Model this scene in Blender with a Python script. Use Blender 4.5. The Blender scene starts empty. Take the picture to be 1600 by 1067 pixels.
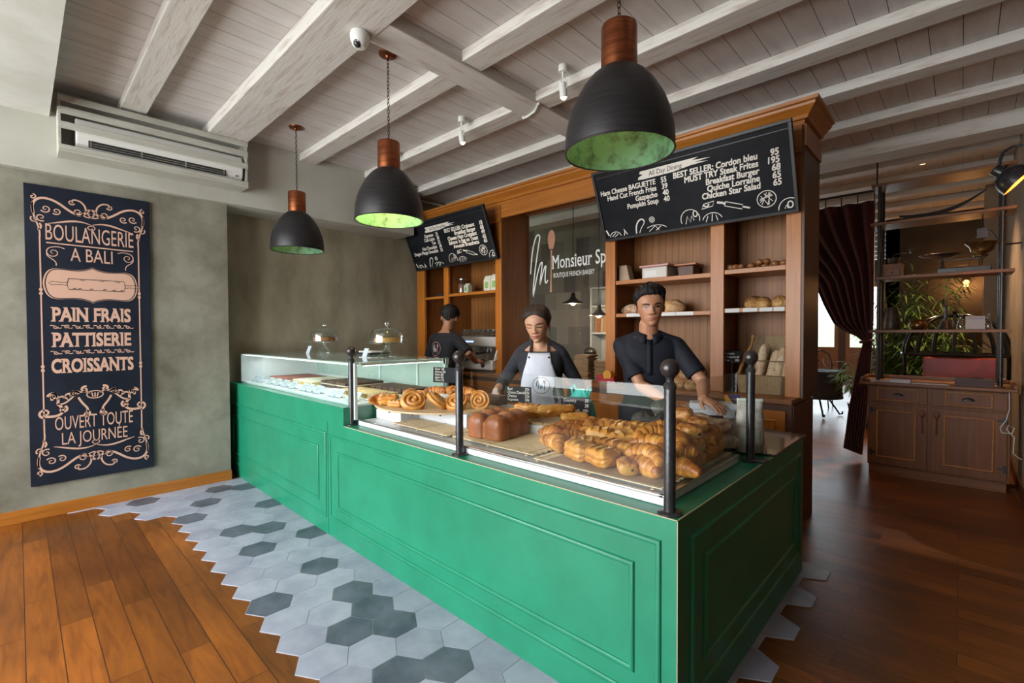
import bpy, bmesh, math, random
from mathutils import Vector, Matrix, noise
random.seed(7)
PI = math.pi
SC = bpy.context.scene
COL = SC.collection
V = Vector

# ---------------------------------------------------------------- camera
cam_d = bpy.data.cameras.new('camera')
cam_d.sensor_width = 36.0
cam_d.lens = 36.0 * 736.74 / 1600
cam_d.clip_start = 0.05
cam = bpy.data.objects.new('camera', cam_d)
COL.objects.link(cam)
_y, _p, _r = math.radians(-43.6445), math.radians(1.1719), math.radians(-0.2356)
_d = V((math.sin(_y) * math.cos(_p), math.cos(_y) * math.cos(_p), -math.sin(_p)))
_rt = V((math.cos(_y), -math.sin(_y), 0))
_u = _rt.cross(_d)
_rt, _u = _rt * math.cos(_r) + _u * math.sin(_r), _u * math.cos(_r) - _rt * math.sin(_r)
cam.matrix_world = Matrix(((_rt.x, _u.x, -_d.x, 0), (_rt.y, _u.y, -_d.y, 0), (_rt.z, _u.z, -_d.z, 1.42), (0, 0, 0, 1)))
SC.camera = cam

# ---------------------------------------------------------------- view
SC.view_settings.view_transform = 'Standard'
SC.view_settings.look = 'None'
SC.view_settings.exposure = 0.66
SC.view_settings.gamma = 1.0
SC.view_settings.use_curve_mapping = False

# ---------------------------------------------------------------- world: bright overcast sky
W = bpy.data.worlds.new('world'); SC.world = W; W.use_nodes = True
_n, _l = W.node_tree.nodes, W.node_tree.links
_n.clear()
_o = _n.new('ShaderNodeOutputWorld'); _b = _n.new('ShaderNodeBackground')
_tc = _n.new('ShaderNodeTexCoord'); _sx = _n.new('ShaderNodeSeparateXYZ'); _cr = _n.new('ShaderNodeValToRGB')
_l.new(_tc.outputs['Generated'], _sx.inputs[0]); _l.new(_sx.outputs['Z'], _cr.inputs[0])
_e = _cr.color_ramp.elements
_e[0].position = 0.0; _e[0].color = (0.30, 0.36, 0.26, 1)
_e[1].position = 0.06; _e[1].color = (0.86, 0.94, 1.0, 1)
_l.new(_cr.outputs[0], _b.inputs[0]); _b.inputs[1].default_value = 2.6
_l.new(_b.outputs[0], _o.inputs[0])

# ---------------------------------------------------------------- daylight through the openings
def area(name, loc, tgt, sx, sy, power, col=(1, 1, 1)):
    d = bpy.data.lights.new(name, 'AREA'); d.shape = 'RECTANGLE'; d.size = sx; d.size_y = sy
    d.energy = power; d.color = col
    o = bpy.data.objects.new(name, d); COL.objects.link(o); o.location = loc
    o.rotation_euler = (V(tgt) - V(loc)).to_track_quat('-Z', 'Y').to_euler()
    o['kind'] = 'helper'
    return o
area('shopfront_daylight', (-3.15, -3.15, 1.75), (-3.15, 5, 1.3), 4.9, 2.6, 300, (0.975, 0.985, 1.0))
area('garden_daylight', (-3.4, 15.2, 1.7), (-1.0, 3, 0.6), 4.0, 2.8, 75, (0.80, 0.92, 1.0))

# ---------------------------------------------------------------- mesh helpers
class MB:
    def __init__(s): s.v = []; s.f = []; s.m = []; s.cur = 0
    def add(s, vs, fs):
        b = len(s.v); s.v += [V(p) for p in vs]
        for f in fs: s.f.append([b + i for i in f]); s.m.append(s.cur)
        return b
    def mi(s, i): s.cur = i; return s
    def box(s, x0, x1, y0, y1, z0, z1, mat=None):
        vs = [(x, y, z) for x in (x0, x1) for y in (y0, y1) for z in (z0, z1)]
        if mat: vs = [mat @ V(p) for p in vs]
        s.add(vs, [(0, 1, 3, 2), (4, 6, 7, 5), (0, 4, 5, 1), (2, 3, 7, 6), (0, 2, 6, 4), (1, 5, 7, 3)])
        return s
    def loft(s, rings, cap=True, closed=True):
        n = len(rings[0]); vs = [p for r in rings for p in r]; fs = []
        for i in range(len(rings) - 1):
            for j in range(n if closed else n - 1):
                k = (j + 1) % n
                fs.append((i * n + j, i * n + k, (i + 1) * n + k, (i + 1) * n + j))
        b = s.add(vs, fs)
        if cap:
            s.f.append([b + j for j in range(n)][::-1]); s.m.append(s.cur)
            s.f.append([b + (len(rings) - 1) * n + j for j in range(n)]); s.m.append(s.cur)
        return s
    def lathe(s, prof, n=32, o=(0, 0, 0), M=None):
        rings = []
        for r, z in prof:
            rr = max(r, 1e-4)
            ring = [V((rr * math.cos(2 * PI * k / n), rr * math.sin(2 * PI * k / n), z)) for k in range(n)]
            if M: ring = [M @ p for p in ring]
            rings.append([p + V(o) for p in ring])
        return s.loft(rings)
    def tube(s, pts, r, n=10, sq=1.0, cap=True):
        pts = [V(p) for p in pts]; N = len(pts)
        rs = r if isinstance(r, (list, tuple)) else [r] * N
        rings = []; up = None
        for i, p in enumerate(pts):
            t = (pts[min(i + 1, N - 1)] - pts[max(i - 1, 0)]).normalized()
            if up is None:
                a = V((0, 0, 1)) if abs(t.z) < 0.9 else V((1, 0, 0))
                up = (a - t * a.dot(t)).normalized()
            else:
                up = (up - t * up.dot(t)).normalized()
            q = t.cross(up)
            rings.append([p + (up * math.sin(2 * PI * k / n) * sq + q * math.cos(2 * PI * k / n)) * rs[i] for k in range(n)])
        return s.loft(rings, cap)
    def ball(s, c, r, n=16, sc=(1, 1, 1), M=None):
        m = n // 2
        prof = [(math.sin(PI * i / m), -math.cos(PI * i / m)) for i in range(m + 1)]
        rings = []
        for a, z in prof:
            a = max(a, 1e-3)
            ring = [V((a * math.cos(2 * PI * k / n) * sc[0], a * math.sin(2 * PI * k / n) * sc[1], z * sc[2])) * r for k in range(n)]
            if M: ring = [M @ p for p in ring]
            rings.append([p + V(c) for p in ring])
        return s.loft(rings)
    def prism(s, poly, h, O, ux, uy, un):
        O, ux, uy, un = V(O), V(ux), V(uy), V(un)
        a = [O + ux * x + uy * y for x, y in poly]; n = len(a)
        s.loft([a, [p + un * h for p in a]])
        return s
    def stroke(s, pts, w, O, ux, uy):
        O, ux, uy = V(O), V(ux), V(uy); P2 = [V((a, b)) for a, b in pts]; N = len(P2); L = []
        ws = w if isinstance(w, (list, tuple)) else [w] * N
        for i in range(N):
            t = P2[min(i + 1, N - 1)] - P2[max(i - 1, 0)]
            if t.length < 1e-9: t = V((1, 0))
            t.normalize(); nn = V((-t.y, t.x)) * ws[i] / 2
            for q in (P2[i] + nn, P2[i] - nn): L.append(O + ux * q.x + uy * q.y)
        s.add(L, [(2 * i, 2 * i + 1, 2 * i + 3, 2 * i + 2) for i in range(N - 1)])
        return s
    def poly(s, pts, O, ux, uy):
        O, ux, uy = V(O), V(ux), V(uy)
        s.add([O + ux * a + uy * b for a, b in pts], [tuple(range(len(pts)))])
        return s
    def add_q(s, q, th):
        q = [V(p) for p in q]; n = (q[1] - q[0]).cross(q[3] - q[0]).normalized() * th
        s.loft([q, [p + n for p in q]]); return s
    def text(s, body, size, O, ux, uy, align='LEFT', sx=1.0, shear=0.0, off=0.0, spacing=1.0):
        c = bpy.data.curves.new('t', 'FONT'); c.body = body; c.size = size; c.align_x = align; c.shear = shear
        c.space_character = spacing; c.resolution_u = 3
        o = bpy.data.objects.new('t', c); COL.objects.link(o)
        dg = bpy.context.evaluated_depsgraph_get()
        me = bpy.data.meshes.new_from_object(o.evaluated_get(dg))
        O, ux, uy = V(O), V(ux), V(uy)
        un = ux.cross(uy).normalized()
        for i, (dx, dy) in enumerate([(0, 0)] if off <= 0 else [(-off, -off), (off, -off), (-off, off), (off, off), (0, 0)]):
            s.add([O + ux * (v.co.x * sx + dx) + uy * (v.co.y + dy) + un * (0.00004 * i) for v in me.vertices], [tuple(p.vertices) for p in me.polygons])
        bpy.data.objects.remove(o); bpy.data.curves.remove(c); bpy.data.meshes.remove(me)
        return s
    def fit_text(s, body, size, O, ux, uy, width, **k):
        b0 = len(s.v); s.text(body, size, O, ux, uy, 'LEFT', **k); ux = V(ux); O = V(O)
        us = [(p - O).dot(ux) for p in s.v[b0:]]; lo, f = min(us), width / (max(us) - min(us))
        for i, u in zip(range(b0, len(s.v)), us): s.v[i] = s.v[i] + ux * ((u - lo) * f - u)
        return s
    def build(s, name, mats, parent=None, loc=None, smooth=False, bevel=0, ang=35, sub=0, fix=False):
        base = V(loc) if loc is not None else V((0, 0, 0))
        me = bpy.data.meshes.new(name)
        me.from_pydata([tuple(p - base) for p in s.v], [], s.f)
        mats = mats if isinstance(mats, (list, tuple)) else [mats]
        for m in mats: me.materials.append(m)
        if len(mats) > 1: me.polygons.foreach_set('material_index', s.m)
        if fix:
            b = bmesh.new(); b.from_mesh(me); bmesh.ops.recalc_face_normals(b, faces=b.faces); b.to_mesh(me); b.free()
        if smooth:
            me.polygons.foreach_set('use_smooth', [True] * len(me.polygons))
            if ang < 180:
                me.set_sharp_from_angle(angle=math.radians(ang))
        me.update()
        o = bpy.data.objects.new(name, me); COL.objects.link(o)
        if loc is not None: o.location = base
        if parent is not None:
            o.parent = parent
            if loc is not None: o.location = base - parent_world(parent)
        if bevel:
            md = o.modifiers.new('bevel', 'BEVEL'); md.width = bevel; md.segments = 2; md.limit_method = 'ANGLE'
            md.angle_limit = math.radians(40)
        if sub:
            md = o.modifiers.new('subdivision', 'SUBSURF'); md.levels = sub; md.render_levels = sub
        return o
def parent_world(p):
    w = V((0, 0, 0))
    while p is not None: w = w + V(p.location); p = p.parent
    return w
def tag(o, label=None, cat=None, group=None, kind=None):
    if label: o['label'] = label
    if cat: o['category'] = cat
    if group: o['group'] = group
    if kind: o['kind'] = kind
    return o
class Thing:
    """An Empty at the thing's base; parts are modelled in world coordinates and parented to it."""
    def __init__(s, name, loc, label, cat, group=None, rz=0):
        s.o = bpy.data.objects.new(name, None); COL.objects.link(s.o); s.o.location = loc
        s.o.empty_display_size = 0.1; s.o.rotation_euler = (0, 0, rz)
        tag(s.o, label, cat, group); s.loc = V(loc)
    def part(s, name, mb, mats, parent=None, label=None, **k):
        """geometry in world coordinates (unrotated things only)"""
        par = parent or s.o
        o = mb.build(name, mats, None, **k)
        o.parent = par
        o.location = -parent_world(par)
        if label: o['label'] = label
        return o
    def lpart(s, name, mb, mats, parent=None, label=None, **k):
        """geometry in the thing's own coordinates"""
        o = mb.build(name, mats, None, **k); o.parent = parent or s.o
        if label: o['label'] = label
        return o
def single(name, mb, mats, loc, label, cat, group=None, **k):
    o = mb.build(name, mats, None, loc=loc, **k)
    return tag(o, label, cat, group)
def struct(name, mb, mats, **k):
    o = mb.build(name, mats, None, **k); o['kind'] = 'structure'; return o
def copy_tree(o, parent=None):
    c = o.copy(); COL.objects.link(c); c.parent = parent
    for ch in list(o.children): copy_tree(ch, c)
    return c

# ---------------------------------------------------------------- material helpers
def newmat(name):
    m = bpy.data.materials.new(name); m.use_nodes = True
    nt = m.node_tree; b = nt.nodes['Principled BSDF']
    return m, nt, b
def rgba(c): return (c[0], c[1], c[2], 1)
def P(name, col, rough=0.5, metal=0.0, spec=0.5, col2=None, nscale=8, namt=1.0, stretch=(1, 1, 1), bump=0.0, bscale=None,
      sss=0.0, rnd=0.0, detail=4, emit=None, coat=0.0, lo=0.35, hi=0.65, sheen=0.0):
    m, nt, b = newmat(name); n, l = nt.nodes, nt.links
    b.inputs['Base Color'].default_value = rgba(col); b.inputs['Roughness'].default_value = rough
    b.inputs['Metallic'].default_value = metal; b.inputs['Specular IOR Level'].default_value = spec
    if coat: b.inputs['Coat Weight'].default_value = coat; b.inputs['Coat Roughness'].default_value = 0.15
    if sheen: b.inputs['Sheen Weight'].default_value = sheen
    if sss:
        b.inputs['Subsurface Weight'].default_value = sss; b.inputs['Subsurface Radius'].default_value = (0.9, 0.35, 0.2)
        b.inputs['Subsurface Scale'].default_value = 0.012
    if emit: b.inputs['Emission Color'].default_value = rgba(emit[0]); b.inputs['Emission Strength'].default_value = emit[1]
    if col2 or bump:
        tc = n.new('ShaderNodeTexCoord'); mp = n.new('ShaderNodeMapping'); mp.inputs['Scale'].default_value = stretch
        l.new(tc.outputs['Object'], mp.inputs[0])
    if col2:
        t = n.new('ShaderNodeTexNoise'); t.inputs['Scale'].default_value = nscale; t.inputs['Detail'].default_value = detail
        t.inputs['Roughness'].default_value = 0.6
        l.new(mp.outputs[0], t.inputs['Vector'])
        r = n.new('ShaderNodeValToRGB'); r.color_ramp.elements[0].position = lo; r.color_ramp.elements[1].position = hi
        r.color_ramp.elements[0].color = rgba(col)
        r.color_ramp.elements[1].color = rgba([a + (c - a) * namt for a, c in zip(col, col2)])
        l.new(t.outputs['Fac'], r.inputs[0]); out = r.outputs[0]
        if rnd:
            oi = n.new('ShaderNodeObjectInfo'); hs = n.new('ShaderNodeHueSaturation'); mr = n.new('ShaderNodeMapRange')
            l.new(oi.outputs['Random'], mr.inputs[0]); mr.inputs[3].default_value = 1 - rnd; mr.inputs[4].default_value = 1 + rnd
            l.new(mr.outputs[0], hs.inputs['Value']); l.new(out, hs.inputs['Color']); out = hs.outputs[0]
            ad = n.new('ShaderNodeVectorMath'); l.new(mp.outputs[0], ad.inputs[0]); l.new(oi.outputs['Random'], ad.inputs[1])
            sc = n.new('ShaderNodeVectorMath'); sc.operation = 'SCALE'
            l.new(oi.outputs['Random'], sc.inputs[0]); sc.inputs['Scale'].default_value = 31.0
            l.new(sc.outputs[0], ad.inputs[1]); l.new(ad.outputs[0], t.inputs['Vector'])
        l.new(out, b.inputs['Base Color'])
    if bump:
        t2 = n.new('ShaderNodeTexNoise'); t2.inputs['Scale'].default_value = bscale or nscale * 3; t2.inputs['Detail'].default_value = 3
        l.new(mp.outputs[0], t2.inputs['Vector'])
        bp = n.new('ShaderNodeBump'); bp.inputs['Strength'].default_value = bump; bp.inputs['Distance'].default_value = 0.01
        l.new(t2.outputs['Fac'], bp.inputs['Height']); l.new(bp.outputs[0], b.inputs['Normal'])
    return m
def wood(name, c1, c2, axis='Z', rough=0.4, scale=1.0, coat=0.0, dark=None):
    st = {'X': (1.2, 22, 22), 'Y': (22, 1.2, 22), 'Z': (22, 22, 1.2)}[axis]
    return P(name, c1, rough, col2=c2, nscale=1.5 * scale, stretch=st, bump=0.08, bscale=5, detail=6, lo=0.3, hi=0.7, coat=coat)
def beadboard(name, c1, c2, groove=0.065):
    m = wood(name, c1, c2, 'Z', 0.5); nt = m.node_tree; n, l = nt.nodes, nt.links; b = n['Principled BSDF']
    src = b.inputs['Base Color'].links[0].from_socket
    tc = n.new('ShaderNodeTexCoord'); sx = n.new('ShaderNodeSeparateXYZ'); l.new(tc.outputs['Object'], sx.inputs[0])
    mm = n.new('ShaderNodeMath'); mm.operation = 'PINGPONG'; l.new(sx.outputs['X'], mm.inputs[0]); mm.inputs[1].default_value = groove / 2
    lt = n.new('ShaderNodeMath'); lt.operation = 'LESS_THAN'; l.new(mm.outputs[0], lt.inputs[0]); lt.inputs[1].default_value = 0.0022
    mx = n.new('ShaderNodeMix'); mx.data_type = 'RGBA'; l.new(lt.outputs[0], mx.inputs[0]); l.new(src, mx.inputs[6])
    mx.inputs[7].default_value = (c1[0] * 0.25, c1[1] * 0.25, c1[2] * 0.25, 1)
    l.new(mx.outputs[2], b.inputs['Base Color'])
    return m
def glass(name, tint=(0.93, 0.98, 0.96), refl=1.0, rough=0.0, base=0.03):
    m = bpy.data.materials.new(name); m.use_nodes = True; nt = m.node_tree; n, l = nt.nodes, nt.links; n.clear()
    o = n.new('ShaderNodeOutputMaterial'); t = n.new('ShaderNodeBsdfTransparent'); g = n.new('ShaderNodeBsdfGlossy')
    t.inputs[0].default_value = rgba(tint); g.inputs['Roughness'].default_value = rough; g.inputs[0].default_value = (refl, refl, refl, 1)
    mx = n.new('ShaderNodeMixShader'); f = n.new('ShaderNodeLayerWeight')
    pw = n.new('ShaderNodeMath'); pw.operation = 'POWER'; pw.inputs[1].default_value = 5.0; l.new(f.outputs['Facing'], pw.inputs[0])
    ma = n.new('ShaderNodeMath'); ma.operation = 'MULTIPLY_ADD'; ma.inputs[1].default_value = 0.93; ma.inputs[2].default_value = base; l.new(pw.outputs[0], ma.inputs[0])
    l.new(ma.outputs[0], mx.inputs[0]); l.new(t.outputs[0], mx.inputs[1]); l.new(g.outputs[0], mx.inputs[2]); l.new(mx.outputs[0], o.inputs[0])
    return m
def emission(name, col, s):
    m = bpy.data.materials.new(name); m.use_nodes = True; n, l = m.node_tree.nodes, m.node_tree.links; n.clear()
    o = n.new('ShaderNodeOutputMaterial'); e = n.new('ShaderNodeEmission'); e.inputs[0].default_value = rgba(col); e.inputs[1].default_value = s
    l.new(e.outputs[0], o.inputs[0]); return m

WHITE_PAINT = P('white_paint', (0.62, 0.62, 0.60), 0.6, col2=(0.52, 0.52, 0.48), nscale=3)
WASH_X = P('whitewashed_beam', (0.60, 0.58, 0.55), 0.7, col2=(0.36, 0.27, 0.23), nscale=2.2, stretch=(1.6, 14, 14), detail=8, bump=0.15, bscale=6, lo=0.5, hi=0.78)
WASH_Y = P('whitewashed_cross_beam', (0.58, 0.56, 0.53), 0.7, col2=(0.36, 0.27, 0.23), nscale=2.2, stretch=(14, 1.6, 14), detail=8, bump=0.15, bscale=6, lo=0.5, hi=0.78)
WASH_BOARD = P('whitewashed_board', (0.60, 0.58, 0.57), 0.7, col2=(0.52, 0.485, 0.47), nscale=1.6, stretch=(8, 1.2, 8), detail=6)
CONCRETE = P('bare_plaster', (0.255, 0.245, 0.198), 0.75, col2=(0.125, 0.113, 0.082), nscale=2.3, detail=12, bump=0.12, bscale=14, lo=0.38, hi=0.66)
PLASTER_BRIGHT = P('brightened_streaked_plaster', (0.35, 0.315, 0.225), 0.75, col2=(0.175, 0.150, 0.098), nscale=2.0, detail=12, stretch=(1, 1, 0.45), bump=0.12, bscale=14, lo=0.36, hi=0.68)  # plaster lightened in colour where little light reaches; vertical streaks are its own
SOFFIT = P('cream_plaster', (0.45, 0.445, 0.40), 0.7, col2=(0.39, 0.38, 0.33), nscale=2.0)
TEAK = wood('honey_teak', (0.45, 0.155, 0.017), (0.31, 0.095, 0.010), 'Z', 0.38)
TEAK_X = wood('honey_teak_lengthwise', (0.42, 0.150, 0.020), (0.29, 0.092, 0.012), 'X', 0.38)
TEAK_Y = wood('honey_teak_crosswise', (0.42, 0.150, 0.020), (0.29, 0.092, 0.012), 'Y', 0.38)
TEAK_DK = wood('brown_teak', (0.10, 0.032, 0.011), (0.06, 0.019, 0.008), 'Z', 0.45)
BEAD = beadboard('teak_beadboard', (0.29, 0.112, 0.022), (0.20, 0.070, 0.012))
GREEN = P('green_paint', (0.010, 0.190, 0.100), 0.33, col2=(0.013, 0.225, 0.122), nscale=5, bump=0.03, bscale=40)
BLACK = P('black_board', (0.006, 0.007, 0.010), 0.6, spec=0.15, col2=(0.012, 0.013, 0.017), nscale=4)
CHALK = P('chalk_paint', (0.72, 0.68, 0.63), 0.8)
IRON = P('black_iron', (0.012, 0.013, 0.016), 0.32, spec=0.6, col2=(0.03, 0.03, 0.034), nscale=20, bump=0.1, bscale=60)
STEEL = P('brushed_steel', (0.55, 0.55, 0.55), 0.28, 1.0)
COPPER = P('brushed_copper', (0.36, 0.115, 0.05), 0.38, 1.0, col2=(0.22, 0.07, 0.03), nscale=6, stretch=(1, 1, 14))
GLASS = glass('clear_glass', (0.975, 0.99, 0.985), refl=0.6)
GLASS_G = glass('greenish_glass', (0.93, 0.985, 0.965))
WHITE_GLOSS = P('white_laminate', (0.66, 0.68, 0.70), 0.3)
PLASTIC_W = P('white_plastic', (0.68, 0.68, 0.66), 0.4)
# ================================================================ the room
XW, XR = -5.112, -5.45           # poster wall, recessed wall behind the counter
CEIL = 3.29
# ---- plank floor
def floor_mat():
    m, nt, b = newmat('teak_planks'); n, l = nt.nodes, nt.links
    tc = n.new('ShaderNodeTexCoord')
    br = n.new('ShaderNodeTexBrick'); br.offset = 0.37; br.offset_frequency = 2
    br.inputs['Scale'].default_value = 1.0; br.inputs['Brick Width'].default_value = 1.05; br.inputs['Row Height'].default_value = 0.118
    br.inputs['Mortar Size'].default_value = 0.0018; br.inputs['Bias'].default_value = 0.0
    br.inputs['Color1'].default_value = (0.0, 0.0, 0.0, 1); br.inputs['Color2'].default_value = (1, 1, 1, 1); br.inputs['Mortar'].default_value = (0.5, 0.5, 0.5, 1)
    l.new(tc.outputs['Object'], br.inputs['Vector'])
    # grain, shifted per plank
    mp = n.new('ShaderNodeMapping'); mp.inputs['Scale'].default_value = (1.6, 13, 1)
    l.new(tc.outputs['Object'], mp.inputs[0])
    ad = n.new('ShaderNodeVectorMath'); sc = n.new('ShaderNodeVectorMath'); sc.operation = 'SCALE'; sc.inputs['Scale'].default_value = 23
    l.new(br.outputs['Color'], sc.inputs[0]); l.new(mp.outputs[0], ad.inputs[0]); l.new(sc.outputs[0], ad.inputs[1])
    no = n.new('ShaderNodeTexNoise'); no.inputs['Scale'].default_value = 1.7; no.inputs['Detail'].default_value = 7; no.inputs['Distortion'].default_value = 1.4
    l.new(ad.outputs[0], no.inputs['Vector'])
    r = n.new('ShaderNodeValToRGB'); e = r.color_ramp.elements
    e[0].position = 0.22; e[0].color = (0.15, 0.042, 0.006, 1); e[1].position = 0.78; e[1].color = (0.33, 0.100, 0.011, 1)
    e2 = r.color_ramp.elements.new(0.5); e2.color = (0.25, 0.074, 0.009, 1)
    l.new(no.outputs['Fac'], r.inputs[0])
    hs = n.new('ShaderNodeHueSaturation'); mr = n.new('ShaderNodeMapRange'); mr.inputs[3].default_value = 0.62; mr.inputs[4].default_value = 1.2
    l.new(br.outputs['Color'], mr.inputs[0]); l.new(mr.outputs[0], hs.inputs['Value']); l.new(r.outputs[0], hs.inputs['Color'])
    # worn blotches
    n2 = n.new('ShaderNodeTexNoise'); n2.inputs['Scale'].default_value = 0.9; n2.inputs['Detail'].default_value = 6
    l.new(tc.outputs['Object'], n2.inputs['Vector'])
    mr2 = n.new('ShaderNodeMapRange'); mr2.inputs[1].default_value = 0.35; mr2.inputs[2].default_value = 0.7; mr2.inputs[3].default_value = 0.55; mr2.inputs[4].default_value = 1.15
    l.new(n2.outputs['Fac'], mr2.inputs[0])
    h2 = n.new('ShaderNodeHueSaturation'); l.new(mr2.outputs[0], h2.inputs['Value']); l.new(hs.outputs[0], h2.inputs['Color'])
    mx = n.new('ShaderNodeMix'); mx.data_type = 'RGBA'; l.new(br.outputs['Fac'], mx.inputs[0]); l.new(h2.outputs[0], mx.inputs[6]); mx.inputs[7].default_value = (0.035, 0.012, 0.004, 1)
    l.new(mx.outputs[2], b.inputs['Base Color'])
    mr3 = n.new('ShaderNodeMapRange'); mr3.inputs[3].default_value = 0.26; mr3.inputs[4].default_value = 0.46; l.new(n2.outputs['Fac'], mr3.inputs[0])
    l.new(mr3.outputs[0], b.inputs['Roughness'])
    bp = n.new('ShaderNodeBump'); bp.inputs['Strength'].default_value = 0.25; bp.inputs['Distance'].default_value = 0.004
    l.new(no.outputs['Fac'], bp.inputs['Height']); l.new(bp.outputs[0], b.inputs['Normal'])
    return m
struct('floor', MB().box(-7.5, 2.2, -3.0, 17.0, -0.06, 0.0), floor_mat())
# ---- hexagonal cement tiles let into the planks
def tile_mat(name, c1, c2):
    return P(name, c1, 0.42, col2=c2, nscale=5.5, detail=3, bump=0.03, bscale=30, lo=0.35, hi=0.68)
T_L1 = tile_mat('pale_grey_tile', (0.31, 0.325, 0.42), (0.43, 0.45, 0.55))
T_L2 = tile_mat('light_grey_tile', (0.27, 0.285, 0.375), (0.38, 0.395, 0.49))
T_D = tile_mat('slate_tile', (0.070, 0.082, 0.115), (0.15, 0.165, 0.215))
GROUT = P('tile_grout', (0.40, 0.41, 0.44), 0.9)
DARK = [(-4.9, 1.236), (-4.786, 1.41), (-4.58, 1.051), (-4.188, 1.404), (-4.259, .879), (-3.749, 1.053), (-3.645, 1.236), (-3.337, 1.41), (-3.322, 1.058),
        (-2.815, 1.245), (-2.42, 1.221), (-2.626, .909), (-2.192, 1.248), (-2.084, 1.065), (-1.981, 1.247), (-1.695, 1.087), (-1.77, 1.4), (-1.603, 1.244), (-4.98, .71)]
mb = MB(); mb2 = MB(); R6 = 0.1185
for row in range(-4, 16):
    yc = 0.887 + 0.1782 * row
    for k in range(-20, 12):
        xc = (-2.190 if row % 2 == 0 else -2.087) + 0.2062 * k
        if xc < XW - 0.2 or xc > -0.6: continue
        lim = 0.887 - 0.05
        if xc < -4.45: lim = 0.66
        if xc < -4.75: lim = 0.5
        if xc < -5.0: lim = 0.3
        if yc < lim or yc > 3.3: continue
        if yc > 1.75 and xc < -1.0: continue
        d = any(abs(xc - a) < 0.07 and abs(yc - b) < 0.07 for a, b in DARK)
        hx = [(xc + (R6 - 0.0016) * math.sin(PI / 3 * i), yc + (R6 - 0.0016) * math.cos(PI / 3 * i)) for i in range(6)]
        hx = [(max(a, XW + 0.012), b) for a, b in hx]
        mb.mi(2 if d else (0 if random.random() < 0.6 else 1))
        mb.prism(hx[::-1], 0.004, (0, 0, 0.0), (1, 0, 0), (0, 1, 0), (0, 0, 1))
        hg = [(max(xc + R6 * 1.006 * math.sin(PI / 3 * i), XW + 0.012), yc + R6 * 1.006 * math.cos(PI / 3 * i)) for i in range(6)]
        mb2.prism(hg[::-1], 0.0028, (0, 0, 0.0), (1, 0, 0), (0, 1, 0), (0, 0, 1))
struct('floor_tiles', mb, [T_L1, T_L2, T_D])
struct('floor_grout', mb2, GROUT)
# ---- walls
struct('wall_left', MB().box(XW - 0.6, XW, -2.8, 1.405, 0, CEIL), CONCRETE)
struct('wall_recess', MB().box(XR - 0.25, XR, 1.405, 4.6, 0, CEIL), PLASTER_BRIGHT)
struct('trim_soffit', MB().box(XR, XW + 0.075, 1.405, 3.49, 2.648, CEIL).box(XW, XW + 0.075, -2.8, 1.405, 2.648, CEIL), SOFFIT)
struct('ceiling_bulkhead', MB().box(XW + 0.075, 1.8, -2.8, 0.195, 3.07, CEIL), WHITE_PAINT)
struct('baseboard_left', MB().box(XW, XW + 0.018, -2.8, 1.41, 0, 0.098), TEAK_Y, bevel=0.004)
# near wall with the glazed shopfront
nw = MB()
nw.box(-5.7, 2.2, -3.0, -2.8, 0, 0.35).box(-5.7, 2.2, -3.0, -2.8, 2.95, CEIL)
for x in (-5.7, -4.05, -2.40): nw.box(x, x + 0.14, -3.0, -2.8, 0.35, 2.95)
nw.box(-0.75, 2.2, -3.0, -2.8, 0.35, 2.95)  # unseen blank stretch, closed to keep daylight off the counter's end face
struct('wall_near', nw, SOFFIT)
struct('wall_side', MB().box(1.9, 2.1, -2.8, 4.9, 0, CEIL), P('brown_plaster', (0.10, 0.07, 0.05), 0.8))  # unseen wall, coloured dark to cut light bounced onto the counter end
RIGHTW = P('buff_plaster', (0.36, 0.27, 0.185), 0.75, col2=(0.24, 0.165, 0.105), nscale=1.6, detail=8, bump=0.08, bscale=16)
struct('wall_right', MB().box(0.385, 2.1, 4.9, 11.0, 0, CEIL), RIGHTW)
struct('baseboard_right', MB().box(0.368, 0.385, 4.9, 10.0, 0, 0.12), TEAK_DK)
DARKW = P('dark_plaster', (0.055, 0.047, 0.038), 0.8, col2=(0.03, 0.026, 0.02), nscale=2, detail=6)
struct('wall_dining', MB().box(-0.93, 0.385, 10.0, 10.2, 0, CEIL), DARKW)
struct('trim_column', MB().box(0.20, 0.385, 8.6, 9.0, 0, CEIL), RIGHTW)
FARW = P('teak_wall', (0.15, 0.06, 0.022), 0.5, col2=(0.10, 0.038, 0.014), nscale=4, stretch=(8, 8, 1))
# far garden wall: glazed doors and windows
fw = MB()
fw.box(-7.5, -0.9, 16.0, 16.15, 2.75, CEIL)
for x in (-7.5, -6.1, -4.7, -3.62, -2.52, -1.42): fw.box(x, x + 0.16, 16.0, 16.15, 0, 2.75)
struct('wall_far', fw, FARW)
for i, (x0, x1) in enumerate([(-7.34, -6.1), (-5.94, -4.7), (-4.54, -3.62), (-3.46, -2.52), (-2.36, -1.42)]):
    d = MB(); w = 0.1
    d.box(x0, x0 + w, 16.02, 16.08, 0, 2.75).box(x1 - w, x1, 16.02, 16.08, 0, 2.75).box(x0 + w, x1 - w, 16.02, 16.08, 0, 0.85)
    d.box(x0 + w, x1 - w, 16.02, 16.08, 2.6, 2.75).box(x0 + w, x1 - w, 16.02, 16.08, 0.85, 0.95)
    o = struct('door_%d' % (i + 1), d, TEAK)
    g = MB().box(x0 + w, x1 - w, 16.04, 16.05, 0.95, 2.6).build('pane', GLASS); g.parent = o
struct('wall_garden_side', MB().box(-7.7, -7.5, 4.6, 16.2, 0, CEIL), FARW)
struct('wall_passage', MB().box(-0.93, -0.75, 10.0, 16.0, 0, CEIL), DARKW)
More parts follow.
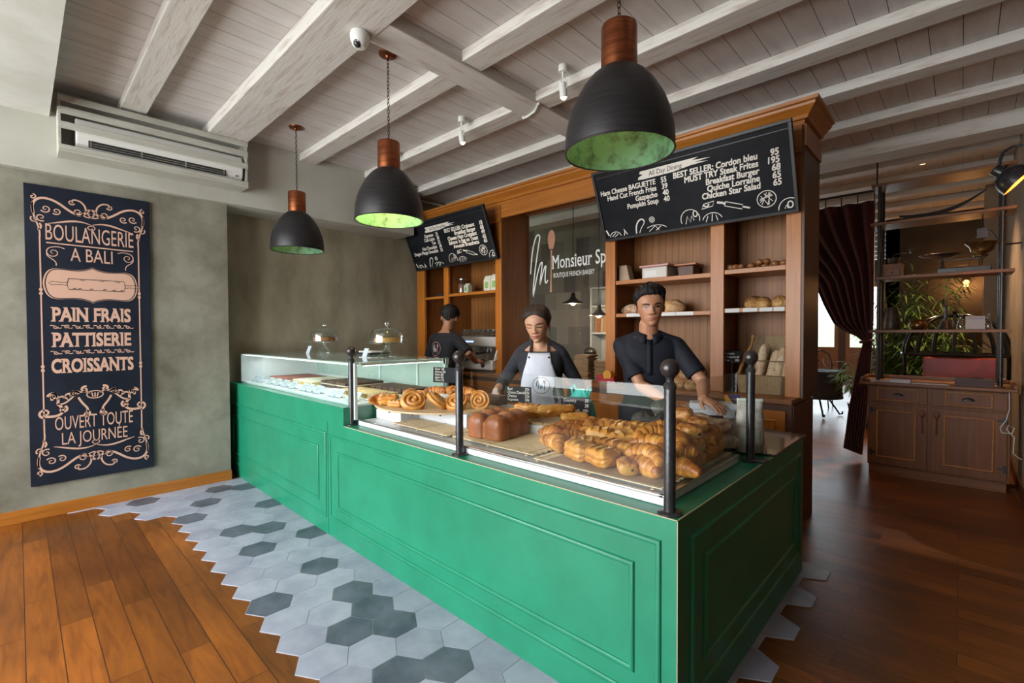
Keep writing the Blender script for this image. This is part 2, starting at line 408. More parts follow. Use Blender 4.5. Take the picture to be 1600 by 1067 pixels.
# ---- ceiling boards, beams
mb = MB(); x = -5.7
while x < 2.1:
    mb.box(x, x + 0.1545, -2.8, 16.0, CEIL, CEIL + 0.02); x += 0.158
struct('ceiling', mb, WASH_BOARD)
struct('ceiling_roof', MB().box(-7.7, 2.2, -3.0, 16.2, CEIL + 0.021, CEIL + 0.05), P('board_gap', (0.05, 0.035, 0.03), 0.9))
struct('ceiling_far', MB().box(-7.7, -5.7, 4.6, 16.2, CEIL, CEIL + 0.02), WASH_BOARD)
def beam(y0, y1, zb, x0=-5.42, x1=1.9, name='ceiling_beam', m=None):
    return struct(name, MB().box(x0, x1, y0, y1, zb, CEIL), m or WASH_X, bevel=0.006)
XS = XW + 0.075
beam(0.595, 0.765, 3.215, XS)
beam(1.194, 1.516, 3.195, XS)
for y0 in (2.065, 2.81): beam(y0, y0 + 0.175, 3.215, XS, -2.65); beam(y0, y0 + 0.175, 3.215, -2.42)
beam(3.58, 3.755, 3.215, XR, -2.65); beam(3.58, 3.755, 3.215, -2.42)
beam(4.32, 4.49, 3.215, XR); beam(5.10, 5.28, 3.215); beam(5.86, 6.16, 3.15)
y = 6.62
while y < 15.5: beam(y, y + 0.18, 3.215, -7.4, 0.385); y += 0.755
struct('ceiling_cross_beam', MB().box(-2.65, -2.42, 1.516, 4.32, 3.20, CEIL), WASH_Y, bevel=0.006)
# ================================================================ green counter
YF, XE = 1.485, -0.668
ZL, ZU = 0.797, 0.918
XS0 = -2.968
DARKTOP = P('dark_stone_top', (0.045, 0.028, 0.022), 0.08, col2=(0.075, 0.046, 0.034), nscale=6, coat=0.5)
WORN = P('worn_paint_edge', (0.50, 0.44, 0.28), 0.7)
cnt = Thing('bakery_counter', (-2.9, 2.3, 0), 'long green panelled bakery counter turning a corner towards the dining room', 'counter')
b = MB()
b.box(-5.44, XS0, YF, 2.36, 0.0, ZU).box(XS0, XE, YF, 2.36, 0.0, ZL).box(-1.30, XE, 2.36, 3.18, 0.0, ZL)
cnt.part('body', b, GREEN)
def moulding(mb, pts, r):
    """half-round bead mitred round a closed rectangle, pts in order on one plane"""
    n = len(pts); pts = [V(p) for p in pts]
    nn = (pts[1] - pts[0]).cross(pts[2] - pts[1]).normalized()
    rings = []
    for i in range(n):
        a = (pts[i] - pts[i - 1]).normalized(); c = (pts[(i + 1) % n] - pts[i]).normalized()
        ins = (c - a).normalized() * math.sqrt(2)
        ring = []
        for k in range(7):
            t = PI * k / 6
            ring.append(pts[i] + ins * (math.cos(t) * r) + nn * (math.sin(t) * r * 0.9))
        rings.append(ring)
    rings.append(rings[0])
    mb.loft(rings, cap=False, closed=False)
def frame_front(x0, x1, z0, z1, r=0.011):
    m = MB(); moulding(m, [(x0, YF, z0), (x1, YF, z0), (x1, YF, z1), (x0, YF, z1)], r); return m
def frame_end(y0, y1, z0, z1, r=0.011):
    m = MB(); moulding(m, [(XE, y0, z0), (XE, y1, z0), (XE, y1, z1), (XE, y0, z1)], r); return m
for k, m in enumerate([frame_front(-5.40, -3.235, 0.13, 0.712), frame_front(-3.165, -0.735, 0.135, 0.705), ]):
    cnt.part('outer_moulding', m, GREEN, smooth=True, ang=40)
for m in [frame_front(-5.30, -3.355, 0.225, 0.60), frame_front(-3.055, -0.835, 0.225, 0.60)]:
    cnt.part('inner_moulding', m, GREEN, smooth=True, ang=40)
cnt.part('outer_moulding', frame_end(1.60, 3.09, 0.135, 0.705), GREEN, smooth=True, ang=40)
cnt.part('inner_moulding', frame_end(1.72, 2.97, 0.225, 0.60), GREEN, smooth=True, ang=40)
cnt.part('panel_seam', MB().box(-3.204, -3.198, YF - 0.0012, YF + 0.002, 0, 0.80), P('green_shadow_gap', (0.004, 0.08, 0.04), 0.6))
cnt.part('worn_edge', MB().box(-2.96, XE + 0.0008, YF - 0.0008, YF + 0.0030, ZL - 0.0022, ZL + 0.0008)
         .box(XE - 0.003, XE + 0.0008, YF, 2.98, ZL - 0.0022, ZL + 0.0008)
         .box(XE - 0.0016, XE + 0.0008, YF - 0.0008, YF + 0.0016, 0.1, ZL), WORN, label='pale worn paint edge')
cnt.part('dark_return_top', MB().box(-1.30, XE + 0.012, 2.56, 3.20, ZL, ZL + 0.012), DARKTOP, label='dark glossy stone top of the short return', bevel=0.004)
# white display bed
bed = Thing('display_bed', (-1.8, 1.95, ZL), 'low white serving bed on top of the green counter behind the glass guard', 'display stand')
bed.part('base', MB().box(-2.93, -0.757, 1.572, 2.34, ZL + 0.0005, 0.829), WHITE_GLOSS, bevel=0.004)
bed.part('rim', MB().box(-2.93, -0.757, 1.566, 1.584, 0.829, 0.838).box(-0.775, -0.751, 1.566, 2.34, 0.829, 0.838), STEEL, bevel=0.002)
bed.part('riser', MB().box(-2.92, -2.62, 1.70, 2.33, 0.829, 0.925).box(-2.62, -2.14, 1.845, 2.33, 0.829, 0.925), WHITE_GLOSS, bevel=0.004, label='white raised step under the round tray')
single('rear_serving_shelf', MB().box(-1.30, -0.90, 2.57, 3.04, ZL + 0.0125, 0.945), WHITE_GLOSS, (-1.10, 2.8, ZL), 'low white box shelf behind the croissant trays on the counter return', 'shelf', bevel=0.005)
single('rear_tray_step', MB().box(-1.38, -0.92, 2.345, 2.55, ZL + 0.0125, 0.8815), WHITE_GLOSS, (-1.15, 2.45, ZL), 'low pale box step under the tray of charcoal bread', 'display stand', bevel=0.004)
single('rear_tray_step', MB().box(-2.02, -1.58, 2.0, 2.33, 0.8395, 0.895), WHITE_GLOSS, (-1.8, 2.1, 0.84), 'small pale box step under the tray of puff pastries', 'display stand', bevel=0.004)
# ---- iron posts with ball finials
def post(x, y, label, gr='iron posts along the counter'):
    t = Thing('guard_post', (x, y, ZL), label, 'post', gr)
    t.lpart('pole', MB().lathe([(0, 0.008), (0.0195, 0.008), (0.0195, 0.435), (0.017, 0.44), (0, 0.44)], 24), IRON, smooth=True)
    t.lpart('base_flange', MB().lathe([(0, 0), (0.041, 0), (0.041, 0.006), (0.036, 0.009), (0, 0.009)], 28).add_ret(), IRON, smooth=True)
    t.lpart('collar', MB().lathe([(0, 0.425), (0.021, 0.427), (0.023, 0.436), (0.018, 0.446), (0.013, 0.452), (0.013, 0.462), (0.017, 0.468), (0, 0.47)], 24), IRON, smooth=True)
    t.lpart('ball_finial', MB().ball((0, 0, 0.497), 0.033, 24), FINIAL, smooth=True)
    return t
MB.add_ret = lambda s: s
FINIAL = P('worn_iron_ball', (0.035, 0.022, 0.022), 0.3, spec=0.6, col2=(0.012, 0.012, 0.014), nscale=25)
post(-0.716, 1.528, 'black ball topped iron post at the front corner of the counter by the croissant pile')
post(-0.727, 2.413, 'black ball topped iron post at the far end of the counter beside the paper bag')
post(-1.841, 1.541, 'black iron post with ball finial between the swirl pastries and the brioche loaf')
post(-2.975, 1.548, 'black iron post with ball finial at the step next to the glass cake case')
single('door_stop', MB().box(-0.745, -0.655, 2.395, 2.45, ZL + 0.0005, ZL + 0.014), IRON, (-0.7, 2.42, ZL), 'short black iron bracket lying at the foot of the rear post', 'bracket', bevel=0.004)
# ---- glass guard
def pane(name, box, label, cat='glass panel', group=None, mat=None, bev=0.0015):
    b0 = box; return single(name, MB().box(*b0), mat or GLASS, ((b0[0] + b0[1]) / 2, (b0[2] + b0[3]) / 2, b0[4]), label, cat, group, bevel=bev)
pane('glass_guard', (-1.815, -0.742, 1.592, 1.600, 0.838, 1.226), 'clear front glass guard between the middle and corner posts')
pane('glass_guard', (-0.770, -0.762, 1.603, 2.33, 0.838, 1.224), 'clear side glass guard on the end of the counter in front of the croissant pile')
# ---- refrigerated glass case
case = Thing('display_case', (-4.1, 1.95, ZU), 'glass topped refrigerated cake case at the wall end of the green counter', 'display case')
CX0, CX1, CY0, CY1, CZ = -5.31, -2.945, 1.555, 2.36, 1.222
case.part('front_glass', MB().box(CX0, CX1, CY0, CY0 + 0.008, ZU, CZ - 0.008), GLASS_G)
case.part('top_glass', MB().box(CX0 - 0.01, CX1 + 0.01, CY0 - 0.01, CY1, CZ - 0.008, CZ), GLASS_G, bevel=0.002)
case.part('end_glass', MB().box(CX1 - 0.008, CX1, CY0 + 0.009, CY1, ZL + 0.03, CZ - 0.009), GLASS_G)
case.part('left_end', MB().box(CX0, CX0 + 0.012, CY0 + 0.009, CY1, ZU, CZ - 0.009), WHITE_GLOSS)
case.part('floor_tray', MB().box(CX0, CX1 - 0.01, CY0 + 0.012, CY1, ZU + 0.0005, ZU + 0.014), WHITE_GLOSS)
bk = MB()
for x in (-5.30, -4.55, -3.95, -3.35, -2.975): bk.box(x, x + 0.022, CY1 - 0.03, CY1, ZU, CZ - 0.009)
bk.box(CX0, CX1, CY1 - 0.03, CY1, ZU + 0.014, ZU + 0.05).box(CX0, CX1, CY1 - 0.03, CY1, CZ - 0.05, CZ - 0.009)
case.part('back_frame', bk, P('anodised_frame', (0.62, 0.66, 0.66), 0.35))
case.part('sliding_glass', MB().box(CX0, CX1, CY1 - 0.016, CY1 - 0.010, ZU + 0.05, CZ - 0.05), P('frosted_door', (0.36, 0.43, 0.39), 0.3))
LED = emission('led_strip_glow', (0.92, 0.98, 1.0), 4.5)
s = case.part('led_housing', MB().box(CX0 + 0.02, CX1 - 0.02, CY0 + 0.02, CY0 + 0.045, CZ - 0.022, CZ - 0.009).box(-2.995, -2.97, 1.62, 2.31, CZ - 0.03, CZ - 0.012), PLASTIC_W)
case.part('led_strip', MB().box(CX0 + 0.03, CX1 - 0.03, CY0 + 0.024, CY0 + 0.041, CZ - 0.026, CZ - 0.0225).box(-2.992, -2.973, 1.64, 2.29, CZ - 0.034, CZ - 0.0305), LED, label='lit white strip light')
case.part('edge_strip', MB().box(CX1 - 0.012, CX1 + 0.006, CY0 - 0.002, CY0 + 0.018, ZL + 0.035, CZ - 0.009), P('pale_edge_strip', (0.60, 0.68, 0.66), 0.3), bevel=0.002)
for k, (x, y, e) in enumerate([(-4.7, 1.75, 2.2), (-3.6, 1.75, 2.2)]):
    area('case_strip_light', (x, y, CZ - 0.04), (x, y + 0.05, 0.9), 1.0, 0.03, e, (0.93, 0.98, 1.0))
# cakes in the case
CAKES = [(-5.02, 1.95, 'plum tart slices'), ]
def cmat(n, a, b_): return P(n, a, 0.55, col2=b_, nscale=30)
CHOC = cmat('chocolate_cake', (0.045, 0.018, 0.010), (0.09, 0.04, 0.022)); CREAM = cmat('cream_icing', (0.62, 0.55, 0.38), (0.72, 0.68, 0.55))
SPONGE = cmat('yellow_sponge', (0.52, 0.33, 0.10), (0.62, 0.45, 0.2)); BERRY = cmat('berry_glaze', (0.22, 0.03, 0.03), (0.34, 0.10, 0.06)); NUT = cmat('nut_crumble', (0.36, 0.22, 0.09), (0.55, 0.40, 0.2))
TRAYM = P('cream_tray', (0.62, 0.60, 0.52), 0.45)
def cake_row(x0, x1, y0, y1, label, layers, n):
    tr = single('cake_tray', MB().box(x0, x1, y0, y1, ZU + 0.0145, ZU + 0.022), TRAYM, ((x0 + x1) / 2, (y0 + y1) / 2, ZU + 0.0145), 'thin cream tray under the ' + label + ' in the glass case', 'tray', bevel=0.003)
    wdt = (x1 - x0 - 0.03) / n
    for i in range(n):
        a = x0 + 0.015 + i * wdt
        t = Thing('cake_slice', (a + wdt / 2, (y0 + y1) / 2, ZU + 0.0225), 'slice among the ' + label + ' in the glass case', 'cake', label)
        z = ZU + 0.0225
        for nm, m, h in layers:
            t.part(nm, MB().box(a + 0.006, a + wdt - 0.006, y0 + 0.02, y1 - 0.02, z, z + h), m, bevel=0.004); z += h + 0.0002
cake_row(-5.22, -4.72, 1.78, 2.22, 'berry tarts at the far left', [('crust', NUT, 0.018), ('filling', BERRY, 0.014)], 4)
cake_row(-4.68, -4.20, 1.80, 2.22, 'cream topped sponges', [('sponge', SPONGE, 0.024), ('icing', CREAM, 0.012)], 4)
cake_row(-4.16, -3.66, 1.84, 2.24, 'chocolate layer cakes', [('sponge', CHOC, 0.026), ('cream_layer', CREAM, 0.008), ('topping', CHOC, 0.022)], 5)
cake_row(-3.62, -3.02, 1.72, 1.98, 'nut crumble bars', [('base', SPONGE, 0.016), ('topping', NUT, 0.016)], 6)
cake_row(-3.62, -3.02, 2.02, 2.28, 'dark brownie bars', [('base', CHOC, 0.03), ('topping', CHOC, 0.012)], 6)
# price labels in clear holders along the front
CARD = P('pale_blue_card', (0.50, 0.56, 0.64), 0.4, col2=(0.42, 0.49, 0.58), nscale=10)
for i, (x, w) in enumerate([(-5.17, 0.10), (-5.03, 0.11), (-4.78, 0.10), (-4.60, 0.12), (-4.42, 0.12), (-4.24, 0.10), (-4.00, 0.085), (-3.89, 0.085), (-3.74, 0.12), (-3.48, 0.09), (-3.375, 0.09), (-3.14, 0.12)]):
    nm = ['nearest the wall', 'second from the wall', 'third from the wall', 'fourth from the wall', 'fifth from the wall', 'sixth from the wall', 'seventh from the wall', 'eighth from the wall',
          'fourth from the iron post', 'third from the iron post', 'second from the iron post', 'nearest the iron post'][i]
    t = Thing('price_label', (x, 1.64, ZU + 0.0145), 'pale blue tilted price card in the cake case, ' + nm, 'label', 'price cards in the cake case')
    R = Matrix.Rotation(math.radians(-38), 4, 'X')
    t.lpart('card', MB().box(-w / 2, w / 2, -0.0015, 0.0015, 0.004, 0.075, R), CARD)
    t.lpart('holder_foot', MB().box(-w / 2, w / 2, -0.012, 0.05, 0.0, 0.003), GLASS)
    t.lpart('lettering', MB().box(-w * 0.36, w * 0.3, -0.0024, -0.0016, 0.048, 0.054, R).box(-w * 0.3, w * 0.2, -0.0024, -0.0016, 0.032, 0.037, R), P('grey_print', (0.25, 0.28, 0.34), 0.6) if i == 0 else bpy.data.materials['grey_print'])
# ---- cake stands on top of the case
def cake_stand(x, y, label, cmatl, dome_r=0.125):
    t = Thing('cake_stand', (x, y, CZ + 0.0003), label, 'cake stand', 'glass domed cake stands')
    t.lpart('stand', MB().lathe([(0, 0), (0.070, 0), (0.071, 0.006), (0.062, 0.014), (0.035, 0.045), (0.019, 0.075), (0.017, 0.09), (0.024, 0.098), (0.150, 0.110), (0.155, 0.116), (0.150, 0.119), (0, 0.117)], 40), GLASS_S, smooth=True)
    t.lpart('dome', MB().lathe([(0.130, 0.1195), (0.128, 0.185), (0.120, 0.205), (0.095, 0.224), (0.05, 0.235), (0.012, 0.238), (0.010, 0.246)], 40).lathe([(0, 0.244), (0.010, 0.245), (0.019, 0.256), (0.021, 0.268), (0.016, 0.281), (0, 0.286)], 20), GLASS_S, smooth=True, label='clear glass dome with a ball knob')
    t.lpart('cake', MB().lathe([(0, 0.118), (0.098, 0.118), (0.100, 0.135), (0.095, 0.152), (0.085, 0.157), (0, 0.158)], 32), cmatl, smooth=True)
GLASS_S = glass('stand_glass', (0.84, 0.89, 0.89), 1.0, 0.03, 0.13)
cake_stand(-4.40, 2.02, 'glass domed cake stand nearer the plaster wall on the case top', cmat('brown_tart', (0.30, 0.11, 0.04), (0.42, 0.20, 0.08)))
cake_stand(-3.33, 2.04, 'larger looking glass domed cake stand nearer the barista on the case top', cmat('golden_tart', (0.50, 0.24, 0.06), (0.62, 0.36, 0.12)))
for x, y, lb in [(-4.50, 1.90, 'small white card leaning at the foot of the left cake stand'), (-3.44, 1.90, 'small white card leaning at the foot of the right cake stand')]:
    t = Thing('stand_card', (x, y, CZ + 0.0003), lb, 'label')
    R = Matrix.Rotation(math.radians(-20), 4, 'X')
    t.lpart('card', MB().box(-0.035, 0.035, -0.001, 0.001, 0.0, 0.075, R), CARD)
    t.lpart('prop', MB().box(-0.006, 0.006, 0.0, 0.045, 0.0, 0.002), CARD)
# ================================================================ teak wall of shelves
YU, YB, YLO = 3.785, 4.20, 3.665
TEAK_MD = wood('mid_teak', (0.235, 0.085, 0.017), (0.155, 0.052, 0.010), 'Z', 0.45)  # mid-brown teak tone for side panels and the partition reveal
CTR = P('worktop_teak', (0.26, 0.095, 0.022), 0.35, col2=(0.18, 0.06, 0.014), nscale=2, stretch=(1.2, 16, 16))
bc = Thing('base_cabinet', (-3.1, 3.95, 0), 'low teak base cabinet running under the shelves behind the staff', 'cabinet')
bc.part('body', MB().box(-5.44, -0.838, YLO, 4.255, 0.0, 0.905), TEAK_DK)
for x0, x1 in [(-5.40, -4.55), (-4.50, -3.65), (-3.60, -2.75), (-2.70, -1.85), (-1.80, -0.875)]:
    d = bc.part('door', MB().box(x0, x1, YLO - 0.016, YLO - 0.0005, 0.06, 0.86), TEAK, bevel=0.004)
    m = MB(); moulding(m, [(x0 + 0.07, YLO - 0.016, 0.14), (x1 - 0.07, YLO - 0.016, 0.14), (x1 - 0.07, YLO - 0.016, 0.79), (x0 + 0.07, YLO - 0.016, 0.79)], 0.008)
    bc.part('panel_moulding', m, TEAK, parent=d)
single('cabinet_worktop', MB().box(-5.445, -0.832, 3.64, 4.255, 0.9055, 0.945), CTR, (-3.1, 3.9, 0.9055), 'long teak worktop with a moulded edge under the open shelves', 'worktop', bevel=0.008)
def unit(name, x0, x1, posts, label, shelves, right_end=False):
    t = Thing(name, ((x0 + x1) / 2, 4.0, 0.946), label, 'shelf unit')
    t.part('back_panel', MB().box(x0, x1, YB, YB + 0.02, 0.946, 2.84), BEAD)
    for a, c in posts:
        t.part('upright', MB().box(a, c, YU, YU + 0.035, 0.946, 2.66), TEAK, bevel=0.003)
        dv = 0.03
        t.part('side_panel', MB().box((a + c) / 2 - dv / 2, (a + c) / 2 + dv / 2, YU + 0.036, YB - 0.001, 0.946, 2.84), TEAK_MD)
    t.part('frieze', MB().box(x0, x1, YU - 0.012, YU + 0.035, 2.6605, 2.845), TEAK_X, bevel=0.003)
    for a, c, z, th in shelves:
        t.part('shelf', MB().box(a, c, YU + 0.01, YB - 0.001, z - th, z), TEAK_X, bevel=0.003)
    return t
lu = unit('shelf_unit', -5.44, -3.778, [(-5.40, -5.234), (-4.819, -4.728), (-3.871, -3.780)], 'teak open shelf unit at the left behind the coffee machine', [(-5.233, -4.82, 1.885, 0.03), (-4.727, -3.872, 1.905, 0.035)])
ru = unit('shelf_unit', -2.405, -0.815, [(-2.405, -2.303), (-1.442, -1.339), (-0.913, -0.817)], 'teak open shelf unit with loaves on the right behind the young man',
          [(-2.302, -1.443, 1.882, 0.036), (-1.338, -0.914, 1.893, 0.036), (-2.302, -1.443, 1.582, 0.033), (-1.338, -0.914, 1.594, 0.033)])
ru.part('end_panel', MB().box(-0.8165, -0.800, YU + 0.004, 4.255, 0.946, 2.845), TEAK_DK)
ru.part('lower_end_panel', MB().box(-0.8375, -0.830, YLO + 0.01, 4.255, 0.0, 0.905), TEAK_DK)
# paper price strips along the middle shelves
STRIP = P('white_price_paper', (0.62, 0.62, 0.62), 0.6)
for a, c, z, lb in [(-2.19, -2.05, 1.582, 'white paper price strip left of the young man on the middle shelf'), (-1.93, -1.73, 1.582, 'white paper price strip just right of the young man on the middle shelf'), (-1.725, -1.58, 1.582, 'white paper price strip nearest the centre upright on the middle shelf'),
                 (-1.33, -1.225, 1.594, 'white paper price strip nearest the centre upright on the right bay shelf'), (-1.20, -1.10, 1.594, 'white paper price strip second in the right bay shelf row'), (-1.085, -1.0, 1.594, 'white paper price strip third in the right bay shelf row'), (-0.99, -0.92, 1.594, 'white paper price strip at the far right of the right bay shelf')]:
    single('price_strip', MB().box(a, c, YU + 0.006, YU + 0.0095, z - 0.032, z - 0.002), STRIP, ((a + c) / 2, YU + 0.008, z - 0.03), lb, 'price strip')
# crown moulding along the whole length with a return
cr = MB()
prof = [(0, 2.8455), (0.0, 2.875), (0.02, 2.88), (0.03, 2.90), (0.055, 2.925), (0.075, 2.945), (0.078, 2.962), (0.095, 2.968), (0.098, 2.99), (-0.1, 2.99), (-0.1, 2.8455)]
ringA = [V((-5.435, YU - 0.012 - d, z)) for d, z in prof]
ringB = [V((-0.80 + d, YU - 0.012 - d, z)) for d, z in prof]
ringC = [V((-0.80 + d, 4.255, z)) for d, z in prof]
cr.loft([ringA, ringB, ringC])
cm = Thing('crown_moulding', (-3.1, 4.0, 2.8455), 'stepped teak crown moulding capping the whole wall of shelves', 'moulding')
cm.part('cornice', cr, TEAK_X, fix=True)
cm.part('top_board', MB().box(-5.435, -0.80, YU, 4.255, 2.975, 2.99), TEAK_X)
cm.part('end_frieze', MB().box(-0.7995, -0.788, YU - 0.012, 4.255, 2.70, 2.845), TEAK_Y)
# ---- glass partition in the middle
gp = Thing('glass_partition', (-3.09, 4.2, 0.946), 'framed glass partition with white painted bakery lettering between the shelf units', 'glass partition')
gp.part('left_reveal', MB().box(-3.7775, -3.765, YU + 0.002, 4.255, 0.946, 2.84), TEAK_MD)
gp.part('header', MB().box(-3.765, -2.4055, 4.17, 4.255, 2.80, 2.845).box(-3.765, -2.4055, YU - 0.012, YU + 0.02, 2.70, 2.845), TEAK_X)
gp.part('sill', MB().box(-3.765, -2.4055, 4.17, 4.255, 0.946, 0.98), TEAK_X)
gp.part('pane', MB().box(-3.765, -2.4055, 4.205, 4.213, 0.98, 2.80), GLASS)
LETW = P('white_vinyl', (0.75, 0.75, 0.73), 0.6); SPOONC = P('copper_vinyl', (0.42, 0.20, 0.12), 0.6)
yq = 4.2035
g = MB()
X3, Z3 = (1, 0, 0), (0, 0, 1)
g.fit_text('Monsieur Spoon', 0.205, (-3.37, yq, 2.135), X3, Z3, 0.93, off=0.001)
# little serifs on the upright strokes
_vs = list(g.v); _n0 = len(_vs); _done = []
for f in list(g.f):
    for a_, b_ in zip(f, f[1:] + f[:1]):
        p_, q_ = _vs[a_], _vs[b_]
        if abs(p_.z - q_.z) < 0.002 and 0.006 < abs(p_.x - q_.x) < 0.028 and min(abs(p_.z - zz) for zz in (2.135, 2.280, 2.238)) < 0.012:
            c_ = (p_.x + q_.x) / 2
            if all(abs(c_ - d_[0]) > 0.006 or abs(p_.z - d_[1]) > 0.01 for d_ in _done):
                _done.append((c_, p_.z)); g.box(c_ - abs(p_.x - q_.x) / 2 - 0.008, c_ + abs(p_.x - q_.x) / 2 + 0.008, yq - 0.0006, yq, p_.z - 0.004, p_.z + 0.004)
g.fit_text('BOUTIQUE FRENCH BAKERY', 0.075, (-3.355, yq, 2.03), X3, Z3, 0.55)
gp.part('lettering', g, LETW)
g = MB()
def bez(p0, p1, p2, p3, n=14):
    return [tuple(p0[i] * (1 - t) ** 3 + 3 * p1[i] * t * (1 - t) ** 2 + 3 * p2[i] * t * t * (1 - t) + p3[i] * t ** 3 for i in (0, 1)) for t in [k / n for k in range(n + 1)]]
Mst = bez((-3.70, 2.10), (-3.68, 2.45), (-3.60, 2.62), (-3.555, 2.52)) + bez((-3.555, 2.52), (-3.60, 2.3), (-3.67, 1.98), (-3.66, 1.83)) [1:] + bez((-3.66, 1.83), (-3.60, 2.1), (-3.55, 2.25), (-3.52, 2.22))[1:] + bez((-3.52, 2.22), (-3.53, 2.1), (-3.57, 1.95), (-3.555, 1.97))[1:] + bez((-3.555, 1.97), (-3.51, 2.1), (-3.48, 2.2), (-3.465, 2.17))[1:] + bez((-3.465, 2.17), (-3.49, 2.02), (-3.48, 1.93), (-3.44, 2.01))[1:]
g.stroke(Mst, 0.016, (0, yq, 0), X3, Z3)
gp.part('monogram', g, LETW)
g = MB()
g.poly([(-3.385 + 0.055 * math.sin(a) * (1.0 if math.cos(a) > 0 else 0.9), 2.46 + 0.115 * math.cos(a)) for a in [2 * PI * k / 28 for k in range(28)]][::-1], (0, yq, 0), X3, Z3)
g.stroke([(-3.385, 2.36), (-3.387, 2.2), (-3.392, 2.0), (-3.394, 1.87)], [0.03, 0.014, 0.020, 0.034], (0, yq, 0), X3, Z3)
gp.part('spoon_emblem', g, SPOONC)
# ================================================================ menu boards
def board(name, xl, label, header, left, right):
    L = 1.556; yb, zb, yt, zt = 3.745, 2.243, 3.515, 2.812
    t = Thing(name, (xl + L / 2, yb, zb), label, 'menu board', 'chalk style menu boards')
    up = V((0, yt - yb, zt - zb)); H = up.length; up.normalize(); ux = V((1, 0, 0)); nn = ux.cross(up)   # nn faces the room
    O = V((xl, yb, zb))
    def pb(mb, a0, a1, b0, b1, c0, c1):
        vs = [O + ux * a + up * b_ + nn * c for a in (a0, a1) for b_ in (b0, b1) for c in (c0, c1)]
        mb.add(vs, [(0, 1, 3, 2), (4, 6, 7, 5), (0, 4, 5, 1), (2, 3, 7, 6), (0, 2, 6, 4), (1, 5, 7, 3)])
    m = MB(); pb(m, 0, L, 0, H, -0.02, 0.0); t.part('panel', m, BLACK)
    m = MB(); w = 0.022
    for q in [(0, L, 0, w), (0, L, H - w, H), (0, w, w, H - w), (L - w, L, w, H - w)]: pb(m, *q, 0.0002, 0.014)
    t.part('frame', m, P('black_frame', (0.013, 0.013, 0.015), 0.4) if 'black_frame' not in bpy.data.materials else bpy.data.materials['black_frame'], bevel=0.002)
    m = MB(); pb(m, w, L - w, H - 0.062, H - 0.055, 0.0002, 0.003); t.part('rail', m, bpy.data.materials['black_frame'])
    br = MB()
    for a in (0.25, L - 0.25): br.box(xl + a, xl + a + 0.02, yt + 0.02, YU - 0.013, zt - 0.06, zt - 0.04).box(xl + a, xl + a + 0.02, yb + 0.012, YU - 0.013, zb + 0.03, zb + 0.05)
    t.part('bracket', br, IRON)
    C0 = O + nn * 0.0012
    m = MB(); hy = H - 0.125
    xs = [0.50, 1.02]
    m.poly([(0.42, hy - 0.025), (0.47, hy - 0.03), (0.72, hy - 0.028), (0.86, hy - 0.012), (1.00, hy - 0.008), (0.90, hy + 0.004), (1.02, hy + 0.012), (0.88, hy + 0.022), (0.93, hy + 0.036), (0.70, hy + 0.036), (0.45, hy + 0.036), (0.44, hy + 0.018), (0.47, hy + 0.008), (0.43, hy - 0.006)], C0, ux, up)
    t.part('brush_stroke', m, CHALK)
    m = MB(); m.text(header, 0.052, O + nn * 0.002 + ux * 0.52 + up * (hy - 0.012), ux, up, sx=0.9, shear=0.15); t.part('heading', m, BLACK)
    sz = 0.058; dy = 0.0505
    for i, (a, p) in enumerate(left):
        yy = H - 0.212 - i * dy; m = MB()
        m.text(a, sz, C0 + ux * 0.565 + up * yy, ux, up, 'RIGHT', 0.86, 0.12, 0.0015); t.part('menu_item', m, CHALK); m = MB(); m.text(p, sz, C0 + ux * 0.66 + up * yy, ux, up, 'RIGHT', 0.86, 0.12, 0.0015); t.part('menu_price', m, CHALK)
    for i, (a, p) in enumerate(right):
        yy = H - 0.205 - i * dy; m = MB()
        m.text(a, sz * 1.06, C0 + ux * 1.33 + up * yy, ux, up, 'RIGHT', 0.90, 0.12, 0.0018); t.part('menu_item', m, CHALK); m = MB(); m.text(p, sz * 1.06, C0 + ux * 1.465 + up * yy, ux, up, 'RIGHT', 0.90, 0.12, 0.0018); t.part('menu_price', m, CHALK)
    # chalk drawings along the bottom
    class _D: pass
    D_ = _D(); D_.u = None
    def S(pts, w_=0.006):
        x_ = sum(p[0] for p in pts) / len(pts)
        if D_.u is None or abs(x_ - D_.u) > 0.09:
            if D_.u is not None: t.part('chalk_drawing', D_.m, CHALK)
            D_.m = MB(); D_.u = x_
        D_.m.stroke(pts, w_, C0, ux, up)
    def circ(cx, cy, r, a0=0, a1=2 * PI, ry=None, n=24): return [(cx + r * math.cos(a0 + (a1 - a0) * k / n), cy + (ry or r) * math.sin(a0 + (a1 - a0) * k / n)) for k in range(n + 1)]
    S(circ(1.36, 0.125, 0.062, ry=0.058)); rr = random.Random(4)
    for k in range(9):
        a = rr.random() * 6.28; S([(1.36 + 0.045 * math.cos(a), 0.125 + 0.045 * math.sin(a)), (1.36 + 0.045 * math.cos(a + 2.4), 0.125 + 0.045 * math.sin(a + 2.6))], 0.005)
    S(circ(0.80, 0.075, 0.075, -0.35, PI + 0.35)); S([(0.76, 0.04), (0.78, 0.10), (0.80, 0.05), (0.815, 0.10), (0.83, 0.06)], 0.006); S(circ(0.845, 0.11, 0.016, ry=0.022), 0.009)
    S([(1.02, 0.165), (1.06, 0.155), (1.08, 0.14)], 0.016); S([(1.08, 0.16), (1.20, 0.115), (1.19, 0.085), (1.07, 0.13), (1.08, 0.16)]); S([(1.20, 0.10), (1.245, 0.083)], 0.012)
    S([(0.92, 0.17), (1.0, 0.18), (0.985, 0.145), (0.90, 0.135), (0.92, 0.17)]); S([(0.915, 0.16), (0.945, 0.145), (0.96, 0.165)], 0.012)
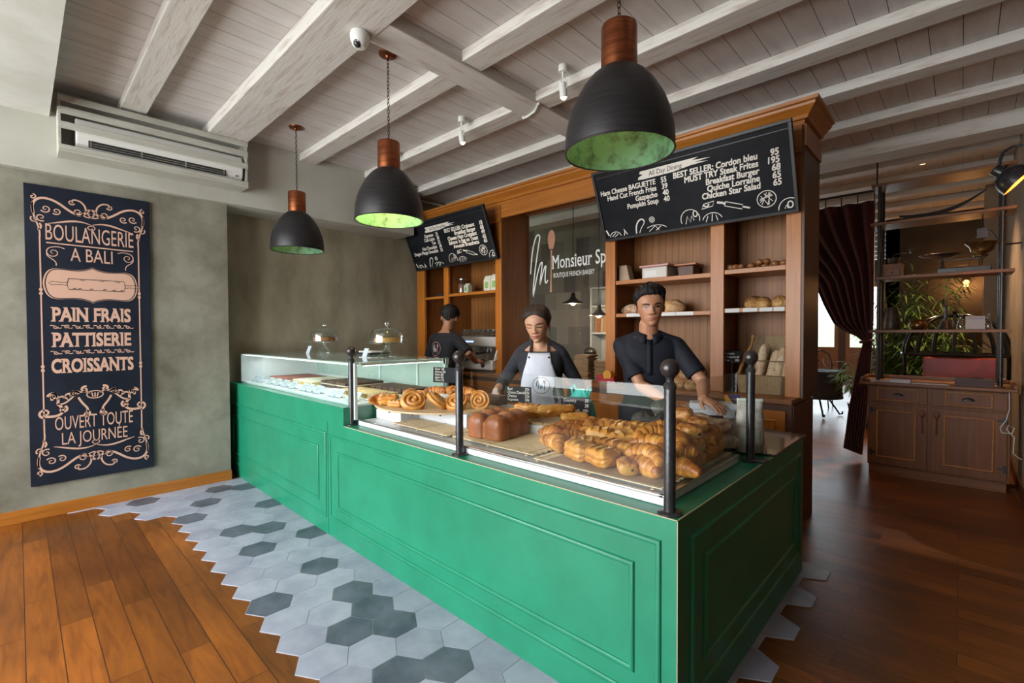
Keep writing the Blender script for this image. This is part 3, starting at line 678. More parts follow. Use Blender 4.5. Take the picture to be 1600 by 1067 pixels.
    S(circ(0.97, 0.035, 0.075, 0.25, PI - 0.25, 0.06)); S([(0.92, 0.03), (0.94, 0.075)]); S([(0.965, 0.03), (0.975, 0.085)]); S([(1.01, 0.03), (1.0, 0.075)])
    S(circ(0.50, 0.03, 0.10, 0.3, 2.4, 0.045)); S([(0.44, 0.03), (0.50, 0.07), (0.53, 0.03)]); S([(0.5, 0.03), (0.55, 0.06)])
    S(bez((0.32, 0.03), (0.32, 0.14), (0.40, 0.17), (0.41, 0.12)), 0.012); S(bez((0.35, 0.03), (0.37, 0.08), (0.40, 0.09), (0.41, 0.12))); S(circ(0.48, 0.125, 0.022)); S(circ(0.48, 0.125, 0.01))
    S([(0.20, 0.03), (0.21, 0.06), (0.205, 0.09), (0.22, 0.06), (0.235, 0.035)], 0.008); S(circ(0.115, 0.03, 0.055, 0.1, PI - 0.1, 0.045)); S([(0.08, 0.035), (0.12, 0.065)]); S([(0.105, 0.03), (0.145, 0.055)])
    S([(0.03, 0.10), (0.05, 0.05)], 0.014); S(circ(1.50, 0.03, 0.07, 0.9, PI, 0.075)); S(circ(1.505, 0.06, 0.016, ry=0.022), 0.009); S([(1.47, 0.035), (1.48, 0.06), (1.49, 0.035)])
    t.part('chalk_drawing', D_.m, CHALK)
    return t
board('menu_board', -2.376, 'larger looking black menu board headed All Day Dining above the right shelves', 'All Day Dining',
      [('Ham Cheese BAGUETTE', '55'), ('Hand Cut French Fries', '39'), ('Gazpacho', '40'), ('Pumpkin Soup', '40')],
      [('BEST SELLER: Cordon bleu', '95'), ('MUST TRY Steak Frites', '195'), ('Breakfast Burger', '68'), ('Quiche Lorraine', '65'), ('Chicken Star Salad', '65')])
board('menu_board', -5.335, 'further black menu board headed All Day Breakfast above the coffee machine', 'All Day Breakfast',
      [('Espresso', '25'), ('Cafe Latte', '38'), ('Tea', '25'), ('Hot Chocolate', '38'), ('Dragon Mango Smoothie', '52')],
      [('BEST SELLER: Croissant', '18'), ('Breakfast Burger', '68'), ('Cheese Ham Croissant', '49'), ('Salmon \'n Egg on Toast', '65'), ('Avocado Bruschetta', '65')])
# ================================================================ poster on the left wall
PINK = P('pink_chalk', (0.56, 0.34, 0.255), 0.8)
NAVY = P('navy_board', (0.007, 0.010, 0.019), 0.55, spec=0.2, col2=(0.013, 0.017, 0.03), nscale=3)
po = Thing('wall_sign', (XW, 0.426, 0.255), 'tall navy bakery sign with pink lettering and scrollwork on the plaster wall', 'sign')
PY0, PY1, PZ0, PZ1 = 0.049, 0.803, 0.258, 2.553
po.part('board', MB().box(XW + 0.0005, XW + 0.026, PY0, PY1, PZ0, PZ1), NAVY, bevel=0.002)
PX = XW + 0.0272; UX, UZ = (0, 1, 0), (0, 0, 1)
PW, PH = PY1 - PY0, PZ1 - PZ0
O = (PX, PY0, PZ0)           # sign coordinates: u across 0..0.754, v up 0..2.295
cu = PW / 2
def warp_text(mb, body, size, v, arc, width, align='CENTER', **k):
    b0 = len(mb.v); mb.text(body, size, O, UX, UZ, 'CENTER', **k)
    xs = [p.y for p in mb.v[b0:]]; w0 = max(xs) - min(xs); sc = width / w0; mid = (max(xs) + min(xs)) / 2
    for i in range(b0, len(mb.v)):
        p = mb.v[i]; u = (p.y - mid) * sc
        mb.v[i] = V((p.x, PY0 + cu + u, PZ0 + v + (p.z - PZ0) + arc * (u / (width / 2)) ** 2))
def serifs(mb):
    """small wedge feet and caps on the letter stems"""
    ys = [p.y for p in mb.v]; zs = [p.z for p in mb.v]; lo, hi = min(zs), max(zs); seen = []
    ed = {}
    for f in list(mb.f):
        for a, b_ in zip(f, f[1:] + f[:1]):
            p, q = mb.v[a], mb.v[b_]
            for zl, sg in ((lo, 1), (hi, -1)):
                if abs(p.z - zl) < 0.003 and abs(q.z - zl) < 0.003 and 0.006 < abs(p.y - q.y) < 0.03:
                    c = (p.y + q.y) / 2
                    if all(abs(c - s_[0]) > 0.008 or s_[1] != zl for s_ in seen): seen.append((c, zl, sg, abs(p.y - q.y)))
    for c, zl, sg, w in seen:
        h = w / 2 + 0.009
        mb.add([V((PX + 0.0002, c - h, zl)), V((PX + 0.0002, c + h, zl)), V((PX + 0.0002, c + h, zl + sg * 0.006)), V((PX + 0.0002, c + w / 2, zl + sg * 0.013)), V((PX + 0.0002, c - w / 2, zl + sg * 0.013)), V((PX + 0.0002, c - h, zl + sg * 0.006))], [(0, 1, 2, 3, 4, 5)])
t1 = MB()
warp_text(t1, 'BOULANGERIE', 0.18, 1.885, 0.0, 0.53, off=-0.002)
t1.stroke([(0.115, 1.862), (cu, 1.858), (PW - 0.115, 1.854)], 0.009, O, UX, UZ)
warp_text(t1, 'A BALI', 0.15, 1.735, 0.0, 0.255, off=-0.002)
po.part('art_nouveau_lettering', t1, PINK)
t1 = MB()
for body, v, w in [('PAIN FRAIS', 1.262, 0.475), ('PATTISERIE', 1.064, 0.475), ('CROISSANTS', 0.86, 0.50)]:
    t1 = MB(); warp_text(t1, body, 0.148, v, 0.0, w, off=0.0045); serifs(t1); po.part('word_lettering', t1, PINK)
t1 = MB()
warp_text(t1, 'OUVERT TOUTE', 0.15, 0.41, 0.0, 0.475, off=-0.001); warp_text(t1, 'LA JOURNÉE', 0.135, 0.292, 0.0, 0.40, off=-0.001)
po.part('opening_lettering', t1, PINK)
def spiral(cx, cy, r, a0, turns, sgn=1, w=0.009, n=26):
    pts = []; ws = []
    for k in range(n + 1):
        t = k / n; a = a0 + sgn * turns * 2 * PI * t; rr = r * (1 - 0.85 * t)
        pts.append((cx + rr * math.cos(a), cy + rr * math.sin(a))); ws.append(w * (1 - 0.45 * t))
    return pts, ws
def scroll_set(mb, flip):
    """corner-to-centre scrollwork, drawn for the top and mirrored for the bottom"""
    def F(pts): return [(u, (PH - v) if not flip else v) for u, v in pts]
    for mir in (False, True):
        Mx = (lambda u: PW - u) if mir else (lambda u: u)
        def ST(pts, w): mb.stroke(F([(Mx(u), v) for u, v in pts]), w, O, UX, UZ)
        ST(bez((0.045, 0.135), (0.035, 0.26), (0.09, 0.30), (0.08, 0.40)), 0.010)
        ST(bez((0.05, 0.22), (0.02, 0.10), (0.11, 0.06), (0.20, 0.13)) + bez((0.20, 0.13), (0.25, 0.17), (0.30, 0.22), (0.345, 0.17))[1:], 0.016)
        ST(bez((0.345, 0.17), (0.355, 0.10), (0.30, 0.06), (0.265, 0.085)), 0.011)
        for cx, cy, r, a0, tn, sg in [(0.047, 0.095, 0.020, -1.5, 1.1, 1), (0.115, 0.175, 0.030, 2.6, 1.3, -1), (0.175, 0.185, 0.027, 2.4, 1.3, -1), (0.30, 0.17, 0.032, 0.2, 1.3, 1), (0.262, 0.10, 0.020, 0.4, 1.2, 1),
                                      (0.385 - 0.02, 0.165, 0.045, 3.0, 1.35, -1), (0.09, 0.245, 0.030, 1.0, 1.2, 1), (0.055, 0.265, 0.024, 4.0, 1.1, -1)]:
            pts, ws = spiral(cx, cy, r, a0, tn, sg); ST(pts, ws)
        ST(bez((0.13, 0.285), (0.22, 0.265), (0.28, 0.22), (0.375, 0.262)), [0.004 + 0.010 * math.sin(PI * k / 14) for k in range(15)])
        ST(bez((0.08, 0.29), (0.095, 0.31), (0.09, 0.33), (0.07, 0.34)), 0.012)
    mb.stroke(F([(cu + 0.022 * math.cos(a), 0.285 + 0.016 * math.sin(a)) for a in [2 * PI * k / 16 for k in range(17)]]), 0.006, O, UX, UZ)
t1 = MB(); scroll_set(t1, False); scroll_set(t1, True)
for u in (0.08, PW - 0.08):
    t1.stroke([(u, 0.40), (u, PH - 0.40)], 0.009, O, UX, UZ)
    for v in (0.88, 0.91, 1.47, 1.50): t1.poly([(u + 0.011 * math.cos(a), v + 0.014 * math.sin(a)) for a in [2 * PI * k / 12 for k in range(12)]], (PX + 0.0004, PY0, PZ0), UX, UZ)
for mir in (1, -1):
    pts, ws = spiral(cu - mir * 0.225, 1.79, 0.042, 1.6, 1.5, mir, 0.007); t1.stroke(pts, ws, O, UX, UZ)
    t1.stroke(bez((cu - mir * 0.225, 1.832), (cu - mir * 0.20, 1.84), (cu - mir * 0.18, 1.835), (cu - mir * 0.16, 1.825)), 0.006, O, UX, UZ)
    t1.stroke(bez((cu - mir * 0.262, 1.78), (cu - mir * 0.262, 1.74), (cu - mir * 0.20, 1.74), (cu - mir * 0.21, 1.69)), 0.006, O, UX, UZ)
po.part('scroll_border', t1, PINK)
for v in (1.215, 1.015):
    t1 = MB()
    for i in range(8):
        u = 0.155 + i * 0.063; pts, ws = spiral(u, v, 0.016, 0.3 * i, 1.2, 1 if i % 2 else -1, 0.007, 16); t1.stroke(pts, ws, O, UX, UZ)
        t1.stroke(bez((u - 0.03, v + 0.008), (u - 0.01, v + 0.028), (u + 0.01, v - 0.026), (u + 0.035, v - 0.006)), 0.006, O, UX, UZ)
    po.part('scroll_divider', t1, PINK)
for mir in (1, -1):
    t1 = MB()
    def ST(pts, w): t1.stroke([(cu + mir * a, b_ + 0.085) for a, b_ in pts], w, O, UX, UZ)
    ST(bez((0.03, 0.60), (0.12, 0.66), (0.15, 0.50), (0.22, 0.53)), 0.012); ST(bez((0.22, 0.53), (0.16, 0.47), (0.20, 0.42), (0.29, 0.44)), 0.018)
    ST(bez((0.22, 0.53), (0.20, 0.60), (0.27, 0.66), (0.25, 0.56)), 0.016); ST(bez((0.10, 0.57), (0.07, 0.49), (0.03, 0.49), (0.05, 0.43)), 0.014)
    for cx, cy, r, a0, tn, sg in [(0.29, 0.465, 0.03, -1.5, 1.2, 1), (0.245, 0.59, 0.024, 0, 1.2, 1), (0.055, 0.43, 0.022, 1.5, 1.2, 1), (0.12, 0.60, 0.02, 3, 1.2, -1), (0.19, 0.485, 0.022, 2, 1.2, 1), (0.06, 0.63, 0.02, 2, 1.2, -1)]:
        pts, ws = spiral(cx, cy, r * 1.25, a0, tn, sg, 0.016, 18); ST(pts, ws)
    for q in (0.0, 0.035, 0.07): ST(bez((0.09 + q, 0.60 - q * 0.6), (0.12 + q, 0.64 - q * 0.6), (0.14 + q, 0.62 - q * 0.4), (0.15 + q, 0.58 - q * 0.3)), [0.004, 0.008, 0.012, 0.014, 0.015, 0.015, 0.014, 0.013, 0.012, 0.010, 0.009, 0.008, 0.007, 0.006, 0.004])
    po.part('leaf_ornament', t1, PINK)
t1 = MB(); t1.stroke([(cu + 0.05 * math.cos(a), 0.67 + 0.03 * math.sin(a)) for a in [2 * PI * k / 20 for k in range(21)]], 0.008, O, UX, UZ)
for a in (-0.02, 0, 0.02): t1.stroke([(cu + a, 0.685), (cu + a * 0.6, 0.65)], 0.008, O, UX, UZ)
po.part('shell_ornament', t1, PINK)
# plaque with rolling pin
def plaque(s): 
    q = bez((0.09, 1.455), (0.10, 1.60), (0.17, 1.575), (0.24, 1.57)) + bez((0.24, 1.57), (0.30, 1.565), (0.34, 1.575), (cu, 1.60))[1:]
    lft = [(cu + (u - cu) * s, 1.46 + (v - 1.46) * s) for u, v in q]
    rgt = [(2 * cu - u, v) for u, v in lft[::-1]][1:]
    top = lft + rgt; bot = [(u, 2 * 1.455 - v) for u, v in top[::-1]]
    return [(u, v + 0.095) for u, v in top + bot]
t1 = MB(); t1.poly(plaque(1.0)[::-1], O, UX, UZ); po.part('plaque', t1, PINK)
INK = P('brown_black_ink', (0.022, 0.016, 0.018), 0.8)
t1 = MB(); pl = plaque(0.955); t1.stroke(pl + pl[:1], 0.007, (PX + 0.0006, PY0, PZ0), UX, UZ)
O2 = (PX + 0.0009, PY0, PZ0 + 0.095)
def rp(u, v): return (u, v)
body = [(0.235, 1.50), (0.575, 1.50), (0.582, 1.46), (0.575, 1.415), (0.235, 1.415), (0.226, 1.455), (0.235, 1.50)]
t1.stroke(body, 0.005, O2, UX, UZ)
for sgn, u0 in ((-1, 0.228), (1, 0.582)):
    t1.stroke([(u0, 1.47), (u0 + sgn * 0.03, 1.467), (u0 + sgn * 0.09, 1.472), (u0 + sgn * 0.105, 1.458), (u0 + sgn * 0.09, 1.446), (u0 + sgn * 0.03, 1.45), (u0, 1.445)], 0.004, O2, UX, UZ)
for u in (0.26, 0.29, 0.36, 0.44, 0.5, 0.55): t1.stroke([(u, 1.422), (u + 0.02, 1.427)], 0.006, O2, UX, UZ)
for u in (0.30, 0.42, 0.52): t1.stroke([(u, 1.493), (u + 0.03, 1.490)], 0.004, O2, UX, UZ)
po.part('rolling_pin_drawing', t1, INK)
# ================================================================ air conditioner in a slatted box
ac = Thing('air_conditioner', (XW + 0.18, 0.87, 2.80), 'white split air conditioner inside the slatted box on the left wall', 'air conditioner')
AX = XW + 0.0755
m = MB(); secs = [(0.0, 3.06), (0.165, 3.05), (0.19, 3.0), (0.20, 2.93), (0.185, 2.86), (0.15, 2.825), (0.0, 2.815)]
m.loft([[V((AX + d, y, z)) for d, z in secs] for y in (0.33, 1.47)]); ac.part('casing', m, PLASTIC_W, fix=True, bevel=0.006)
ac.part('air_outlet', MB().box(AX + 0.1805, AX + 0.193, 0.40, 1.33, 2.845, 2.895), P('dark_outlet', (0.02, 0.02, 0.02), 0.6))
fl = MB()
for z in (2.855, 2.872): fl.box(AX + 0.186, AX + 0.20, 0.405, 1.325, z, z + 0.004)
for y in (0.41, 0.72, 1.02, 1.31): fl.box(AX + 0.186, AX + 0.202, y, y + 0.008, 2.846, 2.894)
ac.part('louvre', fl, STEEL)
ac.part('status_light', MB().box(AX + 0.186, AX + 0.194, 1.41, 1.425, 2.86, 2.87), IRON)
bx = Thing('slatted_box', (XW + 0.2, 0.88, 2.772), 'whitewashed wooden slat box covering the air conditioner below the ceiling', 'cover')
CREAMW = P('cream_painted_wood', (0.47, 0.465, 0.42), 0.6, col2=(0.40, 0.39, 0.34), nscale=4, stretch=(6, 1, 6))
xf = -4.83
bx.part('bottom_board', MB().box(AX + 0.001, xf, 0.232, 1.512, 2.772, 2.79), CREAMW, bevel=0.002)
for y in (0.232, 1.494): bx.part('end_panel', MB().box(AX + 0.001, xf - 0.019, y, y + 0.018, 2.7905, 3.19), CREAMW, bevel=0.002)
for z0, z1 in ((2.7905, 2.8255), (2.945, 2.995), (3.055, 3.105), (3.145, 3.192)): bx.part('slat', MB().box(xf - 0.018, xf, 0.232, 1.512, z0, z1), CREAMW, bevel=0.002)
# ================================================================ pendant lamps
PATINA = P('verdigris_inside', (0.11, 0.27, 0.17), 0.6, col2=(0.03, 0.055, 0.035), nscale=16, detail=10, lo=0.48, hi=0.68)
DARKM = P('dark_bronze', (0.022, 0.021, 0.023), 0.42, 0.55, col2=(0.035, 0.033, 0.035), nscale=5, stretch=(1, 1, 16), bump=0.05, bscale=60)
def pendant(x, y, label, warm=0.0):
    t = Thing('pendant_lamp', (x, y, 2.172), label, 'pendant lamp', 'three copper and black pendant lamps')
    z0 = 0.0
    outer = [(0.2245, 0.0), (0.226, 0.03), (0.222, 0.09), (0.209, 0.15), (0.186, 0.21), (0.152, 0.27), (0.118, 0.312), (0.086, 0.338), (0.070, 0.345)]
    inner = [(r - 0.005, z + 0.003) for r, z in outer]
    m = MB(); n = 48
    rings = [[V((r * math.cos(2 * PI * k / n), r * math.sin(2 * PI * k / n), z)) for k in range(n)] for r, z in outer]
    m.loft(rings, cap=False); sh = t.lpart('shade', m, DARKM, smooth=True)
    m = MB(); rin = [[V((r * math.cos(2 * PI * k / n), r * math.sin(2 * PI * k / n), z)) for k in range(n)] for r, z in reversed(inner)]
    m.loft([rin[0]] + rin, cap=False); rim = [rin[-1], rings[0]]; m.loft(rim, cap=False)
    t.lpart('shade_lining', m, PATINA, smooth=True, parent=sh, label='verdigris green inside of the shade')
    t.lpart('rim', MB().tube([(0.2245 * math.cos(2 * PI * k / 48), 0.2245 * math.sin(2 * PI * k / 48), 0.001) for k in range(49)], 0.004, 6), DARKM, smooth=True)
    t.lpart('copper_neck', MB().lathe([(0, 0.335), (0.0735, 0.335), (0.0745, 0.345), (0.0745, 0.52), (0.072, 0.526), (0.02, 0.528), (0.016, 0.54), (0, 0.54)], 36), COPPER, smooth=True, label='copper cylinder neck')
    t.lpart('bulb', MB().ball((0, 0, 0.19), 0.035, 16, (1, 1, 1.3)), P('bulb_glass', (0.8, 0.75, 0.6), 0.2) if 'bulb_glass' not in bpy.data.materials else bpy.data.materials['bulb_glass'], smooth=True)
    zc = CEIL - 2.172
    ch = MB(); z = 0.545; i = 0
    while z < zc - 0.03:
        pts = []
        for k in range(9):
            a = 2 * PI * k / 8; c, s_ = 0.0075 * math.cos(a), 0.015 * math.sin(a)
            pts.append((c, 0, z + s_) if i % 2 else (0, c, z + s_))
        ch.tube(pts, 0.0021, 5, cap=False); z += 0.0235; i += 1
    t.lpart('chain', ch, P('chain_bronze', (0.06, 0.03, 0.022), 0.4, 0.8) if 'chain_bronze' not in bpy.data.materials else bpy.data.materials['chain_bronze'], smooth=True)
    t.lpart('ceiling_rose', MB().lathe([(0, zc - 0.03), (0.012, zc - 0.03), (0.02, zc - 0.018), (0.058, zc - 0.012), (0.062, zc - 0.002), (0, zc - 0.001)], 32), COPPER, smooth=True)
    if warm:
        l = bpy.data.lights.new('bulb_light', 'POINT'); l.energy = warm; l.color = (1.0, 0.80, 0.30); l.shadow_soft_size = 0.05
        o = bpy.data.objects.new('bulb_light', l); COL.objects.link(o); o.location = (x, y, 2.172 + 0.10); o['kind'] = 'helper'
pendant(-4.40, 1.78, 'copper necked black pendant lamp furthest left, above the glass cake case', 0.5)
pendant(-2.81, 1.75, 'copper necked black pendant lamp in the middle with yellow lit lining', 5.5)
pendant(-1.055, 1.765, 'largest looking copper necked pendant lamp, nearest the camera on the right', 0.6)
# ================================================================ ceiling spotlights, camera, conduit
SPOTGLOW = emission('spot_glow', (1.0, 0.62, 0.28), 9.0)
def spot(x, y, tilt, rz, label):
    t = Thing('ceiling_spotlight', (x, y, CEIL), label, 'spotlight', 'white ceiling spotlights', rz)
    t.lpart('base', MB().lathe([(0, -0.045), (0.030, -0.045), (0.032, -0.04), (0.032, -0.0005), (0, -0.0005)], 24), PLASTIC_W, smooth=True)
    t.lpart('stem', MB().tube([(0, 0, -0.045), (0, 0, -0.085)], 0.008, 10), PLASTIC_W, smooth=True)
    br = MB(); br.tube([(-0.030, 0, -0.165), (-0.030, 0, -0.12), (0, 0, -0.082), (0.030, 0, -0.12), (0.030, 0, -0.165)], 0.004, 8)
    t.lpart('bracket', br, PLASTIC_W, smooth=True)
    M = Matrix.Translation((0, 0, -0.165)) @ Matrix.Rotation(tilt, 4, 'X')
    t.lpart('lamp_head', MB().lathe([(0, 0.045), (0.022, 0.045), (0.027, 0.035), (0.027, -0.055), (0.024, -0.055), (0.022, -0.045), (0, -0.045)], 24, M=M), PLASTIC_W, smooth=True)
    t.lpart('bulb', MB().lathe([(0, -0.047), (0.0195, -0.047), (0.021, -0.050), (0, -0.051)], 20, M=M).ball(M @ V((0, 0, -0.052)), 0.020, 14), SPOTGLOW, label='glowing warm bulb')
    l = bpy.data.lights.new('spot_beam', 'SPOT'); l.energy = 105; l.color = (1.0, 0.74, 0.44); l.spot_size = math.radians(82); l.spot_blend = 0.6; l.shadow_soft_size = 0.02
    o = bpy.data.objects.new('spot_beam', l); COL.objects.link(o); o['kind'] = 'helper'
    MW = Matrix.Translation((x, y, CEIL)) @ Matrix.Rotation(rz, 4, 'Z') @ M @ Matrix.Translation((0, 0, -0.06))
    o.matrix_world = MW
spot(-2.05, 2.68, 0.2, 0.2, 'white ceiling spotlight with a glowing bulb just left of the nearest pendant lamp')
spot(-3.17, 2.70, 0.2, 0.0, 'white ceiling spotlight with a glowing bulb above the gap between the menu boards')
spot(-4.25, 2.72, 0.45, 0.0, 'white ceiling spotlight half hidden behind the middle pendant lamp')
sc_ = Thing('security_camera', (-2.60, 1.43, 3.195), 'white dome security camera under the wide whitewashed beam', 'camera')
M = Matrix.Rotation(0.5, 4, 'X')
sc_.lpart('housing', MB().lathe([(0, -0.002), (0.052, -0.002), (0.056, -0.02), (0.053, -0.05), (0.042, -0.075), (0.028, -0.09), (0, -0.094)], 32), PLASTIC_W, smooth=True)
sc_.lpart('lens', MB().ball((0.012, -0.022, -0.076), 0.024, 18), IRON, smooth=True)
sc_.lpart('lens_ring', MB().lathe([(0.0, 0), (0.030, 0), (0.028, -0.008), (0, -0.009)], 20, (0.010, -0.018, -0.066), Matrix.Rotation(0.35, 4, 'X')), PLASTIC_W, smooth=True)
cd = MB(); cd.tube([(-2.40, 2.82, 3.19), (-2.42, 2.84, 3.192), (-2.50, 2.90, 3.192), (-2.60, 2.93, 3.192), (-2.655, 2.93, 3.192), (-2.66, 2.93, 3.22)], 0.010, 10)
tag(cd.build('conduit_pipe', PLASTIC_W, None, loc=(-2.5, 2.9, 3.19), smooth=True), 'white conduit pipe curving under the ceiling cross beam', 'pipe')
cd = MB(); cd.tube([(-5.34, 3.70, 2.99), (-5.34, 3.70, 3.12), (-5.34, 3.74, 3.18), (-5.34, 3.86, 3.205), (-5.34, 4.2, 3.205)], 0.009, 10)
tag(cd.build('conduit_pipe', PLASTIC_W, None, loc=(-5.34, 3.7, 2.99), smooth=True), 'white conduit pipe rising above the left end of the crown moulding', 'pipe')
# ================================================================ bread and pastry
def crust_mat(name, lo, mid, hi, rough=0.45, flour=0.0, nscale=26, coat=0.15, layers=0.0):
    """crust: the attribute «bake» goes 0 (pale dough) to 1 (well browned), broken up by noise"""
    m, nt, b = newmat(name); n, l = nt.nodes, nt.links
    at = n.new('ShaderNodeAttribute'); at.attribute_name = 'bake'
    tc = n.new('ShaderNodeTexCoord'); no = n.new('ShaderNodeTexNoise'); no.inputs['Scale'].default_value = nscale; no.inputs['Detail'].default_value = 6
    oi = n.new('ShaderNodeObjectInfo'); sc = n.new('ShaderNodeVectorMath'); sc.operation = 'SCALE'; sc.inputs['Scale'].default_value = 9
    ad = n.new('ShaderNodeVectorMath'); l.new(oi.outputs['Random'], sc.inputs[0]); l.new(tc.outputs['Object'], ad.inputs[0]); l.new(sc.outputs[0], ad.inputs[1])
    l.new(ad.outputs[0], no.inputs['Vector'])
    m1 = n.new('ShaderNodeMath'); m1.operation = 'MULTIPLY_ADD'; l.new(no.outputs['Fac'], m1.inputs[0]); m1.inputs[1].default_value = 1.5; m1.inputs[2].default_value = -0.75
    m2 = n.new('ShaderNodeMath'); m2.operation = 'ADD'; l.new(at.outputs['Fac'], m2.inputs[0]); l.new(m1.outputs[0], m2.inputs[1])
    m3 = n.new('ShaderNodeMath'); m3.operation = 'MULTIPLY_ADD'; l.new(oi.outputs['Random'], m3.inputs[0]); m3.inputs[1].default_value = 0.28; l.new(m2.outputs[0], m3.inputs[2])
    m4 = n.new('ShaderNodeMath'); m4.operation = 'SUBTRACT'; l.new(m3.outputs[0], m4.inputs[0]); m4.inputs[1].default_value = 0.14
    r = n.new('ShaderNodeValToRGB'); e = r.color_ramp.elements
    e[0].position = 0.05; e[0].color = rgba(lo); e[1].position = 0.95; e[1].color = rgba(hi); k = e.new(0.5); k.color = rgba(mid)
    l.new(m4.outputs[0], r.inputs[0]); out = r.outputs[0]
    if flour:
        n2 = n.new('ShaderNodeTexNoise'); n2.inputs['Scale'].default_value = 38; n2.inputs['Detail'].default_value = 8; l.new(ad.outputs[0], n2.inputs['Vector'])
        r2 = n.new('ShaderNodeValToRGB'); r2.color_ramp.elements[0].position = 0.46 - flour * 0.2; r2.color_ramp.elements[1].position = 0.84 - flour * 0.2
        l.new(n2.outputs['Fac'], r2.inputs[0])
        mx = n.new('ShaderNodeMix'); mx.data_type = 'RGBA'; l.new(r2.outputs[0], mx.inputs[0]); l.new(out, mx.inputs[6]); mx.inputs[7].default_value = (0.62, 0.52, 0.40, 1); out = mx.outputs[2]
    l.new(out, b.inputs['Base Color']); b.inputs['Roughness'].default_value = rough
    b.inputs['Coat Weight'].default_value = coat; b.inputs['Coat Roughness'].default_value = 0.25
    b.inputs['Subsurface Weight'].default_value = 0.12; b.inputs['Subsurface Scale'].default_value = 0.006; b.inputs['Subsurface Radius'].default_value = (1, 0.5, 0.2)
    bp = n.new('ShaderNodeBump'); bp.inputs['Strength'].default_value = 0.65; bp.inputs['Distance'].default_value = 0.004
    n3 = n.new('ShaderNodeTexNoise'); n3.inputs['Scale'].default_value = nscale * 3.2; n3.inputs['Detail'].default_value = 4; l.new(ad.outputs[0], n3.inputs['Vector'])
    l.new(n3.outputs['Fac'], bp.inputs['Height']); l.new(bp.outputs[0], b.inputs['Normal'])
    return m
CR_CROIS = crust_mat('croissant_crust', (0.74, 0.43, 0.12), (0.60, 0.245, 0.038), (0.30, 0.085, 0.012))
CR_PUFF = crust_mat('puff_crust', (0.72, 0.43, 0.12), (0.60, 0.25, 0.036), (0.30, 0.09, 0.013))
CR_GLAZE = crust_mat('glazed_crust', (0.62, 0.34, 0.09), (0.50, 0.19, 0.030), (0.22, 0.056, 0.009), 0.42, coat=0.2)
CR_BRIO = crust_mat('brioche_crust', (0.30, 0.088, 0.020), (0.42, 0.155, 0.042), (0.12, 0.027, 0.008), 0.45, nscale=16)
CR_FLOUR = crust_mat('floured_crust', (0.42, 0.22, 0.09), (0.28, 0.12, 0.05), (0.15, 0.055, 0.025), 0.8, flour=0.7, coat=0)
CR_BOULE = crust_mat('country_crust', (0.58, 0.36, 0.15), (0.40, 0.19, 0.055), (0.19, 0.075, 0.022), 0.7, flour=0.1, coat=0)
CR_SEED = crust_mat('seeded_crust', (0.60, 0.38, 0.14), (0.34, 0.15, 0.04), (0.05, 0.03, 0.02), 0.6, nscale=75, coat=0)
CR_COAL = crust_mat('charcoal_crust', (0.075, 0.078, 0.068), (0.035, 0.037, 0.034), (0.012, 0.013, 0.013), 0.7, coat=0)
CR_PALE = crust_mat('dusty_baguette_crust', (0.58, 0.44, 0.28), (0.47, 0.28, 0.12), (0.30, 0.13, 0.04), 0.8, flour=0.55, coat=0)
CHOCM = P('chocolate_stick', (0.022, 0.008, 0.005), 0.45)
def rings_mesh(name, rings, bake, mat, cap=True):
    n = len(rings[0]); vs = [tuple(p) for r in rings for p in r]; fs = []
    for i in range(len(rings) - 1):
        for j in range(n):
            k = (j + 1) % n; fs.append((i * n + j, i * n + k, (i + 1) * n + k, (i + 1) * n + j))
    if cap: fs.append(tuple(range(n))[::-1]); fs.append(tuple((len(rings) - 1) * n + j for j in range(n)))
    me = bpy.data.meshes.new(name); me.from_pydata(vs, [], fs); me.materials.append(mat)
    a = me.attributes.new('bake', 'FLOAT', 'POINT'); a.data.foreach_set('value', [c for r in bake for c in r])
    me.polygons.foreach_set('use_smooth', [True] * len(me.polygons)); me.update()
    return me
def wob(p, s=30, a=0.002): return a * (noise.noise(V(p) * s))
def croissant_mesh(L=0.145, R=0.033, arc=2.2, segs=7, seed=0):
    rad = L / (2 * math.sin(arc / 2)); N = 56; M = 18; rings = []; bake = []
    for i in range(N + 1):
        t = i / N; a = -arc / 2 + arc * t
        c = V((rad * math.sin(a), rad * math.cos(a) - rad, 0)); tn = V((math.cos(a), -math.sin(a), 0)); out = V((math.sin(a), math.cos(a), 0))
        e = abs(2 * t - 1); base = R * max(0.02, (1 - e ** 2.1)) ** 0.62 * (1.0 if e < 0.75 else 1.0)
        f = (t - 0.5) * segs * (1 + 0.0 * e); fr = (abs(f) + 0.5) % 1.0
        step = 0.80 + 0.24 * (1 - fr) ** 0.6 if e < 0.93 else 0.85
        r = base * step; ring = []; bk = []
        for k in range(M):
            th = 2 * PI * k / M; d = out * math.cos(th) + V((0, 0, 1)) * math.sin(th)
            p = c + d * r; p = p + d * wob(p + V((seed, 0, 0)), 45, 0.003)
            p.z = max(p.z + R * 0.72, 0.0) if p.z < -R * 0.72 else p.z + R * 0.72
            ring.append(p); bk.append(min(1, max(0, 0.25 + 0.55 * (1 - fr) + 0.25 * e + 0.15 * math.sin(th) - (0.25 if math.sin(th) < -0.3 else 0))))
        rings.append(ring); bake.append(bk)
    return rings_mesh('croissant', rings, bake, CR_CROIS)
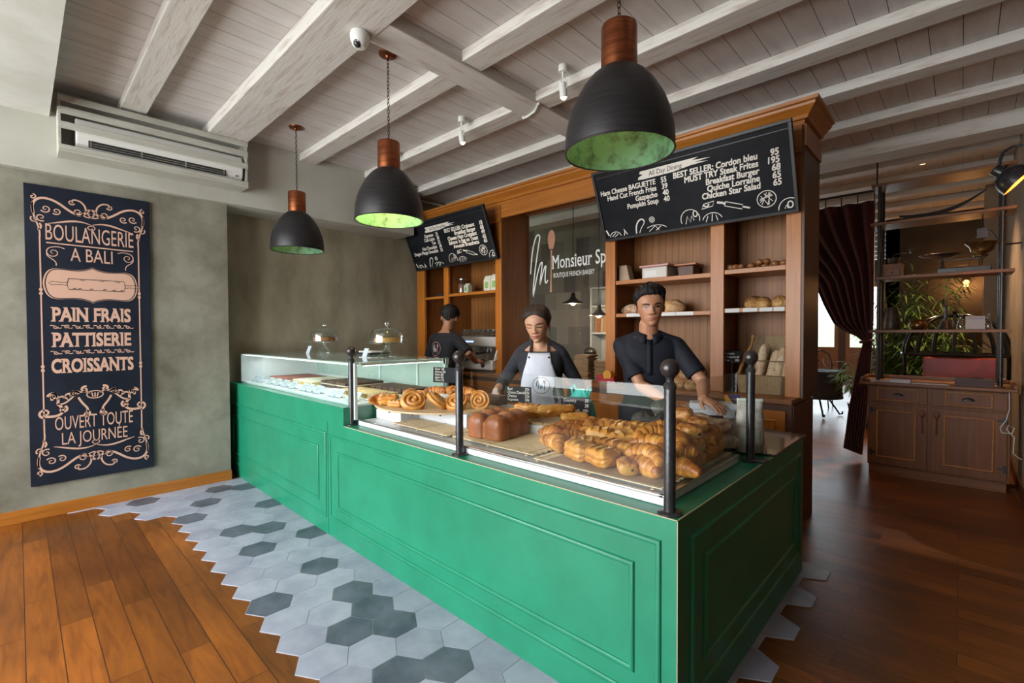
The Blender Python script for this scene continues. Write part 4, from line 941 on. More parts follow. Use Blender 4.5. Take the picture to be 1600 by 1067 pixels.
def pain_mesh(mat, L=0.105, Wd=0.072, H=0.05, seed=0, ridges=5, name='pain'):
    N = 30; M = 44; rings = []; bake = []
    for i in range(N + 1):
        t = i / N; x = (t - 0.5) * L; e = abs(2 * t - 1)
        sc = (1 - e ** 7) ** 0.35 if e < 1 else 0.0
        sc = max(sc, 0.35) if 0 < i < N else 0.35
        ring = []; bk = []
        for k in range(M):
            th = 2 * PI * k / M; cx, cz = math.cos(th), math.sin(th)
            q = 2.6; rr = 1 / ((abs(cx) ** q + abs(cz) ** q) ** (1 / q))
            rd = 1 + (0.045 * math.cos(th * ridges * 1.7 + 3 * t) if cz > -0.3 else 0)
            y = cx * rr * Wd / 2 * sc * rd; z = cz * rr * H / 2 * sc * rd
            p = V((x * (1 + 0.04 * cz), y, max(z, -H / 2 * 0.92) + H / 2 * 0.92)); p += V((0, y, z)).normalized() * wob(p + V((seed, 0, 0)), 50, 0.0035) if (y or z) else V((0, 0, 0))
            p.z = max(p.z, 0)
            ring.append(p); bk.append(min(1, max(0, 0.42 + 0.42 * cz + 0.22 * math.cos(th * ridges * 1.7 + 3 * t) - (0.3 if e > 0.9 else 0))))
        rings.append(ring); bake.append(bk)
    return rings_mesh(name, rings, bake, mat)
def swirl_mesh(R=0.056, th=0.034, turns=2.6, seed=0):
    # spiral roll: heightfield disc with a rolled groove
    N = 26; M = 72; rings = []; bake = []
    def h(r, a):
        ph = (r / R * turns - a / (2 * PI)) % 1.0
        return th * (0.62 + 0.38 * math.sin(PI * ph) ** 0.6) * (1 - 0.25 * (r / R) ** 4)
    prof = [(R * (0.02 + 0.96 * i / N), None) for i in range(N + 1)]
    for r, _ in prof:
        ring = []; bk = []
        for k in range(M):
            a = 2 * PI * k / M; rr = r * (1 + 0.05 * math.cos(a + seed) + 0.03 * math.cos(3 * a + seed)); z = h(r, a)
            ring.append(V((rr * math.cos(a), rr * math.sin(a), z + wob((rr * math.cos(a) + seed, rr * math.sin(a), 0), 40, 0.003))))
            ph = (r / R * turns - a / (2 * PI)) % 1.0
            bk.append(0.18 + 0.55 * (1 - math.sin(PI * ph)) + 0.35 * math.sin(PI * ph) ** 4 * 0.6)
        rings.append(ring); bake.append(bk)
    for rf, zf in [(1.04, 0.6), (1.06, 0.35), (1.03, 0.1), (0.9, 0.0), (0.02, 0.0)]:
        rings.append([V((R * rf * (1 + 0.05 * math.cos(2 * PI * k / M + seed) + 0.03 * math.cos(6 * PI * k / M + seed)) * math.cos(2 * PI * k / M), R * rf * (1 + 0.05 * math.cos(2 * PI * k / M + seed) + 0.03 * math.cos(6 * PI * k / M + seed)) * math.sin(2 * PI * k / M), th * zf)) for k in range(M)])
        bake.append([0.55] * M)
    return rings_mesh('swirl_pastry', rings[::-1], bake[::-1], CR_GLAZE)
def blob_mesh(name, mat, sx, sy, sz, seed=0, amp=0.05, freq=14, lobes=None, N=26, M=40, flat=0.55, b0=0.35):
    rings = []; bake = []
    for i in range(N + 1):
        ph = -PI / 2 + PI * i / N; ring = []; bk = []
        for k in range(M):
            a = 2 * PI * k / M
            d = V((math.cos(a) * max(math.cos(ph), 1e-3), math.sin(a) * max(math.cos(ph), 1e-3), math.sin(ph)))
            f = 1 + amp * noise.noise(d * freq * 0.12 + V((seed * 3.1, 0, 0))) * 1.6 + amp * 0.5 * noise.noise(d * freq * 0.4 + V((seed, 5, 0)))
            if lobes: f *= lobes(a, ph)
            p = V((d.x * sx, d.y * sy, d.z * sz)) * f; p.z = max(p.z, -sz * flat) + sz * flat
            ring.append(p); bk.append(min(1, max(0, b0 + 0.45 * d.z + 0.8 * (f - 1))))
        rings.append(ring); bake.append(bk)
    return rings_mesh(name, rings, bake, mat)
def slab_mesh(mat, L=0.15, Wd=0.07, H=0.04, seed=0, q=5):
    N = 64; M = 48; rings = []; bake = []
    for i in range(N + 1):
        t = i / N; x = (t - 0.5) * L; e = abs(2 * t - 1); sc = max((1 - e ** (q * 1.6)), 0.2) ** 0.35; ring = []; bk = []
        for k in range(M):
            th = 2 * PI * k / M; cx, cz = math.cos(th), math.sin(th); rr = 1 / ((abs(cx) ** q + abs(cz) ** q) ** (1 / q))
            lay = 1 + 0.045 * math.sin(cz * rr * 11) * (abs(cx) ** 2)
            y = cx * rr * Wd / 2 * sc * lay; z = cz * rr * H / 2 * sc
            p = V((x * (1 + 0.03 * math.sin(cz * rr * 11)), y, z + H / 2)); p.z += wob(p + V((seed, 0, 0)), 28, 0.006) + (0.0048 * ((p.x * 34 + p.y * 9 + seed) % 1.0 - 0.5) * max(0, cz) if q < 6 else 0) * (1 if cz > 0 else 0.2); p.z = max(p.z, 0)
            ring.append(p); bk.append(0.72 - 0.5 * ((x * 34 + y * 9 + seed) % 1.0) if cz * rr > 0.75 else 0.44 + 0.16 * math.sin(cz * rr * 11))
        rings.append(ring); bake.append(bk)
    return rings_mesh('puff_pastry', rings, bake, mat)
ME_C = [croissant_mesh(0.150, 0.034, 2.2, 7, 0), croissant_mesh(0.142, 0.036, 1.8, 6, 3.3), croissant_mesh(0.155, 0.033, 2.5, 7, 7.7)]
ME_P = [slab_mesh(CR_PUFF, 0.100, 0.078, 0.054, 1, 5), slab_mesh(CR_PUFF, 0.108, 0.082, 0.050, 9, 5), slab_mesh(CR_PUFF, 0.098, 0.080, 0.057, 4, 4.5)]
ME_G = [pain_mesh(CR_GLAZE, 0.098, 0.078, 0.062, seed=2, ridges=4), pain_mesh(CR_GLAZE, 0.094, 0.074, 0.058, seed=6, ridges=4)]
ME_S = [swirl_mesh(seed=0), swirl_mesh(0.060, 0.036, 2.4, 2.0)]
ME_B = [slab_mesh(CR_PUFF, 0.155, 0.075, 0.040, 0), slab_mesh(CR_PUFF, 0.165, 0.07, 0.036, 5)]
_stick = MB().tube([(0.044, 0.012, 0.026), (0.0535, 0.012, 0.026)], 0.0055, 10).build('chocolate', CHOCM); ST_ME = _stick.data; bpy.data.objects.remove(_stick)
CNT_ = {'c': 0, 'p': 0, 'g': 0, 's': 0, 'b': 0}
KIND = {'c': ('croissant', ME_C, 'croissant'), 'p': ('chocolate_pastry', ME_P, 'pastry'), 'g': ('chocolate_bun', ME_G, 'pastry'), 's': ('swirl_pastry', ME_S, 'pastry'), 'b': ('puff_pastry', ME_B, 'pastry')}
def put(kind, x, y, z, rz, label, group, tx=0.0, ty=0.0, s=1.0):
    """z is the height of the pastry's underside"""
    nm, ms, cat = KIND[kind]; i = CNT_[kind]; CNT_[kind] += 1
    o = bpy.data.objects.new(nm, ms[i % len(ms)]); COL.objects.link(o)
    s *= {'c': 1.27, 'p': 1.32, 'g': 1.18, 's': 1.08, 'b': 1.18}[kind]
    o.location = (x, y, z); o.rotation_euler = (tx, ty, rz); o.scale = (s, s, s)
    tag(o, label, cat, group)
    if 'dot' in label or 'spiral end' in label:
        for sg in (1, -1):
            c = bpy.data.objects.new('chocolate', ST_ME); COL.objects.link(c); c.parent = o
            if sg < 0: c.rotation_euler = (0, 0, PI); c.location = (0.004, 0, 0)
            else: c.location = (-0.002, 0, 0)
    return o
# ---- bamboo trays, paper, round tray
BAMBOO = P('split_bamboo', (0.55, 0.42, 0.24), 0.55, col2=(0.66, 0.54, 0.35), nscale=9, stretch=(2, 20, 20), rnd=0.05)
TWINE = P('dark_twine', (0.18, 0.11, 0.05), 0.8)
KRAFT = P('brown_paper', (0.33, 0.235, 0.165), 0.75, col2=(0.38, 0.28, 0.20), nscale=5)
ZB = 0.8392
def bamboo_mat(x0, x1, y0, y1, label, z=ZB):
    t = Thing('bamboo_tray', ((x0 + x1) / 2, (y0 + y1) / 2, z), label, 'tray', 'bamboo slat trays')
    m = MB(); y = y0; i = 0
    while y < y1 - 0.004:
        m.box(x0 - 0.004 * (i % 3), x1 + 0.005 * ((i + 1) % 3), y, y + 0.0105, z + 0.0042, z + 0.0092 + 0.0006 * (i % 2)); y += 0.0125; i += 1
    t.part('slats', m, BAMBOO, bevel=0.0015)
    m = MB(); k = max(2, int((x1 - x0) / 0.22)) ; xs = [x0 + 0.03 + (x1 - x0 - 0.06) * j / k for j in range(k + 1)]
    for x in xs: m.box(x - 0.006, x + 0.006, y0 - 0.012, y1 + 0.004, z, z + 0.0040)
    t.part('cross_bars', m, BAMBOO, bevel=0.001)
    m = MB()
    for x in xs:
        y = y0
        while y < y1: m.tube([(x - 0.004, y + 0.011, z + 0.0085), (x, y + 0.0115, z + 0.0112), (x + 0.004, y + 0.012, z + 0.0085)], 0.0012, 5); y += 0.0125
    t.part('binding', m, TWINE)
bamboo_mat(-2.03, -1.44, 1.645, 1.99, 'bamboo slat tray under the brioche loaf')
bamboo_mat(-2.60, -2.06, 1.63, 1.83, 'empty bamboo slat tray in front of the round tray')
bamboo_mat(-1.40, -0.785, 1.605, 2.30, 'bamboo slat tray under the brown paper and the croissants')
bamboo_mat(-1.37, -0.94, 2.355, 2.54, 'bamboo slat tray on the rear shelf under the charcoal bread', 0.8825)
single('paper_sheet', MB().box(-1.33, -0.79, 1.612, 2.29, 0.8500, 0.8508), KRAFT, (-1.05, 1.95, 0.85), 'sheet of brown baking paper under the croissants and chocolate pastries', 'paper')
pb_ = MB(); n = 40
poly = [(-2.60 + 0.47 * math.cos(a), 1.985 + 0.40 * math.sin(a)) for a in [2 * PI * k / n for k in range(n)]]
poly = [(max(a, -2.925), min(b_, 2.33)) for a, b_ in poly]
rt = Thing('round_tray', (-2.6, 1.98, 0.926), 'round edged pale wooden tray of swirl pastries beside the cake case', 'tray')
rt.part('board', MB().prism(poly, 0.011, (0, 0, 0.9262), (1, 0, 0), (0, 1, 0), (0, 0, 1)), P('pale_wood', (0.52, 0.38, 0.22), 0.5, col2=(0.60, 0.46, 0.29), nscale=4, stretch=(2, 12, 2)), bevel=0.003)
pg_ = MB()
for a in (-2.3, -1.9, -1.5, -1.1, -0.7): pg_.box(-2.60 + 0.474 * math.cos(a) - 0.006, -2.60 + 0.474 * math.cos(a) + 0.006, 1.985 + 0.404 * math.sin(a) - 0.004, 1.985 + 0.404 * math.sin(a) + 0.006, 0.9215, 0.9262)
rt.part('pegs', pg_, TWINE)
# woven edged tray of puff pastries, on its step
wt = Thing('woven_tray', (-1.8, 2.16, 0.8955), 'shallow tray with a woven cane edge under the puff pastries', 'tray')
wt.part('base', MB().box(-2.02, -1.585, 2.005, 2.325, 0.8956, 0.9005), BAMBOO)
we = MB()
for (xa, ya, xb, yb_) in [(-2.02, 2.005, -1.585, 2.005), (-1.585, 2.005, -1.585, 2.325), (-1.585, 2.325, -2.02, 2.325), (-2.02, 2.325, -2.02, 2.005)]:
    for ph in (0, PI):
        N_ = 60; L_ = math.hypot(xb - xa, yb_ - ya); nx, ny = -(yb_ - ya) / L_, (xb - xa) / L_
        we.tube([(xa + (xb - xa) * k / N_ + nx * 0.004 * math.cos(k * 1.1 + ph), ya + (yb_ - ya) * k / N_ + ny * 0.004 * math.cos(k * 1.1 + ph), 0.906 + 0.004 * math.sin(k * 1.1 + ph)) for k in range(N_ + 1)], 0.0036, 6)
wt.part('woven_rim', we, P('cane', (0.33, 0.22, 0.11), 0.6, col2=(0.46, 0.33, 0.18), nscale=60))
# ---- swirls and croissants on the round tray
Z1 = 0.9375
GA = 'pastries on the round tray'
put('c', -2.845, 1.705, Z1, 1.25, 'golden croissant at the left end of the round tray, touching the case glass', GA, s=1.0)
put('p', -2.76, 1.70, Z1, 0.9, 'tall puffy pastry second from the left on the round tray', GA, s=1.0)
put('c', -2.72, 1.84, Z1 + 0.02, 2.2, 'croissant behind the two leftmost pastries of the round tray', GA)
put('p', -2.655, 1.69, Z1, 0.5, 'small puffy pastry third from the left at the rim of the round tray', GA, s=0.72)
put('s', -2.60, 1.82, Z1 + 0.038, 0.4, 'swirl pastry leaning behind the front row, third swirl from the right on the tray', GA, tx=0.7)
put('s', -2.515, 1.725, Z1 + 0.038, 1.0, 'round swirl pastry propped up at the middle of the tray rim', GA, tx=0.75, ty=0.1, s=1.15)
put('s', -2.40, 1.82, Z1 + 0.036, 2.0, 'widest swirl pastry just left of the middle iron post', GA, tx=0.6, ty=0.2, s=1.25)
put('s', -2.30, 1.91, Z1 + 0.034, 0.2, 'swirl pastry seen right behind the middle iron post', GA, tx=0.65, ty=0.2, s=1.1)
put('s', -2.215, 2.02, Z1 + 0.045, 0.5, 'swirl pastry standing on edge beside the gloved hand', GA, tx=1.15, ty=0.55, s=1.05)
for k, (x, y, lb) in enumerate([(-2.80, 2.14, 'plain croissant at the back left of the round tray beside the case'), (-2.72, 2.20, 'plain croissant second in the back row of the round tray'), (-2.62, 2.22, 'plain croissant third in the back row of the round tray, by the white paper'), (-2.52, 2.21, 'plain croissant at the right of the back row of the round tray')]):
    put('c', x, y, Z1 + 0.02, [0.4, 2.0, 0.9, 2.6][k], lb, GA, s=0.9)
pp = MB(); pp.loft([[V((-2.62 + 0.07 * math.cos(a) * s + 0.01 * math.sin(3 * a), 2.06 + 0.05 * math.sin(a) * s, Z1 + z + 0.006 * math.cos(2 * a))) for a in [2 * PI * k / 14 for k in range(14)]] for s, z in [(1.0, 0.007), (0.85, 0.03), (0.45, 0.045), (0.1, 0.045)]])
single('crumpled_paper', pp, P('white_tissue', (0.62, 0.62, 0.66), 0.8), (-2.62, 2.06, Z1), 'crumpled white baking paper in the middle of the round tray', 'paper', smooth=True)
ck = Thing('chocolate_loaf', (-2.30, 2.20, Z1), 'dark chocolate loaf cake at the back of the round tray behind the post', 'cake')
ck.part('loaf', MB().box(-2.40, -2.17, 2.15, 2.24, Z1 + 0.0005, Z1 + 0.055), CHOC, bevel=0.01)
ck.part('glaze', MB().box(-2.395, -2.175, 2.155, 2.235, Z1 + 0.0552, Z1 + 0.0605), cmat('choc_glaze', (0.10, 0.05, 0.04), (0.15, 0.08, 0.06)), bevel=0.003)
o = bpy.data.objects.new('dark_roll', blob_mesh('dark_roll', CR_BRIO, 0.03, 0.03, 0.04, 3, 0.03)); COL.objects.link(o); o.location = (-2.45, 2.14, Z1)
tag(o, 'small dark brown roll beside the chocolate loaf', 'bread')
# ---- brioche loaf
def brio_lobes():
    m = MB()
    ux = V((0.99, 0.14, 0)); uy = V((-0.14, 0.99, 0))
    for i in range(2):
        for j in range(3):
            c = V((-1.855, 1.835, 0)) + ux * ((i - 0.5) * 0.118) + uy * ((j - 1) * 0.094)
            rg = []
            if i == 0 and j == 0: m.box(-0.108, 0.108, -0.130, 0.130, 0.8497, 0.935, Matrix.Translation((-1.855, 1.835, 0)) @ Matrix.Rotation(0.14, 4, 'Z'))
            for hs, z in [(1.0, 0.8495), (1.02, 0.858), (1.03, 0.885), (1.05, 0.915), (1.04, 0.937), (0.96, 0.955), (0.78, 0.971), (0.48, 0.982), (0.15, 0.987)]:
                ring = []
                for q_ in range(28):
                    a = 2 * PI * q_ / 28; ca, sa = math.cos(a), math.sin(a); rr_ = 1 / ((abs(ca) ** 3.2 + abs(sa) ** 3.2) ** (1 / 3.2))
                    jx = 0.0025 * noise.noise(V((ca * 2 + i, sa * 2 + j, z * 20)))
                    ring.append(c + ux * (ca * rr_ * (0.0585 * hs + jx)) + uy * (sa * rr_ * (0.0465 * hs + jx)) + V((0, 0, z + (0.004 * ((i * 3 + j * 5) % 3 - 1) if z > 0.94 else 0))))
                rg.append(ring)
            m.loft(rg)
    return m
bo = brio_lobes().build('brioche_loaf', CR_BRIO, None, loc=(-1.855, 1.835, 0.8495))
md = bo.modifiers.new('remesh', 'REMESH'); md.mode = 'VOXEL'; md.voxel_size = 0.004; md.use_smooth_shade = True
md = bo.modifiers.new('smooth', 'SMOOTH'); md.iterations = 3; md.factor = 0.5
tag(bo, 'large dark brown pull apart brioche loaf with rounded lobes on bamboo', 'bread')
bnode = CR_BRIO.node_tree
# ---- puff pastry bars
GB = 'puff pastry bars on the woven tray'; Z2 = 0.9015
put('b', -1.955, 2.11, Z2, 0.35, 'flat puff pastry bar lying at the left end of the woven tray below the hand', GB)
put('b', -1.90, 2.20, Z2 + 0.0, 0.5, 'puff pastry bar at the back of the woven tray under the small menu card', GB)
put('b', -1.885, 2.12, Z2 + 0.038, 0.15, 'puff pastry bar on top of the others in the middle of the woven tray', GB)
put('b', -1.77, 2.09, Z2 + 0.035, 1.15, 'puff pastry bar tilted towards the front, behind the brioche right end', GB, tx=-0.55)
put('b', -1.735, 2.14, Z2 + 0.035, 1.15, 'puff pastry bar leaning against its neighbour, middle of the right bundle', GB, tx=-0.65)
put('b', -1.70, 2.19, Z2 + 0.035, 1.15, 'puff pastry bar at the back of the right hand leaning bundle', GB, tx=-0.7)
put('b', -1.645, 2.25, Z2, 0.9, 'puff pastry bar lying flat at the right end of the woven tray', GB, s=0.9)
# ---- croissants on the brown paper
Z3 = 0.8512; GC = 'croissants on the brown paper'
for x, y, rz, w in [(-1.405, 1.80, -0.5, 'nearest the front left edge of the bamboo tray'), (-1.535, 1.93, -0.3, 'furthest left, lying on bare bamboo'), (-1.43, 1.93, 0.8, 'right behind the front left croissant'),
                    (-1.50, 2.06, 0.2, 'second from the left in the middle row'), (-1.40, 2.05, 1.5, 'in the middle row beside the square puff pastry'), (-1.585, 2.15, 0.7, 'at the back left corner of the croissant field'),
                    (-1.49, 2.18, 2.4, 'in the back row left of the teal bag sign'), (-1.40, 2.22, 0.4, 'in the back row below the teal bag'), (-1.56, 2.27, 2.0, 'furthest back at the left of the field'), (-1.45, 2.30, 2.8, 'furthest back below the teal bag')]:
    put('c', x, y, Z3 if x > -1.36 else 0.8495, rz, 'pale golden croissant ' + w, GC, s=1.05)
GP_ = 'chocolate pastries on the brown paper'
for x, y, rz, w, dz in [(-1.225, 1.725, -0.35, 'furthest left in the front row on the brown paper', 0), (-1.105, 1.715, -0.25, 'largest in the middle of the front row on the brown paper', 0), (-1.29, 1.85, 0.3, 'behind the left front pastry, beside the pale croissant', 0),
                        (-1.30, 2.0, 0.2, 'square and flaky, second row by the croissants', 0.01), (-1.16, 1.87, -0.2, 'second row behind the middle front pastry', 0), (-1.19, 2.02, 0.5, 'third row, middle of the tray', 0.01),
                        (-1.02, 1.83, -0.4, 'second row beside the corner post', 0), (-1.36, 2.29, 0.1, 'furthest back, left one of the dark flaky pair', 0), (-1.285, 2.20, 0.2, 'back row, below the charcoal bread', 0.01), (-1.25, 2.30, -0.1, 'furthest back, right one of the dark flaky pair', 0), (-1.13, 2.10, 0.4, 'back row just left of the corner post', 0.01)]:
    put('p', x, y, Z3 + dz, rz, 'flaky rectangular pastry ' + w, GP_, s=1.05)
put('g', -0.965, 1.68, Z3, -0.9, 'small pale rolled pastry with its spiral end showing at the front right of the paper', GP_, s=0.85)
# ---- the pile at the corner
GD = 'croissants piled at the corner'
for x, y, z, rz, tx, w in [(-0.90, 1.72, 0.8515, -0.3, 0, 'at the bottom front, left of the corner post'), (-0.825, 1.80, 0.8515, 0.3, 0, 'at the bottom, seen right of the corner post'), (-0.90, 1.76, 0.893, -0.35, 0.15, 'second layer at the front, left of the corner post'),
                           (-0.865, 1.87, 0.893, 0.9, 0.1, 'second layer just right of the corner post'), (-0.945, 1.90, 0.905, -0.2, 0.1, 'third layer up on the left flank of the pile'), (-1.00, 1.97, 0.93, 0.7, 0.2, 'upper left, its tip pointing up'),
                           (-0.985, 2.06, 0.935, 0.4, 0.1, 'top left behind the corner post'), (-0.875, 1.95, 0.925, -0.6, 0.2, 'third layer, sloping down right of the corner post'), (-0.98, 2.18, 0.935, 1.0, 0, 'at the top under the floury loaf'),
                           (-1.04, 2.05, 0.8515, 0.5, 0, 'at the bottom left behind the front pastries'), (-0.93, 2.0, 0.8515, 1.4, 0, 'hidden low in the middle'), (-0.95, 2.12, 0.893, 0.2, 0, 'low at the back'), (-0.835, 1.93, 0.8515, 1.2, 0, 'low on the right side against the glass'), (-0.99, 2.0, 0.89, 2.0, 0, 'in the middle of the left flank')]:
    put('c', x, y, z, rz, 'brown croissant of the corner pile, ' + w, GD, tx=tx, s=1.0)
GE = 'glazed chocolate buns in the corner pile'
for x, y, z, rz, w in [(-0.865, 2.04, 0.945, -0.7, 'top front one with a dark chocolate dot'), (-0.86, 2.04, 0.893, -0.6, 'second from the top on the right side'), (-0.885, 2.18, 0.955, -1.0, 'topmost and furthest right'), (-0.98, 2.20, 0.985, 0.2, 'topmost, just right of the corner post'),
                       (-0.845, 2.15, 0.893, -0.9, 'middle layer on the right slope'), (-0.865, 2.27, 0.905, -0.5, 'back of the pile, upper one at the right'), (-0.85, 2.25, 0.8515, -0.7, 'back of the pile, lower one at the right'), (-0.84, 2.13, 0.8515, -0.4, 'bottom layer against the side glass'), (-0.92, 2.24, 0.8515, 0.4, 'bottom layer at the back'), (-0.93, 2.22, 0.905, 0.9, 'inner one below the topmost bun')]:
    put('g', x, y, z, rz, 'glossy chocolate bun of the pile, ' + w, GE)
# floury breads and charcoal bread
def loaf(nm, mesh, x, y, z, rz, label, cat='bread', group=None, tx=0.0):
    o = bpy.data.objects.new(nm, mesh); COL.objects.link(o); o.location = (x, y, z); o.rotation_euler = (tx, 0, rz); return tag(o, label, cat, group)
FL = blob_mesh('floury_loaf', CR_FLOUR, 0.11, 0.07, 0.06, 2, 0.12, 20)
loaf('floury_loaf', FL, -0.99, 2.44, 0.90, 0.3, 'large flour dusted loaf with bright cuts on top of the rear shelf by the hand')
RO = blob_mesh('floury_roll', CR_FLOUR, 0.058, 0.05, 0.036, 5, 0.08, 16)
loaf('floury_roll', RO, -0.90, 2.50, 0.8825, 0.2, 'floury knotted roll at the left behind the glazed buns', group='floury rolls behind the buns')
loaf('floury_roll', RO, -0.855, 2.40, 0.93, 1.2, 'floury knotted roll lying on top of its row behind the buns', group='floury rolls behind the buns')
loaf('floury_roll', blob_mesh('floury_roll', CR_FLOUR, 0.07, 0.06, 0.045, 8, 0.08, 16), -0.85, 2.40, 0.8515, 0.6, 'round floury loaf low at the right end beside the paper bag', group='floury rolls behind the buns')
COAL = blob_mesh('charcoal_bread', CR_COAL, 0.075, 0.055, 0.052, 1, 0.06, 12, lambda a, p: 1 + 0.05 * math.cos(9 * math.cos(a)))
for x, y, z, rz, w in [(-1.285, 2.415, 0.893, 0.2, 'left one, pale and smooth'), (-1.165, 2.405, 0.893, 1.0, 'middle one with twisted ridges'), (-1.08, 2.45, 0.893, 0.4, 'right one behind the corner post'), (-1.19, 2.47, 0.962, 0.9, 'top one, lying on the others')]:
    loaf('charcoal_bread', COAL, x, y, z, rz, 'dark grey charcoal bread on the rear shelf, ' + w, group='charcoal breads')
# ================================================================ sideboard and pipe shelving by the right wall
SB = wood('sideboard_teak', (0.235, 0.088, 0.032), (0.155, 0.054, 0.019), 'Z', 0.5)
SBX = wood('sideboard_teak_lengthwise', (0.26, 0.105, 0.038), (0.17, 0.064, 0.024), 'X', 0.45)
HONEY = wood('honey_moulding', (0.40, 0.165, 0.040), (0.28, 0.11, 0.028), 'X', 0.45)
sb = Thing('sideboard', (-0.19, 6.1, 0), 'brown wooden sideboard with two drawers and two spoon handled doors by the right wall', 'sideboard')
SX0, SX1, SY, SYB = -0.675, 0.315, 5.885, 6.33
sb.part('carcass', MB().box(SX0, SX1, SY, SYB, 0.085, 0.885), SB, bevel=0.004)
sb.part('plinth', MB().box(SX0 + 0.012, SX1 - 0.02, SY - 0.006, SYB, 0, 0.0845), SBX, bevel=0.004)
tp = MB(); tp.box(-0.735, 0.352, 5.80, 6.36, 0.8855, 0.915); sb.part('top', tp, SBX, bevel=0.005)
sb.part('gallery_rail', MB().box(-0.735, -0.71, 5.86, 6.36, 0.9155, 0.95).box(0.325, 0.352, 5.80, 6.36, 0.9155, 0.95).box(-0.709, 0.324, 6.335, 6.36, 0.9155, 0.95), SBX, bevel=0.004)
PULL = P('aged_pewter', (0.05, 0.045, 0.045), 0.4, 0.7)
for k, (x0, x1) in enumerate([(-0.655, -0.225), (-0.195, 0.295)]):
    cx = (x0 + x1) / 2
    d = sb.part('drawer', MB().box(x0, x1, SY - 0.014, SY - 0.0005, 0.715, 0.872), SB, bevel=0.004)
    m = MB(); moulding(m, [(cx - 0.15, SY - 0.0145, 0.735), (cx + 0.15, SY - 0.0145, 0.735), (cx + 0.15, SY - 0.0145, 0.852), (cx - 0.15, SY - 0.0145, 0.852)], 0.008); sb.part('drawer_moulding', m, HONEY, parent=d, smooth=True)
    m = MB(); n = 14; m.loft([[V((cx + 0.042 * math.cos(PI * j / n) * s, SY - 0.015 - e, 0.785 + 0.026 * math.sin(PI * j / n) * s)) for j in range(n + 1)] for s, e in [(1.0, 0), (0.96, 0.012), (0.7, 0.022), (0.3, 0.025)]])
    m.box(cx - 0.046, cx + 0.046, SY - 0.018, SY - 0.0145, 0.781, 0.787)
    sb.part('cup_pull', m, PULL, parent=d, label='dark metal cup pull', fix=True)
    d = sb.part('door', MB().box(x0, x1, SY - 0.014, SY - 0.0005, 0.10, 0.695), SB, bevel=0.004)
    a, b_ = (x0 + 0.06, x1 - 0.085) if k == 0 else (x0 + 0.09, x1 - 0.085)
    m = MB(); moulding(m, [(a, SY - 0.0145, 0.175), (b_, SY - 0.0145, 0.175), (b_, SY - 0.0145, 0.63), (a, SY - 0.0145, 0.63)], 0.009); sb.part('door_moulding', m, HONEY, parent=d, smooth=True)
    hx = x1 - 0.035 if k == 0 else x0 + 0.035
    m = MB(); m.ball((hx, SY - 0.022, 0.63), 0.03, 16, (0.75, 0.3, 1.15)); m.tube([(hx, SY - 0.022, 0.60), (hx, SY - 0.024, 0.55), (hx, SY - 0.022, 0.47), (hx, SY - 0.022, 0.45)], [0.007, 0.005, 0.008, 0.011], 8)
    sb.part('spoon_handle', m, P('spoon_wood', (0.16, 0.05, 0.025), 0.45) if k == 0 else bpy.data.materials['spoon_wood'], parent=d, smooth=True, label='carved wooden spoon handle')
    hh = MB()
    hx = x0 + 0.012 if k == 0 else x1 - 0.012
    for z in (0.18, 0.60): hh.box(hx - 0.012, hx + 0.012, SY - 0.019, SY - 0.0145, z, z + 0.06).box(min(hx, hx + (0.05 if k == 0 else -0.05)), max(hx, hx + (0.05 if k == 0 else -0.05)), SY - 0.017, SY - 0.0145, z + 0.022, z + 0.038)
    sb.part('hinges', hh, IRON, parent=d)
ps = Thing('pipe_shelving', (-0.18, 6.08, 0.916), 'open shelving of black iron pipes with wooden boards standing on the sideboard', 'shelf')
for x in (-0.605, 0.250):
    for y in (5.955, 6.235):
        ps.part('pipe_post', MB().lathe([(0, 0.916), (0.03, 0.916), (0.03, 0.922), (0.0165, 0.925), (0.0165, 2.86), (0, 2.86)], 16, (x, y, 0)), IRON, smooth=True)
for z, x0, x1 in [(2.875, -0.67, 0.33), (2.49, -0.675, 0.33), (1.95, -0.63, 0.325), (1.425, -0.675, 0.315)]:
    ps.part('board', MB().box(x0, x1, 5.92, 6.27, z - 0.028, z), SBX, bevel=0.003)
for x in (-0.605, 0.250):
    for z in (2.462, 1.922, 1.397):
        ps.part('pipe_collar', MB().lathe([(0, z - 0.03), (0.021, z - 0.03), (0.021, z - 0.001), (0, z - 0.001)], 12, (x, 5.955, 0)), IRON, smooth=True)
ps.part('wall_stay', MB().tube([(0.25, 6.235, 2.2), (0.384, 6.235, 2.2)], 0.008, 8).box(0.378, 0.385, 6.21, 6.26, 2.14, 2.26), IRON)
BRASS = P('old_brass', (0.28, 0.17, 0.05), 0.35, 0.9, col2=(0.10, 0.06, 0.03), nscale=12)
TIN = P('dull_tin', (0.10, 0.085, 0.07), 0.45, 0.8, col2=(0.05, 0.04, 0.035), nscale=10)
def thing_at(nm, x, y, z, lb, cat, group=None): return Thing(nm, (x, y, z), lb, cat, group)
